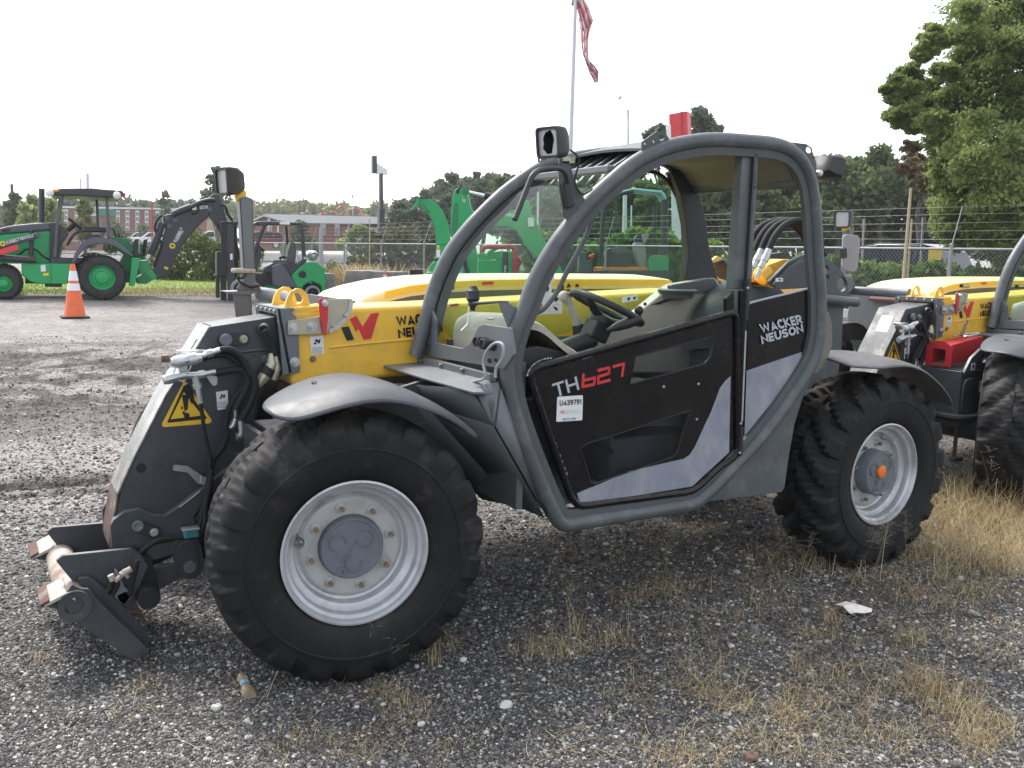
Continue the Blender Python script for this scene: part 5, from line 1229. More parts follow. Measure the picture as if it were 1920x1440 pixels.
for a in ((1040,1225,130,.11,.05,.17),(985,1225,60,.10,.03,.10),(1110,1215,70,.09,.03,.12),(1160,1200,60,.08,.04,.13),(1085,1190,40,.05,.08,.22),(830,1215,60,.07,.04,.13),(815,1245,26,.03,.10,.20),
          (765,1330,80,.12,.02,.08),(720,1300,60,.06,.03,.09),(1240,1110,80,.13,.05,.16),(1180,1130,50,.09,.04,.12),(1560,1165,45,.05,.06,.15),(1500,1180,50,.12,.03,.09),(1450,1130,70,.14,.04,.13),
          (1720,1330,0,.1,.05,.1),(1780,1320,120,.11,.05,.16),(1850,1370,110,.12,.05,.15),(1735,1290,50,.08,.04,.12),(1890,1235,70,.13,.04,.13),(1640,1375,110,.14,.03,.11),(1570,1320,60,.12,.02,.08),(1500,1400,90,.13,.03,.10),
          (1300,1420,60,.10,.03,.09),(560,1390,70,.10,.03,.10),(270,1290,40,.06,.03,.10),(240,1340,50,.07,.03,.09),(75,1245,50,.05,.02,.07),(700,1415,60,.10,.02,.08),(1330,1300,50,.10,.02,.08),(1180,1300,40,.10,.02,.06),
          (160,760,40,.25,.02,.07),(400,860,30,.2,.02,.08),(130,840,40,.3,.02,.06),(880,1390,40,.10,.02,.06),(1660,1250,60,.14,.02,.08),(1800,1200,80,.18,.03,.10),(1540,1260,50,.12,.02,.07)): tuft(*a)
for _ in range(150):                                        # stragglers over the right half
    px = random.triangular(1000,1930,1750); py = random.uniform(1070,1440); tuft(px, py, random.randint(8,26), .07, .02, .09, 1.1, .0012)
for _ in range(20):                                         # denser mats of dead grass
    px = random.triangular(950,1930,1700); py = random.uniform(1090,1440); tuft(px, py, random.randint(50,110), random.uniform(.07,.15), .03, .13, 1.2, .0013)
for _ in range(16): tuft(random.uniform(520,980), random.uniform(1290,1440), random.randint(20,60), .09, .02, .08, 1.2, .0012)
for _ in range(70): tuft(random.uniform(1000,1500), random.uniform(985,1120), random.randint(4,10), .08, .02, .07, 1.1)
for _ in range(34): tuft(random.uniform(1420,1800), random.uniform(1010,1090), 34, .14, .05, .20, .8)
for _ in range(70):                                         # the tall straw beside the rear wheel
    px = random.uniform(1735,1935); py = random.uniform(925,1080); tuft(px, py, 70, .17, .08, .40 if py < 1010 else .24, .8, .0019)
for _ in range(26): tuft(random.uniform(1700,1930), random.uniform(1060,1140), 30, .15, .03, .13, 1.2)
for _ in range(900):                                        # broken straws lying flat
    px = random.triangular(250,1930,1700); py = random.uniform(990,1440); p = gp(px, py); a = random.uniform(0,6.283); l = random.uniform(.03,.16); d_ = Vector((math.cos(a),math.sin(a),0)); s_ = Vector((-d_.y,d_.x,0)); k0 = B.n
    for t in (0,.35,.7,1): c_ = p+d_*l*t+s_*(l*.12*math.sin(3*t+a))+Vector((0,0,.006+.012*math.sin(math.pi*t)*random.random())); B.v += [tuple(c_-s_*.0009), tuple(c_+s_*.0009)]
    B.n += 8; B.f += [(k0+2*i,k0+2*i+1,k0+2*i+3,k0+2*i+2) for i in range(3)]
dg = B.build('dry_grass', 'straw'); struct(dg, 'stuff')
# long single stalks and seeding weeds
B = Blades(); SD = MB()
def stalk(px, py, h, lean, az, seeds=0):
    p = gp(px, py); B.blade((p.x,p.y,gz(p.x,p.y)), h, lean*.7, rad(az), .0013, .5, 7)
    for k in range(seeds):
        t = random.uniform(.5,1.0); out = lean*.55*h*t**1.5; up = h*t*(1-.12*lean); c = Vector((p.x+math.cos(rad(az))*out, p.y+math.sin(rad(az))*out, gz(p.x,p.y)+up))
        e = c+Vector((random.gauss(0,.03),random.gauss(0,.03),random.gauss(.01,.02))); SD.tube([c,e], .0005, 3, caps=False); SD.ball(e, .0022, 4, 3)
for a in ((1500,1085,.34,.9,15,60),(1560,1080,.40,.8,25,70),(1610,1075,.36,.9,-10,60),(1650,1090,.38,.5,30,60),(1700,1060,.30,.5,60,40),(1470,1075,.26,.4,120,30),(1240,1110,.3,.3,20,30),(1070,1200,.32,.15,80,25),(760,1280,.26,1.0,150,24),(640,1290,.34,1.1,10,8),(500,1310,.42,1.3,20,0),(1075,1235,.24,.1,10,0),(620,1300,.22,.9,170,0),(1860,1000,.55,.4,60,20),(1890,960,.6,.4,40,20),(1760,1330,.24,.5,30,12)): stalk(*a)
wd = B.build('weed_stems', 'straw'); struct(wd, 'stuff')
M['seed'] = mat('weed_seeds', (.30,.27,.19), .8, 0, .2, 30)
struct(obj('weed_seeds', SD, M['seed']), 'stuff')

# ------------------------------------------------------------------ litter
M['paper'] = mat('greasy_paper', (.78,.76,.72), .6, 0, .05, 9, 0, 60, 0, (.75,.34,.12), .55, 26)
p = gp(1603, 1146); b = MB(); r_, u_ = Vector((.86,-.5,0)), Vector((.5,.86,0))
q = lambda a, c, z: p+r_*a+u_*c+Vector((0,0,z))
b.loft([[q(-.085,.03,.02), q(-.03,.045,.032), q(.03,.03,.022), q(.085,.01,.012)], [q(-.065,-.01,.030), q(-.02,.0,.040), q(.03,-.005,.026), q(.08,-.004,.012)], [q(-.04,-.045,.006), q(-.01,-.04,.010), q(.03,-.035,.006), q(.075,-.012,.004)]], (0,0,-.002))
tag(obj('paper_wrapper', b, M['paper']), 'crumpled white food wrapper with orange grease stains on the gravel', 'litter')
M['bottle'] = mat('dirty_clear_plastic', (.30,.25,.17), .25, 0, .25, 30, .3, 40)
M['bluelabel'] = mat('bottle_label', (.25,.45,.60), .5, 0, .1, 20)
a0, a1 = gp(452,1272), gp(468,1312); z_ = Vector((0,0,.018))
b = MB(); b.tube([a0+z_, a0.lerp(a1,.12)+z_, a0.lerp(a1,.3)+z_, a0.lerp(a1,.45)+z_, a0.lerp(a1,.55)+z_, a0.lerp(a1,.75)+z_, a1+z_], [.010,.018,.022,.014,.015,.026,.024], 9, sq=.7)
bt = obj('plastic_bottle', b, M['bottle'], ang=50); tag(bt, 'crushed muddy plastic bottle with pale blue label beside the front tyre', 'bottle')
b = MB(); b.tube([a0.lerp(a1,.40)+z_, a0.lerp(a1,.56)+z_], [.0175,.0180], 9, sq=.72, caps=False); obj('bottle_label', b, M['bluelabel'], bt)

# ------------------------------------------------------------------ grass verge, road beyond the fence
def strip(name, pts, m, dz, kind='structure', nx=60):
    """sheet between two rows of ground points, laid dz above the ground"""
    rows = []
    A_, B_ = pts
    for P in (A_, [a.lerp(c, .5) for a, c in zip(A_, B_)], B_):
        rows.append([Vector((p.x,p.y,gz(p.x,p.y)+dz)) for p in catmull(P, 12)])
    o = obj(name, MB().loft(rows), m); struct(o, kind); return o
M['verge'] = mat('verge_turf', (.16,.22,.035), .9, 0, .3, 9, .6, 60, 0, (.17,.13,.055), .4, 2)
M['verge_dry'] = mat('dry_verge_soil', (.15,.115,.075), .95, 0, .35, 14, .6, 60, 0, (.09,.075,.055), .4, 2)
gpl = lambda L: [gp(x, y) for x, y in L]
strip('dry_verge', (gpl([(-60,563),(100,558),(250,556),(420,555),(560,560)]), gpl([(-60,545),(100,541),(250,539),(420,539),(560,545)])), M['verge_dry'], .010)
strip('grass_verge', (gpl([(-60,548),(100,544),(250,542),(430,541),(560,548)]), gpl([(-60,506),(100,507),(250,508),(430,510),(560,514)])), M['verge'], .016)
B = Blades()
for _ in range(9000):
    px = random.uniform(-30,470); py = random.uniform(522,553); p = gp(px, py)
    B.blade((p.x,p.y,gz(p.x,p.y)), random.uniform(.04,.11), random.uniform(.2,.9), random.uniform(0,6.28), .008, .5, 2)
struct(B.build('grass', 'lawn'), 'stuff')
B = Blades()
for _ in range(2600):
    px = random.uniform(230,640); py = random.gauss(549,4); p = gp(px, py)
    B.blade((p.x,p.y,gz(p.x,p.y)), random.uniform(.04,.14), random.uniform(.2,1.1), random.uniform(0,6.28), .008, .5, 2)
for _ in range(2600):
    px = random.choice([random.uniform(600,830), random.uniform(640,700)]); p = gp(px, random.uniform(548,556)); 
    B.blade((p.x,p.y,gz(p.x,p.y)), random.uniform(.3,1.05), random.uniform(.05,.6), random.uniform(0,6.28), .012, .7, 3)
struct(B.build('tall_dry_grass', 'straw'), 'stuff')

def at(px, depth, z=None, py=None):                          # a place at a given distance along the view, on the ground or at photo height
    if py is not None:
        d = ray(px, py); return Vector(CAM+d*(depth/d.dot(np.array([math.sin(YAW), math.cos(YAW), 0]))))
    d = ray(px, 480); p = CAM+d*(depth/d.dot(np.array([math.sin(YAW), math.cos(YAW), 0]))); return Vector((p[0],p[1],gz(p[0],p[1]) if z is None else z))
M['asphalt'] = mat('pale_asphalt', (.17,.175,.185), .85, 0, .1, 3, .3, 40)
M['concrete'] = mat('weathered_concrete', (.27,.265,.25), .9, 0, .12, 3, .4, 40, 0, (.12,.115,.105), .55, 2.2)
FL, FRt = at(250, 62), at(2150, 14.0)                        # the line of the fence
fd = (FRt-FL); fdn = Vector((fd.x,fd.y,0)).normalized(); fn = Vector((-fdn.y,fdn.x,0))
if fn.dot(Vector((0,1,0))) < 0: fn = -fn
ex = lambda p, k, o: Vector((p.x+fdn.x*k+fn.x*o, p.y+fdn.y*k+fn.y*o, 0))
strip('road', ([ex(FL,-80,5), ex(FL,20,5), ex(FRt,0,5), ex(FRt,30,5)], [ex(FL,-80,15), ex(FL,20,15), ex(FRt,0,15), ex(FRt,30,15)]), M['asphalt'], .012)
b = MB()
for k in range(2):
    o_ = 5.4+9.2*k
    b.loft([[ex(FL,-80,o_)+Vector((0,0,.47)), ex(FRt,30,o_)+Vector((0,0,.474))], [ex(FL,-80,o_+.12)+Vector((0,0,.47)), ex(FRt,30,o_+.12)+Vector((0,0,.474))]])
struct(obj('road_markings', b, M['white']))

# ------------------------------------------------------------------ chain-link fence with barbed wire
M['galv'] = mat('galvanised_steel', (.30,.31,.315), .55, .5, .12, 8)
M['wire'] = mat('galvanised_wire', (.22,.225,.225), .6, .4, .12, 8)
fence = thing('chain_link_fence', 'long galvanised chain-link fence with strands of barbed wire behind the machines', 'fence', (FRt.x,FRt.y,gz(FRt.x,FRt.y)))
Lf = (Vector((fd.x,fd.y,0))).length; RZ = 1.97
pf = lambda s, z=None: Vector((FL.x+fdn.x*s, FL.y+fdn.y*s, gz(FL.x+fdn.x*s, FL.y+fdn.y*s) if z is None else z))
npost = int(Lf/3.05)
for k in range(npost+1):
    s = Lf-k*3.05; b = MB(); b.cyl(pf(s), pf(s, RZ+.06), .032, 8); b.ball(pf(s, RZ+.07), .035, 6, 4)
    b.tube([pf(s, RZ+.03), pf(s, RZ+.03)+fn*.25+Vector((0,0,.72))], .010, 6); obj('post', b, M['galv'], fence)
b = MB(); b.tube([pf(-20,RZ), pf(Lf,RZ)], .021, 8); obj('top_rail', b, M['galv'], fence)
for k in range(5):
    b = MB(); t = .2+k*.2; o_ = fn*(.25*t)+Vector((0,0,.72*t+.03)); b.tube([pf(-20+3.05*j, RZ+random.uniform(-.015,.015))+o_ for j in range(int((Lf+20)/3.05)+1)], .0034, 4); obj('barbed_wire', b, M['wire'], fence)
b = MB(); H_ = 1.6; sp = .075
s = 0.0
ww = .0026
while s < Lf:
    for sgn in (1,-1):
        a = pf(s, RZ); c = pf(min(max(s+sgn*H_*.9, 0), Lf), RZ-H_); t = (c-a).normalized(); nn = t.cross(fn).normalized()*ww
        b.add([a-nn, a+nn, c+nn, c-nn], [(0,1,2,3)])
    s += sp
obj('wire_mesh', b, M['wire'], fence, flat=True)

# ------------------------------------------------------------------ foliage
def leaves(clumps, leaf, per, flat=.0, seed=0, hollow=.45):
    r = np.random.default_rng(seed); out = []
    for (c, rad_) in clumps:
        c = np.array(c); R_ = np.array(rad_) if np.ndim(rad_) else np.array([rad_]*3); n = max(8, int(per))
        d = r.normal(size=(n,3)); d /= np.linalg.norm(d, axis=1)[:,None]; q = (hollow+(1-hollow)*r.random(n)**.6)*(1+.22*r.normal(size=n))
        out.append(c+d*q[:,None]*R_)
    P = np.vstack(out); n = len(P)
    a = r.normal(size=(n,3)); a[:,2] *= (1-flat); a /= np.linalg.norm(a, axis=1)[:,None]; t = r.normal(size=(n,3)); bb = np.cross(a, t); bb /= np.linalg.norm(bb, axis=1)[:,None]
    s = leaf*r.uniform(.6,1.35,n)[:,None]; a, bb = a*s, bb*s*.62
    V = np.stack([P-a, P+bb*.8, P+a, P-bb*.8], 1).reshape(-1,3); F = np.arange(4*n).reshape(n,4)
    return V, F
G = {}
def leafmat(n, d, m_, l, tr=.3, sc=.35): G[n] = island_mat('leaves_'+n, [(0,d),(.5,m_),(1,l)], .6, tr, sc, .3)
leafmat('broad', (.105,.155,.050), (.22,.285,.090), (.38,.41,.15), .55, 1.3)
leafmat('dark', (.058,.088,.040), (.108,.150,.064), (.18,.23,.09), .42, .25)
leafmat('pine', (.075,.100,.072), (.115,.150,.095), (.18,.215,.125), .3, .3)
leafmat('hedge', (.060,.115,.022), (.13,.23,.045), (.25,.36,.10), .4, 1.2)
leafmat('vine', (.050,.056,.032), (.088,.095,.052), (.14,.14,.075), .3, .7)
leafmat('light', (.08,.10,.02), (.17,.19,.04), (.30,.30,.08), .35, .2)
leafmat('autumn', (.07,.065,.035), (.15,.10,.055), (.16,.17,.07), .4, .8)
leafmat('weedy', (.075,.10,.028), (.12,.16,.046), (.20,.22,.08), .35, .8)
M['bark'] = mat('bark', (.085,.070,.055), .9, 0, .25, 8, .6, 30)
def limb(b, p, q, r0, r1, wob=.12, n=6):
    p, q = Vector(p), Vector(q); L_ = (q-p).length; pts = [p.lerp(q, k/n)+(Vector((random.gauss(0,1),random.gauss(0,1),random.gauss(0,.5)))*L_*wob*.25 if 0 < k < n else Vector((0,0,0))) for k in range(n+1)]
    b.tube(catmull(pts, 2), [r0+(r1-r0)*k/(2*n) for k in range(2*n+1)], 7)
def tree(name, label, cat, base, clumps, leaf, per, g, tr=.25, group=None, seed=1, limbs=8, cuts=None):
    base = Vector(base); o = thing(name, label, cat, base, group)
    b = MB(); top = max(c[0][2] for c in clumps); cx = sum(c[0][0] for c in clumps)/len(clumps); cy = sum(c[0][1] for c in clumps)/len(clumps)
    ax_ = Vector((base.x*.5+cx*.5, base.y*.5+cy*.5, base.z+(top-base.z)*.85)); limb(b, base, ax_, tr, tr*.25, .06)
    idx = list(range(len(clumps))); random.Random(seed).shuffle(idx)
    for i in idx[:limbs]:
        c = Vector(clumps[i][0]); t = random.uniform(.35,.8); s = base.lerp(ax_, t); limb(b, s, c, tr*.35*(1-t*.5), tr*.06, .15)
    obj('trunk', b, M['bark'], o, ang=60)
    V, F = leaves(clumps, leaf, per, 0, seed); V = V-np.array(base)
    npmesh('crown', V, F, G[g], o, False); return o
def sprays(L, depth, squash, jit, seed, k=7, spread=.75, size=.36):
    """break every mass of a crown into smaller sprays of leaves with gaps between them"""
    rr = random.Random(seed); out = []
    for c, R_ in pxclumps(L, depth, squash, jit, seed):
        for _ in range(k):
            v = Vector((rr.gauss(0,1), rr.gauss(0,1), rr.gauss(0,1))).normalized()*(rr.random()**.4)*spread; s_ = size*rr.uniform(.6,1.35)
            out.append((tuple(c[i]+v[i]*R_[i] for i in range(3)), (R_[0]*s_*1.25, R_[1]*s_*1.25, R_[2]*s_*.8)))
    return out
def pxclumps(L, depth, squash=.8, jit=.6, seed=0):
    rr = random.Random(seed); out = []
    for x, y, r in L:
        c = at(x, depth+rr.uniform(-jit, jit), py=y); R_ = r*depth/FOC; out.append((tuple(c), (R_, R_, R_*squash)))
    return out
# the big tree on the right
BT = [(1800,50,50),(1855,20,60),(1905,90,70),(1845,110,50),(1940,20,70),(1745,68,20),(1732,95,18),(1702,140,28),(1682,160,22),(1700,178,26),(1728,205,28),(1690,215,24),(1750,170,26),(1770,135,22),(1715,235,20),(1750,225,22),
      (1790,185,42),(1850,190,62),(1915,190,66),(1800,245,46),(1765,290,36),(1850,280,70),(1925,290,70),(1785,335,40),(1850,360,60),(1915,380,70),(1775,385,30),(1800,415,40),(1766,428,20),(1850,430,50),(1905,450,55),(1792,450,26),(1960,200,80),(1960,350,80),(1975,90,70),(1985,450,60)]
tree('deciduous_tree', 'large broadleaf tree leaning into the picture at the right edge', 'tree', at(2060,19), sprays(BT, 18.5, .85, 1.6, 3, 17, 1.0, .36)+pxclumps([b_ for b_ in BT if b_[0] > 1765], 19.0, .85, .8, 9), .046, 400, 'broad', .20, seed=5, limbs=9)
tree('reddish_tree', 'small tree with reddish leaves between the dark woods and the large right tree', 'tree', at(1725,27), sprays([(1712,278,20),(1702,296,18),(1730,300,22),(1708,318,22),(1735,325,24),(1755,310,24),(1725,345,26)], 27, .8, .8, 6, 7, .95, .36), .075, 90, 'autumn', .10, seed=6, limbs=5)
# dark woods across the road: one mass
WD = []
rr = random.Random(4)
for px in range(960, 2000, 26):
    topy = 335 if px < 1180 else 318 if px < 1300 else 310
    if 1560 < px < 1640: topy = 300
    if px > 1640: topy = 322
    y = topy+rr.uniform(0,34)
    while y < 470:
        WD.append((px+rr.uniform(-14,14), y, rr.uniform(20,34))); y += rr.uniform(17,26)
cl = sprays(WD, 48, .9, 3.0, 8, 5, .9, .48)
V, F = leaves(cl, .16, 110, 0, 8, .3)
struct(npmesh('woods', V, F, G['dark'], smooth=False), 'stuff')
b = MB()
for k in range(26):
    p = at(random.uniform(980,1960), random.uniform(46,50)); limb(b, p, p+Vector((random.gauss(0,.5),random.gauss(0,.5),random.uniform(4,6))), .16, .05, .08)
struct(obj('wood_trunks', b, M['bark']), 'stuff')
for (x, y, s, lb, sd_) in ((1478+95,318,1.1,'tallest dark tree of the woods, rising beside the cloth-wrapped rear lamp',11),(1650,290,.9,'slim dark tree with a knob-like top standing out of the woods',12)):
    tree('dark_tree', lb, 'tree', at(x,44), pxclumps([(x,y,22*s),(x-18*s,y+22,24*s),(x+18*s,y+24,24*s),(x,y+45,30*s),(x-26*s,y+60,28*s),(x+28*s,y+62,28*s),(x,y+90,36*s)], 44, .85, 1, sd_), .17, 330, 'dark', .2, 'trees standing out of the dark woods', sd_, 6)
# pines seen over the cab roof
tree('pine_tree', 'tall dark pine whose top shows right of the red sign over the cab roof', 'tree', at(1318,58), pxclumps([(1312,212,14),(1300,226,16),(1325,228,16),(1312,242,18),(1334,240,12),(1345,243,9),(1300,262,20),(1328,270,20),(1310,300,24)], 58, .7, .8, 21), .20, 210, 'pine', .25, 'pines beyond the cab roof', 21, 6)
tree('pine_tree', 'dark pine with a sparse top just left of the red sign behind the lamp bracket', 'tree', at(1232,60), pxclumps([(1226,246,10),(1238,240,8),(1214,254,10),(1244,255,12),(1228,270,16),(1250,290,18),(1222,300,20)], 60, .7, .8, 22), .20, 140, 'pine', .25, 'pines beyond the cab roof', 22, 5)
# pale grey-green pine wood in the middle
PW = []
for px in range(745, 1010, 13):
    topy = 395-62*min(1, max(0,(px-745)/105)) if px < 850 else 335+rr.uniform(-6,6)
    y = topy+rr.uniform(0,10)
    while y < 432: PW.append((px+rr.uniform(-6,6), y, rr.uniform(11,18))); y += rr.uniform(9,15)
V, F = leaves(sprays(PW, 75, .9, 5, 31, 5, .9, .5), .19, 56, 0, 31, .3)
struct(npmesh('pine_wood', V, F, G['pine'], smooth=False), 'stuff')
for i, (x, y, s, lb) in enumerate(((835,352,1,'grey-green pine with a rounded top left of the green excavator arm'),(905,345,1.1,'grey-green pine showing between the excavator arm and the cab hoop'),(970,338,1,'grey-green pine just left of the near lamp post of the cab'))):
    tree('pine_tree', lb, 'tree', at(x,66), pxclumps([(x,y,11*s),(x-11,y+12,13*s),(x+12,y+13,13*s),(x,y+24,16*s),(x-16,y+36,16*s),(x+17,y+38,16*s),(x,y+52,18*s),(x-8,y+68,16*s)], 66, .8, 1, 40+i), .26, 130, 'pine', .22, 'pines in the middle distance', 40+i, 6)
# far wooded skyline on the left, yellow sunlight put into the far leaf colour
FS = []
for px in range(-40, 800, 11):
    ty = 392 if px < 60 else 384 if px < 250 else 388 if px < 640 else 394
    ty += rr.uniform(-6,6); FS += [(px, ty, rr.uniform(8,13)), (px+rr.uniform(-5,5), ty+13, rr.uniform(10,14)), (px, ty+27, 13)]
V, F = leaves(pxclumps([f for f in FS if f[0] > 430], 230, .9, 12, 51), .75, 70, 0, 51, .3); struct(npmesh('far_woods', V, F, G['light'], smooth=False), 'stuff')
V, F = leaves(pxclumps([f for f in FS if f[0] <= 430], 165, .9, 8, 52), .6, 60, 0, 52, .3); struct(npmesh('left_woods', V, F, G['pine'], smooth=False), 'stuff')
for i, (x, y, s, d_, g_, per, lf, lb) in enumerate(((405,330,1.0,60,'pine',75,.20,'sparse tall tree rising behind the work lamp pole and the black digger arm'),(28,378,.9,70,'dark',110,.25,'dark tree at the left edge beside a thin pole'),(60,385,1.1,66,'broad',120,.25,'green bushy tree at the left edge above the loader bonnet'),(95,392,1.0,64,'broad',120,.25,'green tree behind the exhaust stack of the loader'),(158,386,.8,75,'light',100,.28,'bright yellow-green tree seen through the loader cab posts'),(310,372,.7,90,'pine',40,.28,'bare-topped thin tree between brick block and digger arm'))):
    tree('roadside_tree', lb, 'tree', at(x,d_), pxclumps([(x,y-10*s,8*s),(x-8*s,y+6,11*s),(x+10*s,y+8,11*s),(x,y+22,15*s),(x-14*s,y+36,15*s),(x+15*s,y+38,15*s),(x,y+52,18*s),(x+8,y+70,16*s)], d_, .85, 1, 60+i), lf, per, g_, .16, 'trees on the far left roadside', 60+i, 6)
# shrubs
def bush(label, L, depth, leaf, per, g, name='bush', cat='bush', group=None, seed=1, jit=.5):
    o = thing(name, label, cat, at(L[0][0], depth), group); V, F = leaves(pxclumps(L, depth, .85, jit, seed), leaf, per, 0, seed, .5)
    npmesh('foliage', V-np.array(o.location), F, G[g], o, False); b = MB()
    for x, y, r in L[:6]:
        p = at(x, depth); limb(b, p, at(x+random.uniform(-6,6), depth, py=y), .02, .006, .2)
    obj('stems', b, M['bark'], o); return o
HR = []
for px in range(1560, 1960, 16): HR += [(px, 512+rr.uniform(-7,7)+(12 if px > 1790 else 0)+(0 if px > 1610 else -14), 18), (px, 530+rr.uniform(-6,6), 22), (px, 555, 22)]
bush('bright green leafy hedge behind the chain-link fence under the large right tree', HR, 19.5, .085, 230, 'hedge', 'hedge', 'hedge', None, 71)
HC = []
for px in range(1000, 1345, 16): HC += [(px, 458+12*math.sin(px*.03)+rr.uniform(-6,6), 17), (px, 488+rr.uniform(-6,6), 19), (px, 515, 20)]
bush('long green hedge seen through the cab windows behind the fence', HC, 27, .12, 220, 'hedge', 'hedge', 'hedge', None, 72)
bush('round green shrub just left of the black hydraulic hoses at the cab rear', [(1395,470,22),(1380,490,22),(1420,490,24),(1450,500,26),(1395,515,26),(1440,525,26),(1490,505,26),(1520,500,24)], 25, .11, 240, 'hedge', seed=73)
bush('dark vine-covered mound in front of the low brick building, right of the sign post', [(700,455,26),(735,446,26),(765,450,28),(680,475,26),(720,478,30),(760,480,30),(795,478,28),(740,505,30),(700,505,28),(785,510,30)], 40, .13, 250, 'vine', seed=74)
bush('greyish vine thicket over the fence left of the green chute', [(800,462,20),(820,455,22),(670,500,24),(700,520,26),(740,530,28),(780,530,28),(815,500,26),(830,530,26),(668,528,22)], 33, .11, 250, 'vine', seed=75)
bush('tall weedy thicket under the black digger arm beside the grass verge', [(300,470,22),(330,455,24),(360,450,26),(390,462,24),(310,500,24),(345,490,26),(380,500,26),(410,490,24),(330,520,22),(370,525,22),(405,525,22),(425,470,20),(430,505,22)], 33, .09, 330, 'weedy', seed=76)
bush('brown and green undergrowth behind the loader rear', [(270,478,18),(250,470,16),(285,500,18),(265,510,18),(230,455,16),(210,462,14)], 36, .09, 240, 'vine', seed=77)
bush('weedy bush between the digger arm and the forklift mast', [(450,480,16),(470,500,18),(490,520,18),(440,520,18),(510,530,14),(480,478,14)], 34, .08, 220, 'weedy', seed=78)
bush('dark green conifer shrub against the low brick building behind the forklift', [(555,440,10),(565,425,12),(550,460,14),(575,450,14),(590,470,12),(540,470,12)], 70, .2, 180, 'dark', seed=79)
bush('broad dark shrub at the corner of the low brick building', [(660,440,10),(675,430,12),(690,440,12),(650,455,12),(670,455,14),(692,458,12),(640,460,10)], 70, .2, 180, 'broad', seed=80)
bush('green weeds along the fence right of the gas bottle', [(622,500,10),(635,508,10),(612,512,10),(648,515,9),(628,520,10)], 36, .08, 140, 'weedy', seed=81)
bush('dark shrub against the tall brick block', [(215,425,12),(218,437,12),(268,428,9),(270,440,10)], 100, .25, 140, 'dark', seed=82)
# ================================================================== machines and street things behind
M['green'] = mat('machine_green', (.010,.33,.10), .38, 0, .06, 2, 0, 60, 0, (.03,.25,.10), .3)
M['greend'] = mat('green_in_shade', (.010,.20,.07), .5, 0, .12, 3)  # machine green darkened, shade put into the colour
M['char'] = mat('charcoal_paint', (.030,.033,.042), .42, 0, .1, 2)
M['charl'] = mat('grey_panel', (.085,.09,.11), .45, 0, .1, 2)
M['tyre2'] = mat('old_tyre', (.030,.030,.031), .8, 0, .3, 4, .5, 30)
M['tyreg'] = mat('grey_solid_tyre', (.30,.31,.31), .8, 0, .15, 8)
M['amber'] = mat('amber_lens', (.80,.25,.02), .3, 0, .05, 5)
M['redlens'] = mat('red_lens', (.60,.02,.02), .3, 0, .05, 5)
M['flower'] = mat('yellow_emblem', (.80,.62,.03), .5, 0, .05, 5)
M['whitep'] = mat('white_paint', (.76,.77,.77), .5, 0, .05, 3)
class Side:
    """one machine seen from its side: photo outline on its near face, true depth away from the viewer"""
    def __init__(s, root, pl, z=None): s.root, s.pl, s.z = root, pl, z or (lambda p: p)
    def pts(s, L, d): return [s.pl.s(*s.z(p), d) for p in L]
    def slab(s, name, L, d0, d1, m, par=None, bevel=.02, **k):
        b = MB(); b.prism(s.pts(L, d0), s.pl.n*(d1-d0)); return obj(name, b, M[m], par or s.root, bevel, **k)
    def pipe(s, name, L, d, r, m, par=None, k=0, n=8):
        P = s.pts(L, d); b = MB(); b.tube(catmull(P, k) if k else P, r, n); return obj(name, b, M[m], par or s.root, ang=60)
    def scale(s): return (s.pl.s(*s.z((1,0)), 0)-s.pl.s(*s.z((0,0)), 0)).length
    def wheel(s, c, r, rr, d0, wd, m_t, m_r, flip=False, lug=True):
        p = s.pl.s(*s.z(c), d0); k = s.scale(); R_, q = r*k, rr*k; n = s.pl.n; b = MB()
        b.lathe([(q*1.0,.03),(q*1.15,0),(R_*.80,-.01),(R_*.93,.03),(R_*.965,.09),(R_*.97,wd-.09),(R_*.93,wd-.03),(R_*.8,wd+.01),(q,wd-.03)], p, n, 48, close=False)
        if lug:
            N_ = 26; ref = Vector((0,0,1)).cross(n).normalized()
            for i in range(N_):
                for h_ in (0,1):
                    a = 2*math.pi*(i+.5*h_)/N_; e = ref*math.cos(a)+Vector((0,0,1))*math.sin(a); t = ref*-math.sin(a)+Vector((0,0,1))*math.cos(a)
                    c0 = p+e*(R_*.975)+n*(wd*(.25 if h_ == 0 else .75)); sk = (n*(1 if h_ == 0 else -1)*.8+t*.6).normalized()
                    b.box(c0, (R_*.07, wd*.55, R_*.075), (e, sk, e.cross(sk)))
        w_ = obj('wheel', b, M[m_t], s.root, ang=40)
        b = MB(); f = 0 if not flip else wd
        b.lathe([(q*1.02,.0),(q*1.0,.02),(q*.86,.05),(q*.80,.10),(q*.55,.09),(q*.50,.03),(q*.40,.02),(q*.02,.02)], p, n, 36, close=False); obj('rim', b, M[m_r], w_)
        return w_
    def letter(s, txt, bl, br, tl, d, m, par, off=.02):
        o, u, v = s.pl.s(*s.z(bl), d), s.pl.s(*s.z(br), d)-s.pl.s(*s.z(bl), d), s.pl.s(*s.z(tl), d)-s.pl.s(*s.z(bl), d)
        return obj('lettering', text_mb(txt, o, u, v, 0, off), M[m], par, flat=True)
def emblem(S, c, r, d, par):
    k = S.scale(); p = S.pl.s(*S.z(c), d); u = S.pl.u; b = MB(); P = []
    for i in range(24): a = 2*math.pi*i/24; q = r*k*(1 if i % 2 else .68); P.append(p+u*(q*math.cos(a))+Vector((0,0,q*math.sin(a))))
    b.prism(P, S.pl.n*.004); b.mi = 1; b.lathe([(r*k*.38,-.003),(.002,-.003)], p, S.pl.n, 14); return obj('flower_emblem', b, [M['flower'], M['char']], par, flat=True)

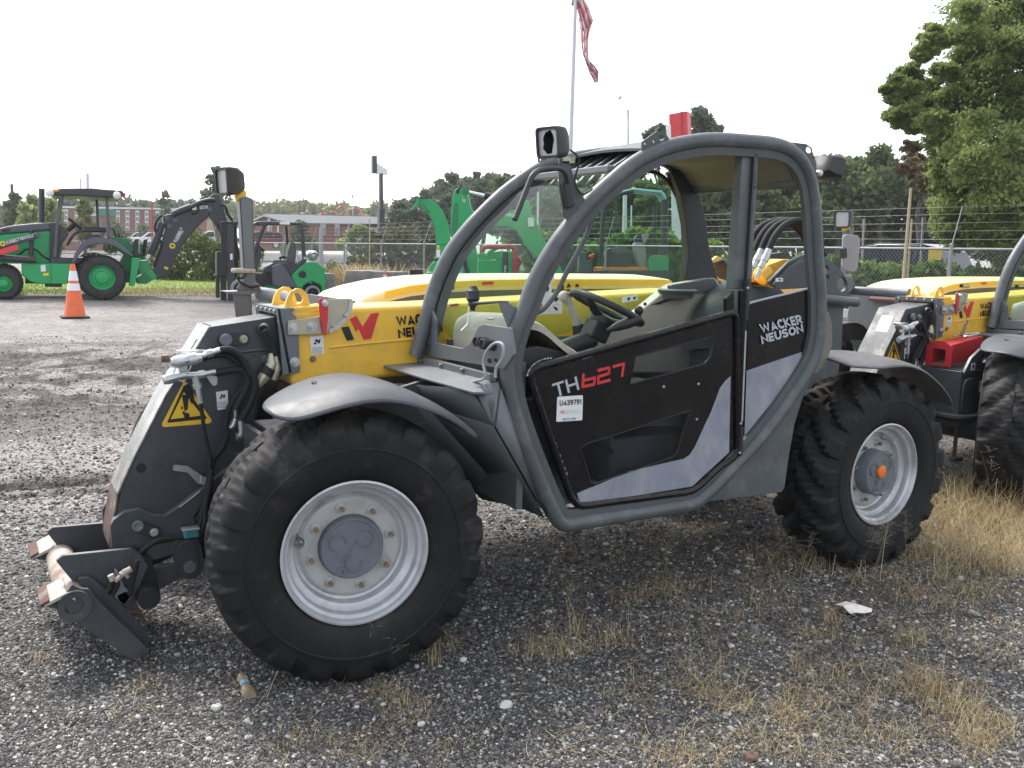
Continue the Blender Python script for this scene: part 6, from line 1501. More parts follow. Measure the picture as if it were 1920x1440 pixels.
# ---- backhoe loader
p0 = gp(185, 563); BHr = thing('backhoe_loader', 'green and black backhoe loader with open canopy and folded digging arm behind the cone', 'backhoe', p0)
S = Side(BHr, Pl(p0), lambda p: (p[0]/5.143, 320+p[1]/5.143))
k = S.scale()
S.slab('body', [(-260,640),(0,610),(485,570),(480,905),(200,900),(-260,900)], .45, 1.75, 'green', bevel=.04)
hd = S.slab('bonnet', [(-260,590),(-60,560),(60,530),(180,514),(340,500),(485,494),(485,572),(300,584),(0,614),(-260,645)], .42, 1.78, 'charl', bevel=.05)
S.slab('bonnet_vent', [(0,566),(80,556),(84,580),(0,592)], .41, .43, 'blackm', hd, 0)
ch = S.slab('side_tank', [(200,890),(280,897),(690,897),(645,1095),(388,1095),(292,1074),(205,1010)], .10, .9, 'green', bevel=.03)
S.slab('tank_side', [(498,905),(690,898),(645,1093),(492,1093)], .04, .12, 'green', ch, .02)
S.slab('sticker', [(390,912),(437,908),(440,972),(392,975)], .085, .095, 'whitep', ch, 0); S.slab('sticker', [(414,990),(468,987),(468,1013),(416,1015)], .085, .095, 'flower', ch, 0)
S.slab('footstep', [(425,1095),(592,1095),(590,1126),(430,1122)], .15, .5, 'blackm', ch); S.slab('frame_rail', [(220,1010),(1260,1010),(1260,1090),(220,1100)], .7, 1.5, 'char')
la = S.slab('loader_arm', [(-260,790),(0,693),(340,603),(384,600),(390,632),(360,655),(0,757),(-260,850)], -.05, .12, 'char', bevel=.015)
S.letter('SUNBELT', (62,712), (190,676), (58,684), -.062, 'whitep', la); S.letter('RENTALS', (200,671), (325,640), (196,645), -.062, 'whitep', la); emblem(S, (28,704), 32, -.062, la)
b = MB(); b.lathe([(.06,-.03),(.06,.02)], S.pl.s(*S.z((372,618)), -.05), S.pl.n, 14); obj('pivot_pin', b, M['charl'], la)
S.slab('safety_strut', [(-200,830),(-20,765),(165,712),(186,752),(160,770),(-20,822),(-200,880)], -.12, -.04, 'red', bevel=.01)
S.pipe('lift_cylinder', [(-260,800),(0,838),(345,862)], .05, .075, 'char'); S.pipe('hose', [(130,826),(190,800),(240,760),(330,760),(400,820),(470,858)], .35, .02, 'hose', None, 5); S.pipe('link_bar', [(302,575),(292,830)], .2, .05, 'char')
S.pipe('exhaust_stack', [(385,155),(383,500)], .75, .065, 'char'); S.slab('stack_foot', [(345,508),(430,508),(430,545),(345,545)], .62, .9, 'char')
S.slab('console', [(480,500),(530,495),(640,560),(640,620),(590,700),(560,850),(470,850)], .3, 1.7, 'char')
cz = BHr
S.slab('front_post', [(588,232),(618,230),(560,560),(545,840),(508,840),(535,520)], .15, .28, 'charl'); S.slab('front_post', [(535,240),(560,238),(520,520),(498,520)], 1.75, 1.88, 'charl')
S.slab('rear_post', [(1014,248),(1042,248),(1072,655),(1035,655)], .15, .28, 'charl'); S.slab('rear_post', [(918,255),(948,255),(962,560),(930,560)], 1.75, 1.88, 'charl')
cn = S.slab('canopy', [(455,205),(480,182),(600,168),(880,166),(1020,180),(1060,182),(1185,192),(1200,225),(1150,262),(1010,262),(780,245),(560,240),(480,240)], .0, 1.95, 'char', bevel=.06)
S.slab('amber_light', [(512,182),(565,176),(572,202),(520,208)], -.03, .01, 'amber', cn); S.slab('tail_light', [(1180,210),(1212,215),(1212,248),(1180,250)], .0, .15, 'redlens', cn)
for c in ((480,215),(1128,240)):
    b = MB(); b.ball(S.pl.s(*S.z(c), -.02), .09, 10, 7); obj('work_light', b, M['whitep'], cn)
S.slab('seat', [(800,640),(830,618),(960,612),(990,640),(940,660),(820,662)], .7, 1.3, 'seat'); S.slab('seat_back', [(965,560),(990,490),(1025,470),(1030,560),(1010,640),(975,640)], .7, 1.3, 'mirrorback'); S.slab('side_box', [(805,530),(1030,545),(1030,590),(790,590)], .6, 1.5, 'char')
S.pipe('steering_wheel', [(650,450),(700,490),(780,560)], .95, .03, 'blackm'); S.pipe('steering_post', [(640,570),(715,505)], .95, .06, 'blackm'); S.pipe('floor_lever', [(640,720),(690,640),(740,590),(860,572),(1010,575)], .5, .03, 'char', None, 3)
S.slab('cab_floor', [(480,840),(800,840),(760,900),(480,905)], .2, 1.8, 'char')
b = MB(); arc = [(693,890),(720,800),(770,720),(830,668),(900,645),(1010,645),(1080,662),(1160,705),(1230,765),(1284,815),(1270,830),(1200,790),(1120,735),(1040,705),(960,702),(880,715),(820,745),(770,800),(735,860),(715,892)]
b.prism(S.pts(arc, -.05), S.pl.n*.62); obj('rear_fender', b, M['charl'], BHr, .02)
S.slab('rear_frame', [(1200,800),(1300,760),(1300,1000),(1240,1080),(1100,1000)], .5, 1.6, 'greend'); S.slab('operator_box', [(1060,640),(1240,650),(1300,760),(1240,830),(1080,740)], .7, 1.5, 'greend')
st1 = S.slab('stabiliser', [(1272,835),(1362,835),(1300,1112),(1245,1112)], .1, .4, 'green'); S.slab('stabiliser_head', [(1300,660),(1340,656),(1325,790),(1375,800),(1372,838),(1275,830)], .08, .42, 'blackm', st1)
st2 = S.slab('stabiliser', [(1370,700),(1420,700),(1420,1000),(1380,1000)], 1.6, 1.9, 'greend'); S.slab('stabiliser_head', [(1416,660),(1455,656),(1432,830),(1388,830)], 1.55, 1.9, 'blackm', st2)
sw = S.slab('swing_frame', [(1360,870),(1440,865),(1470,960),(1520,1010),(1530,1050),(1440,1085),(1330,1095),(1320,1040),(1390,1030),(1360,960)], .7, 1.3, 'green')
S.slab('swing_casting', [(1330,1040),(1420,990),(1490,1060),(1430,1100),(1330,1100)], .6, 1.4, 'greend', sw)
for x0, y0, x1, y1 in ((1100,560,1130,640),(1150,600,1165,660),(1185,635,1195,700)): S.pipe('control_lever', [(x0,y0),(x1,y1)], .9, .025, 'blackm')
S2 = Side(BHr, S.pl, lambda p: (260+p[0]/5.053, 320+p[1]/5.053))
bm_ = S2.slab('dig_boom', [(165,935),(230,700),(272,545),(248,445),(262,412),(320,400),(420,392),(560,352),(690,345),(712,360),(705,420),(600,520),(520,610),(450,700),(400,790),(350,900),(290,1000),(200,1050),(165,1020)], .85, 1.15, 'char', bevel=.03)
o_ = S2.pl.s(*S2.z((380,676)), .845); 
S2.letter('SUNBELT', (378,680), (452,540), (350,668), .842, 'whitep', bm_); S2.letter('RENTALS', (398,665), (455,570), (384,658), .842, 'whitep', bm_); emblem(S2, (344,712), 36, .842, bm_)
S2.slab('sticker', [(268,912),(306,926),(298,948),(262,934)], .84, .846, 'flower', bm_, 0)
for c in ((290,440),(316,520),(372,460),(712,358)):
    b = MB(); b.lathe([(.055,.0),(.055,-.03),(.03,-.035)], S2.pl.s(*S2.z(c), .85), S2.pl.n, 12); obj('pin', b, M['charl'], bm_)
S2.slab('dipper', [(690,285),(700,235),(748,203),(805,208),(832,285),(870,420),(935,600),(955,760),(880,760),(800,560),(700,405)], .9, 1.1, 'char', bevel=.02)
S2.pipe('boom_cylinder', [(130,800),(190,650),(245,490)], .78, .085, 'char'); S2.pipe('cylinder_rod', [(95,845),(130,795)], .78, .05, 'chrome')
S2.pipe('dipper_cylinder', [(345,405),(430,365),(525,330)], .82, .085, 'char'); S2.pipe('cylinder_link', [(500,350),(600,290),(700,262),(760,262)], .82, .05, 'char', None, 3); S2.pipe('hose', [(535,400),(590,370),(600,310),(690,300)], .8, .035, 'hose', None, 4)
S2.pipe('hose', [(820,310),(860,330),(885,400),(930,470),(950,560)], .8, .035, 'hose', None, 4); S2.pipe('hose', [(180,590),(175,520),(210,440),(250,415)], .8, .03, 'hose', None, 4); S2.pipe('hose', [(165,920),(200,820),(240,700),(210,640),(250,600)], .84, .035, 'hose', None, 4)
S.wheel((985,1030), 256, 138, -.05, .45, 'tyre2', 'green'); S.wheel((35,1088), 184, 88, .0, .36, 'tyre2', 'green')
S.wheel((900,1010), 250, 138, 1.6, .45, 'tyre2', 'green'); S.wheel((-20,1070), 180, 88, 1.6, .36, 'tyre2', 'green')

# ---- traffic cones
M['coneo'] = mat('cone_orange', (.80,.15,.045), .55, 0, .08, 5, 0, 60, 0, (.40,.11,.05), .35, 7)
M['conew'] = mat('reflective_white', (.76,.77,.80), .4, 0, .04, 9)
def cone(px, py, hpx, label, wpx):
    p = gp(px, py); h = hpx*(p-Vector(CAM)).length/FOC*.985; k = h/.98; o = thing('traffic_cone', label, 'traffic cone', p, 'orange traffic cones')
    R_ = lambda t: (.185-.150*t)*k
    b = MB(); b.lathe([(R_(0)*1.02,.03*k),(R_(.02),.05*k),(R_(1),h),(R_(1)*.75,h),(R_(.95)*.7,h*.96)], p, (0,0,1), 28, close=False); obj('cone_body', b, M['coneo'], o, ang=50)
    b = MB(); b.prism(roundpoly([p+Vector((.235*k*i,.235*k*j,.002)) for i, j in ((-1,-1),(1,-1),(1,1),(-1,1))], .05), (0,0,.035*k)); obj('base', b, M['blackm'], o, .008)
    for t0, t1 in ((.50,.63),(.68,.86)):
        b = MB(); b.lathe([(R_(t0)+.004,h*t0+.01),(R_(t1)+.004,h*t1+.01)], p, (0,0,1), 28, close=False); obj('collar', b, M['conew'], o)
cone(140.5, 596, 92, 'orange traffic cone with two white collars standing in front of the loader wheel', 44)
cone(722, 561, 52, 'small distant orange traffic cone in front of the concrete barriers', 12)

# ---- forklift
p0 = gp(580, 564); FK = thing('forklift', 'green and black gas forklift with grey seat, tall black mast and silver gas bottle', 'forklift', p0)
S = Side(FK, Pl(p0, turn=8), lambda p: (260+p[0]/5.053, 320+p[1]/5.053))
S.slab('counterweight', [(1440,1000),(1500,930),(1580,868),(1690,868),(1760,918),(1776,1030),(1768,1168),(1742,1190),(1728,1090),(1640,1048),(1570,1085),(1545,1122),(1490,1104)], .0, 1.1, 'green', bevel=.05)
S.slab('side_recess', [(1512,970),(1545,945),(1585,958),(1588,1010),(1555,1020),(1515,1005)], -.012, .02, 'blackm')
S.slab('lower_body', [(1110,1000),(1300,980),(1500,1090),(1480,1130),(1200,1130)], .2, 1.0, 'green'); S.slab('step_cover', [(1264,905),(1340,880),(1395,930),(1505,1112),(1330,1106),(1264,1080)], -.05, .35, 'charl', bevel=.03)
S.slab('engine_cover', [(1195,950),(1205,915),(1290,872),(1530,876),(1420,985),(1300,985),(1200,970)], .15, 1.0, 'char', bevel=.05); S.slab('floor_plate', [(1080,975),(1270,975),(1270,1090),(1150,1090)], .1, 1.0, 'blackm')
S.pipe('front_post', [(1095,790),(1130,690),(1190,530),(1215,490)], .05, .045, 'char', None, 3); S.pipe('front_post', [(1080,700),(1085,560),(1130,500)], .98, .045, 'char', None, 3)
S.slab('overhead_guard', [(1090,500),(1120,480),(1240,478),(1560,492),(1562,518),(1240,512),(1130,520)], .0, 1.05, 'char', bevel=.03)
S.slab('number_plate', [(1335,484),(1430,487),(1430,512),(1335,509)], -.03, .0, 'whitep', None, 0)
S.slab('rear_post', [(1525,505),(1562,505),(1592,860),(1440,990),(1405,965),(1552,840)], .0, .10, 'char'); S.slab('rear_post', [(1430,520),(1455,520),(1468,700),(1440,700)], .95, 1.05, 'char')
sb = S.slab('seat_back', [(1418,850),(1430,760),(1455,685),(1475,675),(1505,690),(1512,760),(1500,870),(1440,880)], .3, .8, 'seat', bevel=.05); S.slab('seat_cushion', [(1280,862),(1300,848),(1440,850),(1450,880),(1290,882)], .3, .8, 'seat', bevel=.03)
S.pipe('armrest', [(1345,840),(1370,820),(1410,830)], .25, .035, 'blackm', None, 3); S.pipe('steering_wheel', [(1130,690),(1165,725),(1210,765)], .5, .03, 'blackm'); S.slab('dash_cowl', [(1095,800),(1120,720),(1170,735),(1165,840),(1120,930),(1090,930)], .2, .9, 'char')
b = MB(); a_ = S.pl.s(*S.z((1655,805)), -.05); L_ = .75; rad_ = 56*S.scale(); b.lathe([(.04,-.08),(rad_*.55,-.06),(rad_*.9,.03),(rad_,.10),(rad_,L_-.1),(rad_*.9,L_-.03),(rad_*.5,L_)], a_, S.pl.n, 24); gb = obj('gas_bottle', b, M['zinc'], FK, ang=50)
b = MB(); b.lathe([(rad_*.66,-.12),(rad_*.70,-.12),(rad_*.70,-.02)], a_, S.pl.n, 20, close=False); obj('bottle_collar', b, M['zinc'], gb)
b = MB(); b.lathe([(15*S.scale(),-.01),(.002,-.01)], S.pl.s(*S.z((1572,828)), .0), S.pl.n, 14); obj('logo_disc', b, M['whitep'], FK)
S.slab('mast', [(778,482),(832,478),(836,1228),(785,1228)], .05, .18, 'blackm', bevel=.01); S.slab('mast', [(822,480),(905,482),(915,1225),(850,1228)], .12, .30, 'char', bevel=.01); S.slab('mast', [(880,484),(952,490),(965,900),(900,1200)], .85, 1.0, 'blackm', bevel=.01)
S.slab('mast_crosshead', [(778,478),(952,482),(952,510),(778,506)], .1, 1.0, 'blackm'); cr = S.slab('fork_carriage', [(742,768),(830,762),(832,1000),(742,1000)], .0, 1.0, 'blackm'); S.slab('load_backrest', [(732,998),(768,998),(770,1205),(732,1205)], .0, .14, 'blackm', cr); S.slab('fork_shank', [(776,1000),(812,1000),(812,1235),(780,1235)], .12, .24, 'char', cr)
S.slab('fork', [(60,1240),(90,1233),(800,1228),(800,1248),(90,1246)], .12, .24, 'blackm', cr, .005); S.slab('fork', [(60,1232),(90,1226),(800,1222),(800,1238),(90,1238)], .80, .92, 'blackm', cr, .005)
S.slab('plate', [(868,788),(892,786),(894,842),(870,845)], .10, .118, 'whitep', None, 0); S.pipe('mast_hose', [(910,620),(935,700),(950,820),(900,920),(880,960)], .3, .03, 'hose', None, 4)
S.wheel((1652,1165), 92, 56, .0, .28, 'tyreg', 'blackm', lug=False); S.wheel((960,1120), 105, 60, .0, .32, 'tyreg', 'blackm', lug=False); S.wheel((1652,1150), 92, 56, .8, .28, 'tyreg', 'blackm', lug=False)

# ---- concrete barriers
def barrier(L, px, py, label, dirv, ln):
    p = gp(px, py); S_ = Side(None, Pl(p)); b = MB(); n = S_.pl.n; u = S_.pl.u; P = S_.pts(L, 0); zz = min(q.z for q in P)
    for q in P: q.z += p.z-zz-.01
    b.prism(P, (u*dirv[0]+n*dirv[1]).normalized()*ln); tag(obj('concrete_barrier', b, M['concrete'], None, .02), label, 'barrier', 'concrete road barriers')
z4_ = lambda L: [(480+x/4.8, 320+y/4.8) for x, y in L]
barrier(z4_([(560,880),(708,882),(722,990),(740,1060),(722,1108),(560,1120)]), 625, 562, 'concrete barrier end peeping out behind the forklift counterweight', (-.3,.95), 1.6)
barrier(z4_([(812,898),(948,900),(955,985),(930,1060),(900,1165),(722,1115),(742,1066),(785,1000)]), 655, 562, 'grey concrete barrier with flared foot, its stained end facing us', (.35,.94), 2.2)
barrier(z4_([(948,904),(1248,908),(1254,1020),(1260,1150),(925,1150),(960,1030)]), 700, 560, 'grey concrete barrier behind the small distant cone', (.4,.9), 1.0)

# ---- wood chipper
p0 = at(860, 21); CH = thing('wood_chipper', 'green wood chipper with tall curved discharge chute and red feed rail', 'wood chipper', p0)
S = Side(CH, Pl(p0), lambda p: (740+p[0]/6, 340+p[1]/6))
ct_ = S.slab('discharge_chute', [(270,240),(275,192),(370,190),(430,222),(490,268),(545,345),(585,430),(612,520),(628,640),(630,712),(462,712),(464,620),(450,520),(418,440),(380,370),(330,312),(290,270)], .0, .40, 'green', bevel=.015)
S.letter('Vermeer', (305,262), (400,372), (318,240), -.008, 'ink', ct_, .01)
S.slab('deflector', [(262,182),(285,205),(272,262),(184,332)], -.03, .43, 'green', ct_, .005); S.slab('chute_hood', [(262,180),(372,178),(380,196),(270,198)], -.02, .42, 'char', ct_, .005)
nk = S.slab('chute_neck', [(466,712),(632,712),(625,860),(466,860)], .02, .38, 'green', bevel=.01); S.slab('sticker', [(466,770),(512,770),(512,855),(470,855)], .008, .018, 'whitep', nk, 0); S.slab('sticker', [(478,716),(502,716),(502,762),(478,762)], .008, .018, 'flower', nk, 0)
S.slab('turntable', [(434,858),(640,858),(640,884),(434,882)], -.05, .45, 'greend'); S.slab('rotor_housing', [(380,1010),(400,940),(440,900),(640,900),(650,1110),(380,1110)], -.1, .7, 'green', bevel=.03); S.slab('engine_shroud', [(265,1095),(370,1020),(560,1010),(640,1200),(265,1200)], -.2, .8, 'green', bevel=.03)
S.slab('tow_box', [(165,990),(300,990),(320,1060),(290,1200),(165,1200)], .2, .7, 'blackm'); S.slab('feed_housing', [(940,885),(1160,890),(1225,785),(1225,1200),(930,1200)], .0, .9, 'green', bevel=.02); S.slab('feed_top', [(935,815),(1080,800),(1232,778),(1170,870),(1010,892),(945,882)], .1, 1.0, 'green', bevel=.01)
pn = S.slab('control_panel', [(1215,790),(1275,786),(1268,1100),(1208,1100)], -.05, .6, 'char'); S.letter('700', (1256,1030), (1258,945), (1228,1030), -.06, 'whitep', pn, .01)
S.slab('feed_wing', [(1278,790),(1330,790),(1330,1100),(1275,1100)], -.1, .9, 'green'); S.pipe('feed_rail', [(985,790),(1000,752),(1040,738),(1180,740),(1290,735),(1330,752),(1346,790),(1342,1100)], -.2, .055, 'redbox', None, 3); S.pipe('brace_bar', [(1035,840),(1060,800),(1165,742)], -.15, .04, 'green'); S.pipe('feed_loop', [(1350,830),(1410,880),(1420,920),(1360,980)], .2, .04, 'redbox', None, 3)
S.slab('chassis_rail', [(300,1180),(1340,1180),(1340,1400),(300,1400)], .2, .9, 'char'); S.wheel((800,1415), 130, 70, .0, .25, 'tyre2', 'whitep', lug=False)

# ---- excavator
p0 = at(1010, 24); EX = thing('excavator', 'green excavator with raised arm and open blue-lit cab seen through the window', 'excavator', p0)
S = Side(EX, Pl(p0), lambda p: (740+p[0]/6, 340+p[1]/6))
sk = S.slab('dipper_arm', [(628,600),(636,400),(648,170),(676,92),(735,68),(800,86),(828,170),(855,290),(880,340),(862,440),(800,540),(720,610),(690,660),(640,650)], -.02, .28, 'green', bevel=.02)
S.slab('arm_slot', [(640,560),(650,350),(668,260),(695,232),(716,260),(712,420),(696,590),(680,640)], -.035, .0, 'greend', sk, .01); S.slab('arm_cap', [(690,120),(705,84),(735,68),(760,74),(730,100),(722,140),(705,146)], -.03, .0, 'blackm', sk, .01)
b = MB(); b.lathe([(.09,.0),(.09,-.05),(.05,-.06)], S.pl.s(*S.z((800,108)), -.02), S.pl.n, 16); obj('arm_pin', b, M['greend'], sk)
b = MB(); q_ = S.pl.s(*S.z((780,240)), -.028); u_ = S.pl.u; kk = S.scale()
for dx, dy, r_ in ((-12,20,9),(8,22,10),(-4,38,12),(14,40,9),(-10,-4,6),(-14,-24,4)): b.lathe([(r_*kk,0),(.002,0)], q_+u_*(dx*kk)+Vector((0,0,-dy*kk+.12)), S.pl.n, 8)
obj('animal_decal', b, M['whitep'], sk)
S.slab('arm_lower', [(760,880),(780,780),(905,700),(925,860),(910,1200),(760,1200)], .0, .26, 'green', sk, .02); S.pipe('arm_handle', [(772,492),(860,385)], -.08, .03, 'green', sk); S.pipe('arm_hose', [(790,880),(800,960),(830,1040)], -.06, .05, 'hose', sk, 3)
S.pipe('cylinder_rod', [(825,118),(1020,160)], .1, .045, 'chrome'); S.pipe('arm_cylinder', [(1010,158),(1180,196),(1420,230)], .1, .10, 'blackm')
bo = S.slab('main_boom', [(865,345),(900,335),(1230,330),(1400,318),(1430,240),(1470,205),(1505,212),(1535,300),(1545,390),(1600,470),(1650,590),(1720,720),(1920,1060),(1780,1240),(1690,1000),(1590,860),(1480,740),(1420,640),(1370,560),(1300,515),(1080,500),(900,505)], .0, .34, 'green', bevel=.03)
S.slab('boom_shadow_side', [(1300,560),(1380,600),(1440,700),(1560,860),(1640,1000),(1580,940),(1470,760),(1360,640),(1300,600)], .1, .3, 'blackm', bo, .01); S.letter('BOBCAT' if False else '180', (1250,395), (1335,400), (1250,355), -.01, 'whitep', bo, .02)  # matt black slab paints the shade under the boom
S.slab('work_light', [(1495,405),(1565,402),(1572,510),(1505,512)], -.08, -.01, 'whitep', bo, .01); S.pipe('light_guard', [(1485,395),(1575,388),(1590,500),(1560,515)], -.10, .02, 'green', bo); S.pipe('boom_ram', [(1560,940),(1700,1180)], -.1, .06, 'blackm', bo)
S3 = Side(EX, S.pl, lambda p: (1040+p[0]/7.2, 340+p[1]/7.2))
M['skyblue'] = mat('roof_blue_light', (.30,.62,.66), .35, 0, .05, 3)  # blue light falling on the cab roof, painted in as its colour
S3.slab('cab_roof', [(690,250),(760,190),(840,142),(980,110),(1060,94),(1100,92),(1440,124),(1490,165),(1510,230),(1500,250),(1440,160),(1080,122),(960,150),(850,200),(730,272)], .0, 1.15, 'skyblue', bevel=.02)
S3.pipe('cab_post', [(620,1040),(640,700),(660,420),(685,300),(760,235),(900,170),(1060,130)], .0, .055, 'char', None, 3); S3.pipe('cab_post', [(1478,1000),(1482,600),(1490,250)], .0, .09, 'char'); S3.pipe('cab_post', [(285,1040),(290,600)], 1.1, .06, 'char'); S3.pipe('cab_post', [(1420,900),(1425,300)], 1.1, .05, 'char')
S3.slab('console', [(700,930),(760,895),(1050,960),(1065,1110),(980,1190),(700,1190),(650,1060)], .3, .9, 'dashblk'); S3.slab('console_top', [(755,900),(980,890),(1050,960),(900,985),(770,965)], .25, .95, 'charl'); S3.slab('seat', [(1080,860),(1110,815),(1230,830),(1262,1000),(1255,1180),(1190,1190),(1120,1060)], .3, .8, 'mirrorback', bevel=.05); S3.slab('head_rest', [(1205,712),(1310,705),(1290,760),(1240,860),(1215,820)], .35, .7, 'mirrorback', bevel=.04); S3.slab('seat_back', [(1105,760),(1150,715),(1200,730),(1260,830),(1440,830),(1440,960),(1260,980),(1110,830)], .5, .9, 'dashblk', bevel=.04)
S3.pipe('joystick', [(690,900),(700,830),(680,770)], .2, .03, 'blackm'); S3.pipe('joystick', [(590,880),(600,820)], .4, .03, 'blackm'); S3.slab('side_door', [(1265,1080),(1275,1040),(1310,1000),(1510,994),(1530,1020),(1536,1300),(1262,1300)], -.1, .3, 'green', bevel=.03)
S3.slab('front_cover', [(330,980),(360,930),(430,960),(450,1060),(520,1060),(520,1250),(320,1250)], .2, 1.0, 'charl', bevel=.05); S3.slab('hose_guard', [(455,1010),(540,970),(545,1020),(480,1050)], .15, .3, 'redlens'); S3.slab('upper_body', [(520,1200),(1540,1200),(1560,1420),(500,1420)], -.2, 1.6, 'char', bevel=.04); S3.slab('track', [(350,1400),(1650,1400),(1720,1580),(1620,1745),(400,1745),(290,1580)], -.3, .2, 'blackm', bevel=.05)
S3.slab('beacon', [(1065,60),(1118,60),(1118,95),(1068,95)], .4, .55, 'amber'); S3.slab('floor', [(560,1160),(1260,1160),(1260,1220),(560,1220)], .0, 1.2, 'amber')

# ---- flag, sign towers, poles
M['pole'] = mat('pale_pole', (.55,.57,.60), .4, .3, .04, 2)
M['flagr'] = mat('flag_red', (.80,.16,.20), .8, 0, .06, 3); M['flagw'] = mat('flag_white', (.84,.83,.85), .8, 0, .05, 3)
pb = at(1063, 30); fp_ = thing('flagpole', 'tall pale flagpole behind the cab with a drooping red and white striped flag', 'flagpole', pb)
b = MB(); t1 = Vector((pb.x,pb.y,12.6)); b.tube([pb, pb.lerp(t1,.5), t1], [.085,.07,.045], 12); b.ball(t1+Vector((0,0,.06)), .08); obj('pole', b, M['pole'], fp_)
fl_ = tag(MB(), '', '') if False else None
S = Side(None, Pl(pb))
cols = [[(1072,-22),(1071,8)],[(1082,-30),(1081,11)],[(1092,-12),(1084,28)],[(1104,15),(1086,45)],[(1112,40),(1089,66)],[(1104,62),(1091,85)],[(1103,90),(1094,106)],[(1104,112),(1099,122)],[(1114,124),(1105,138)],[(1122,136),(1113,150)],[(1121,154),(1116,155)]]
b = MB(); R_ = len(cols); C_ = 8; vs = []
for i, (a, c) in enumerate(cols):
    for j in range(C_):
        t = j/(C_-1); x, y = a[0]+(c[0]-a[0])*t, a[1]+(c[1]-a[1])*t; vs.append(S.pl.s(x, y, .16*math.sin(i*1.3+j*1.1)))
for i in range(R_-1):
    for j in range(C_-1):
        b.mi = 1 if (j+i//2) % 2 else 0; b.add([vs[i*C_+j], vs[i*C_+j+1], vs[(i+1)*C_+j+1], vs[(i+1)*C_+j]], [(0,1,2,3)])
fo = obj('flag', b, [M['flagr'], M['flagw']]); tag(fo, 'drooping red and white striped flag hanging from the pale flagpole', 'flag')
sol = fo.modifiers.new('thickness', 'SOLIDIFY'); sol.thickness = .006
pb = at(1268, 34); rs = thing('sign_tower', 'tall red sign box on a silver column rising above the cab roof', 'sign', pb)
S = Side(rs, Pl(pb, turn=-18))
S.slab('sign_box', [(1254,214),(1288,208),(1292,318),(1256,325)], .0, .45, 'red', bevel=.02); S.slab('white_face', [(1250,235),(1258,234),(1260,322),(1252,323)], -.03, .0, 'whitep', None, 0); S.slab('trim', [(1276,210),(1280,209),(1283,318),(1279,318)], -.02, .0, 'redbox', None, 0); S.slab('column', [(1256,320),(1284,318),(1290,545),(1260,545)], .08, .36, 'pole')
pb = at(714, 58); ps = thing('pole_sign', 'dark sign post with a small black and white board high above the bushes', 'sign', pb)
S = Side(ps, Pl(pb, turn=20))
S.slab('post', [(713,325),(718,325),(719,395),(713,395)], .0, .3, 'char', bevel=0); S.slab('post_sleeve', [(711,392),(721,392),(721,470),(711,470)], -.05, .35, 'char', bevel=0); S.slab('board', [(699,292),(707,292),(707,325),(699,325)], .0, .3, 'char', bevel=0); S.slab('white_board', [(707,305),(727,318),(727,328),(707,326)], .05, .25, 'whitep', bevel=0)
def pole(px, y0, y1, depth, r, label, m='pole', name='light_pole', head=None, lean=0, cat='pole'):
    b_ = at(px, depth); o = thing(name, label, cat, b_, None); t = at(px+lean, depth, py=y0)
    b = MB(); b.tube([b_, t], [r, r*.7], 8); obj('pole', b, M[m], o)
    if head:
        S_ = Side(o, Pl(b_)); S_.slab('lamp_head' if m == 'pole' else 'sign_plate', head, .0, .12, 'mirrorback', bevel=0)
pole(1177, 205, 0, 60, .10, 'thin grey light pole in the sky between the flag and the red sign', head=[(1175,205),(1179,205),(1179,222),(1175,222)], lean=1)
pole(1160, 180, 0, 70, .03, 'very thin pole with a small floodlight against the sky right of the flag', head=[(1158,185),(1162,182),(1164,178),(1166,182),(1162,187)])
pole(661, 366, 0, 110, .04, 'very thin pole with a small lamp above the low building roof', head=[(659,365),(662,365),(663,371),(659,371)])
pole(26, 345, 0, 75, .16, 'leaning wooden utility pole at the left edge among trees', m='bark', name='utility_pole', lean=-4)
pole(66, 335, 0, 80, .06, 'thin pole just left of the loader exhaust stack', name='utility_pole', lean=-2)
pole(153, 335, 0, 80, .10, 'pale slender pole seen through the loader cab, the left of two', lean=-2)
pole(166, 325, 0, 80, .17, 'pale thicker pole seen through the loader cab, the right of two', lean=-2)
pole(285, 380, 0, 90, .10, 'dark thin pole in front of the brick block', m='redbox', name='utility_pole')
pole(1172, 360, 0, 30, .09, 'pale post seen through the cab beside the excavator roof', m='pole', name='fence_pole')
pole(1184, 385, 0, 32, .035, 'thinner pale stick seen through the cab beside the pale post', m='pole', name='fence_pole')
pole(1009, 345, 0, 32, .05, 'pale pole seen through the windscreen behind the cab hoop', name='fence_pole')
M['cane'] = mat('bamboo_cane', (.42,.36,.24), .7, 0, .1, 6)
pole(1698, 352, 0, 17, .035, 'long tan cane leaning beside the parked car, the taller of two', m='cane', name='cane_pole', lean=10)
pole(1706, 410, 0, 17.5, .025, 'short tan cane leaning beside the taller cane', m='cane', name='cane_pole', lean=4)
pole(1620, 412, 0, 24, .035, 'grey sign post with its narrow sign edge-on, nearer the round mirror', m='galv', name='sign_post', head=[(1617,410),(1623,410),(1623,432),(1617,432)], cat='sign')
pole(1731, 410, 0, 21, .035, 'grey sign post with its narrow sign edge-on, right of the parked car', m='galv', name='sign_post', head=[(1727,408),(1736,408),(1736,430),(1727,430)], cat='sign')
pole(602, 425, 0, 55, .16, 'grey steel post behind the forklift against the low building', m='galv', name='steel_post')
pole(693, 410, 0, 34, .03, 'thin tan pole in front of the vine mound near the barriers', m='cane', name='cane_pole')
pole(648, 458, 0, 40, .11, 'short white-topped bollard on the road behind the fence', m='whitep', name='bollard', cat='bollard')

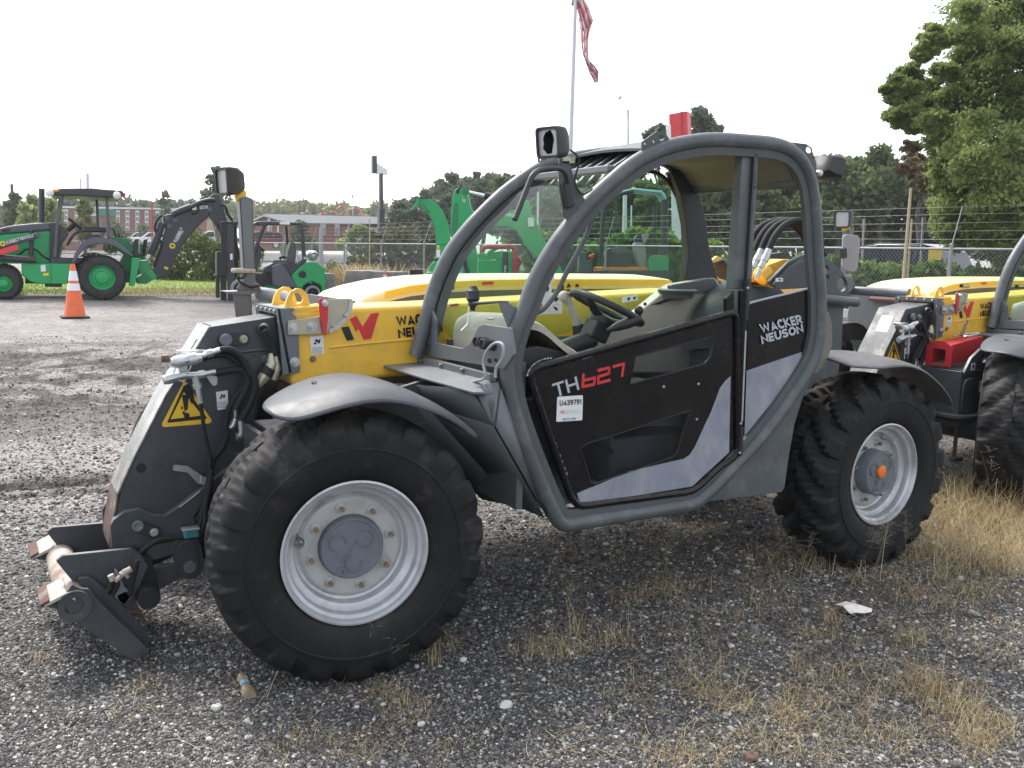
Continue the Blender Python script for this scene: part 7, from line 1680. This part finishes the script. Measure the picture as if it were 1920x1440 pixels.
# ---- road furniture and cars
GRs = at(560, 62); GRe = at(840, 46)
g_ = thing('guard_rail', 'long pale steel guard rail beside the road behind the forklift', 'guard rail', GRs)
b = MB()
for z_, r_ in ((.62,.16),): b.prism([GRs+Vector((0,0,z_-r_)), GRs+Vector((0,0,z_+r_)), GRe+Vector((0,0,z_+r_)), GRe+Vector((0,0,z_-r_))], (0,.06,0))
obj('rail', b, M['galv'], g_)
for k in range(8):
    q = GRs.lerp(GRe, k/7); b = MB(); b.box(q+Vector((0,.1,.35)), (.12,.12,.75)); obj('post', b, M['galv'], g_)
GRs = at(1560, 30); GRe = at(2050, 22)
g_ = thing('guard_rail', 'pale steel guard rail behind the hedge near the parked car', 'guard rail', GRs)
b = MB(); b.prism([GRs+Vector((0,0,.5)), GRs+Vector((0,0,.85)), GRe+Vector((0,0,.85)), GRe+Vector((0,0,.5))], (0,.06,0)); obj('rail', b, M['galv'], g_)
for k in range(5):
    q = GRs.lerp(GRe, k/4); b = MB(); b.box(q+Vector((0,.1,.4)), (.12,.12,.85)); obj('post', b, M['galv'], g_)
M['carb'] = mat('dark_blue_car_paint', (.012,.014,.030), .2, .2, .05, 2, coat=.6); M['carglass'] = mat('car_glass', (.014,.017,.022), .2, 0, .1, 2, spec=.3); M['carsilver'] = mat('silver_car_paint', (.45,.46,.48), .25, .4, .05, 2); M['carred'] = mat('maroon_car_paint', (.16,.03,.05), .25, .2, .05, 2)
def car(px, depth, ln, ht, m, label, roofm=None, n=None, grp=None, zoff=0):
    p = at(px, depth); p.z += zoff; pl = Pl(p) if n is None else Pl(p, n); u, nn = pl.u, pl.n; o = thing('car', label, 'car', p, grp); Z_ = Vector((0,0,1))
    q = lambda a, z, d: p+u*(a*ln)+Z_*(z*ht)+nn*d
    prof = [(-.5,.22),(-.49,.50),(-.42,.56),(-.22,.60),(.30,.60),(.46,.58),(.5,.45),(.5,.22)]
    b = MB(); b.prism([q(a, z, -.9) for a, z in prof], nn*1.8); obj('body', b, M[m], o, .06)
    cab_ = [(-.24,.60),(-.10,.95),(.02,1.0),(.28,.99),(.40,.90),(.46,.60)]
    b = MB(); b.prism([q(a, z, -.78) for a, z in cab_], nn*1.56); obj('roof', b, M[roofm or m], o, .05)
    for wd in ([(-.17,.63),(-.07,.90),(.04,.93),(.04,.63)], [(.07,.63),(.07,.93),(.24,.93),(.24,.63)], [(.27,.63),(.27,.92),(.37,.87),(.42,.63)]):
        b = MB(); b.prism([q(a, z, -.80) for a, z in wd], nn*.015); obj('window', b, M['carglass'], o)
    for a in (-.31,.30):
        for d_ in (-.92,.72):
            b = MB(); b.lathe([(.17,.0),(.33,0),(.34,.04),(.34,.18),(.33,.2)], q(a, .2, d_), nn, 20); wv = obj('wheel', b, M['tyre2'], o); b = MB(); b.lathe([(.2,-.01),(.05,-.02)], q(a,.2,d_), nn, 14); obj('rim', b, M['silver'], wv)
car(1668, 28, 4.9, 1.75, 'carb', 'dark blue estate car with a pale roof parked beyond the fence', None, fn, None, .25)
ck = [o for o in bpy.data.objects if o.get('category') == 'car'][0]; pc = Pl(ck.location, fn); b = MB(); q = lambda a, z, d: Vector(ck.location)+pc.u*(a*4.9)+Vector((0,0,z*1.75))+pc.n*d; b.prism([q(a, z, -.7) for a, z in ((-.10,.975),(.02,1.02),(.28,1.01),(.38,.95),(.28,1.0),(.02,1.01))], pc.n*1.4); obj('roof_panel', b, M['carsilver'], ck)
for a in ((262,108,4.5,1.5,'carsilver','silver car in front of the brick block, the left one'),(286,100,4.5,1.45,'whitep','white car in front of the brick block beside the digging arm'),(222,112,4.5,1.5,'carred','dark car parked in front of the brick block behind the loader'),(398,85,4.4,1.45,'carsilver','pale car half hidden behind the forklift mast'),(488,80,4.4,1.45,'carred','maroon car seen through the forklift frame')): car(a[0], a[1], a[2], a[3], a[4], a[5], None, None, 'cars parked by the brick buildings', 1.3)
yb = at(1770, 24); b = MB(); pl_y = Pl(yb); b.prism([pl_y.s(1742,463), pl_y.s(1768,464), pl_y.s(1765,488), pl_y.s(1740,487)], pl_y.n*.3); M['yel'] = mat('yellow_board', (.62,.46,.06), .6, 0, .08, 4); tag(obj('yellow_board', b, M['yel'], None, .01), 'square yellow board beyond the fence right of the parked car', 'board')
b = MB(); A1, A2 = ex(FL, 40, .35), ex(FRt, 12, .35); b.prism([Vector((A1.x,A1.y,gz(A1.x,A1.y)-.1)), Vector((A1.x,A1.y,gz(A1.x,A1.y)+.28)), Vector((A2.x,A2.y,gz(A2.x,A2.y)+.28)), Vector((A2.x,A2.y,gz(A2.x,A2.y)-.1))], fn*.25); tag(obj('low_wall', b, M['concrete'], None, .01), 'low concrete kerb wall along the foot of the chain-link fence', 'wall')

# ---- buildings
def brick():
    m = bpy.data.materials.new('red_brick'); m.use_nodes = True; N = m.node_tree.nodes; L = m.node_tree.links; b = N['Principled BSDF']; b.inputs['Roughness'].default_value = .9
    tc = N.new('ShaderNodeTexCoord'); mp = N.new('ShaderNodeMapping'); mp.inputs['Rotation'].default_value = (rad(90),0,0); t = N.new('ShaderNodeTexBrick'); t.inputs['Scale'].default_value = 3.0
    t.inputs['Color1'].default_value = (.19,.085,.068,1); t.inputs['Color2'].default_value = (.24,.11,.085,1); t.inputs['Mortar'].default_value = (.28,.20,.17,1); t.inputs['Mortar Size'].default_value = .012
    L.new(tc.outputs['Object'], mp.inputs[0]); L.new(mp.outputs[0], t.inputs['Vector']); L.new(t.outputs[0], b.inputs['Base Color']); return m
M['brick'] = brick(); M['winpane'] = mat('window_pane', (.20,.23,.26), .12, 0, .2, 1.5, spec=.7); M['trimw'] = mat('white_trim', (.62,.62,.60), .6, 0, .05, 1); M['metalroof'] = mat('pale_metal_roof', (.62,.63,.64), .45, .1, .04, .5); M['sgreen'] = mat('dark_green_board', (.02,.16,.09), .5, 0, .06, 2)
p0 = at(220, 120); p0.z = .4; BB = thing('brick_block', 'three-storey red brick block with white window bays and a green sign board', 'building', p0)
S = Side(BB, Pl(p0, turn=-4))
wl_ = S.slab('wall', [(92,389),(345,394),(400,395),(400,470),(92,470)], .0, 12, 'brick', bevel=0); S.slab('roof', [(90,386),(402,392),(402,395),(90,389.5)], -.3, 12.3, 'trimw', bevel=0)
for px in (124,144,221,239,257.5,275,295,312,330,350):
    for y0 in (392.5,402,412,422):
        yo = (px-92)*.018
        b = MB(); b.prism(S.pts([(px-3.6,y0+yo-.6),(px+3.6,y0+yo-.6),(px+3.6,y0+yo+8.2),(px-3.6,y0+yo+8.2)], -.10), S.pl.n*.12); wn = obj('window', b, M['trimw'], BB)
        b = MB(); b.prism(S.pts([(px-2.6,y0+yo+2.6),(px+2.6,y0+yo+2.6),(px+2.6,y0+yo+7.6),(px-2.6,y0+yo+7.6)], -.16), S.pl.n*.05); obj('pane', b, M['winpane'], wn)
sb_ = S.slab('sign_board', [(156,391),(181,391.5),(181,405),(156,404.5)], -.25, -.05, 'trimw', bevel=0); S.letter('ASF', (160,402.5), (178,403), (160,394), -.28, 'sgreen', sb_)
sb2 = S.slab('green_board', [(185,391.5),(217,392),(217,405.5),(185,405)], -.25, -.05, 'sgreen', bevel=0); 
p0 = at(620, 92); p0.z = .45; LB = thing('low_building', 'long low brick building with a pale metal roof and a gabled end', 'building', p0)
S = Side(LB, Pl(p0, turn=-6))
S.slab('wall', [(462,420),(496,406),(545,419),(652,419),(652,470),(462,470)], .0, 9, 'brick', bevel=0); S.slab('roof', [(494,402),(510,402),(835,410),(840,421),(650,419.5),(545,418.5),(520,412)], -.6, 9.5, 'metalroof', bevel=0); S.slab('gable_trim', [(460,419),(495,403),(546,418),(546,420),(495,406),(460,422)], -.4, .0, 'trimw', bevel=0)
S.slab('shed_wall', [(652,421),(835,423),(835,470),(652,470)], 3.0, 9, 'char', bevel=0); S.slab('downpipe', [(652,419),(654,419),(654,452),(652,452)], -.1, .1, 'trimw', bevel=0); S.slab('shed_floor', [(690,426),(835,424),(835,432),(690,436)], 1.0, 2.5, 'trimw', bevel=0)
for x0, x1, y0, y1 in ((601,611,418.5,426),(628,637,418.5,426),(470,474,418,440),(502,507,409,440),(520,523,413,440)): S.slab('pilaster', [(x0,y0),(x1,y0),(x1,y1),(x0,y1)], -.12, .02, 'trimw', None, 0)
for x0, x1, y0, y1 in ((601,611,427,440),(628,637,425,442),(504,510,424,440)):
    b = MB(); b.prism(S.pts([(x0,y0),(x1,y0),(x1,y1),(x0,y1)], -.14), S.pl.n*.15); wn = obj('window', b, M['trimw'], LB); b = MB(); b.prism(S.pts([(x0+.8,y0+1),(x1-.8,y0+1),(x1-.8,y1-1),(x0+.8,y1-1)], -.2), S.pl.n*.04); obj('pane', b, M['winpane'], wn)
p0 = at(405, 100); S = Side(None, Pl(p0)); b = MB(); b.prism(S.pts([(388,412),(410,410),(412,470),(386,470)], 0), S.pl.n*6); M['tan'] = mat('tan_stucco', (.42,.34,.22), .9, 0, .06, 1); bz = obj('stucco_hut', b, M['tan']); tag(bz, 'small tan building between the digging arm and the forklift mast', 'building')
# boom lifts behind the low building
M['lift'] = mat('lift_orange', (.50,.20,.12), .5, 0, .06, 2)
for i, (x, lb, L1) in enumerate(((608,'short orange aerial lift boom over the low roof, leftmost of the lifts',[(598,404),(606,400),(612,402)]),(630,'orange aerial lift boom over the low roof, second from left',[(634,410),(628,396),(618,398)]),(641,'tallest orange aerial lift boom with basket over the low roof',[(654,412),(646,388),(641,386),(632,392)]),(672,'orange aerial lift boom over the low roof, nearest the sign post',[(683,412),(674,392),(668,391),(655,393)]))):
    p0 = at(x, 125); o = thing('boom_lift', lb, 'boom lift', p0, 'orange lifts behind the low building'); S = Side(o, Pl(p0)); S.pipe('boom', L1, 0, .14, 'lift'); e = L1[-2]
    S.slab('basket', [(e[0]-2.5,e[1]-2.5),(e[0]+.5,e[1]-2.5),(e[0]+.5,e[1]+.5),(e[0]-2.5,e[1]+.5)], -.5, .5, 'redlens', bevel=0); S.slab('base', [(L1[0][0]-6,412),(L1[0][0]+6,412),(L1[0][0]+6,470),(L1[0][0]-6,470)], -.6, .6, 'lift', bevel=0)
# ================================================================== haze: thin pale air round the whole place
hz = MB(); hz.box((0,0,14.5), (820,820,31))
ho = obj('haze', hz, bpy.data.materials.new('haze_air'), flat=True); ho['kind'] = 'stuff'
hm = ho.data.materials[0]; hm.use_nodes = True; hN = hm.node_tree.nodes; hN.remove(hN['Principled BSDF'])
pv = hN.new('ShaderNodeVolumePrincipled'); pv.inputs['Color'].default_value = (.95,.97,1.0,1); pv.inputs['Density'].default_value = .0006; pv.inputs['Anisotropy'].default_value = .2
hm.node_tree.links.new(pv.outputs[0], hN['Material Output'].inputs['Volume'])
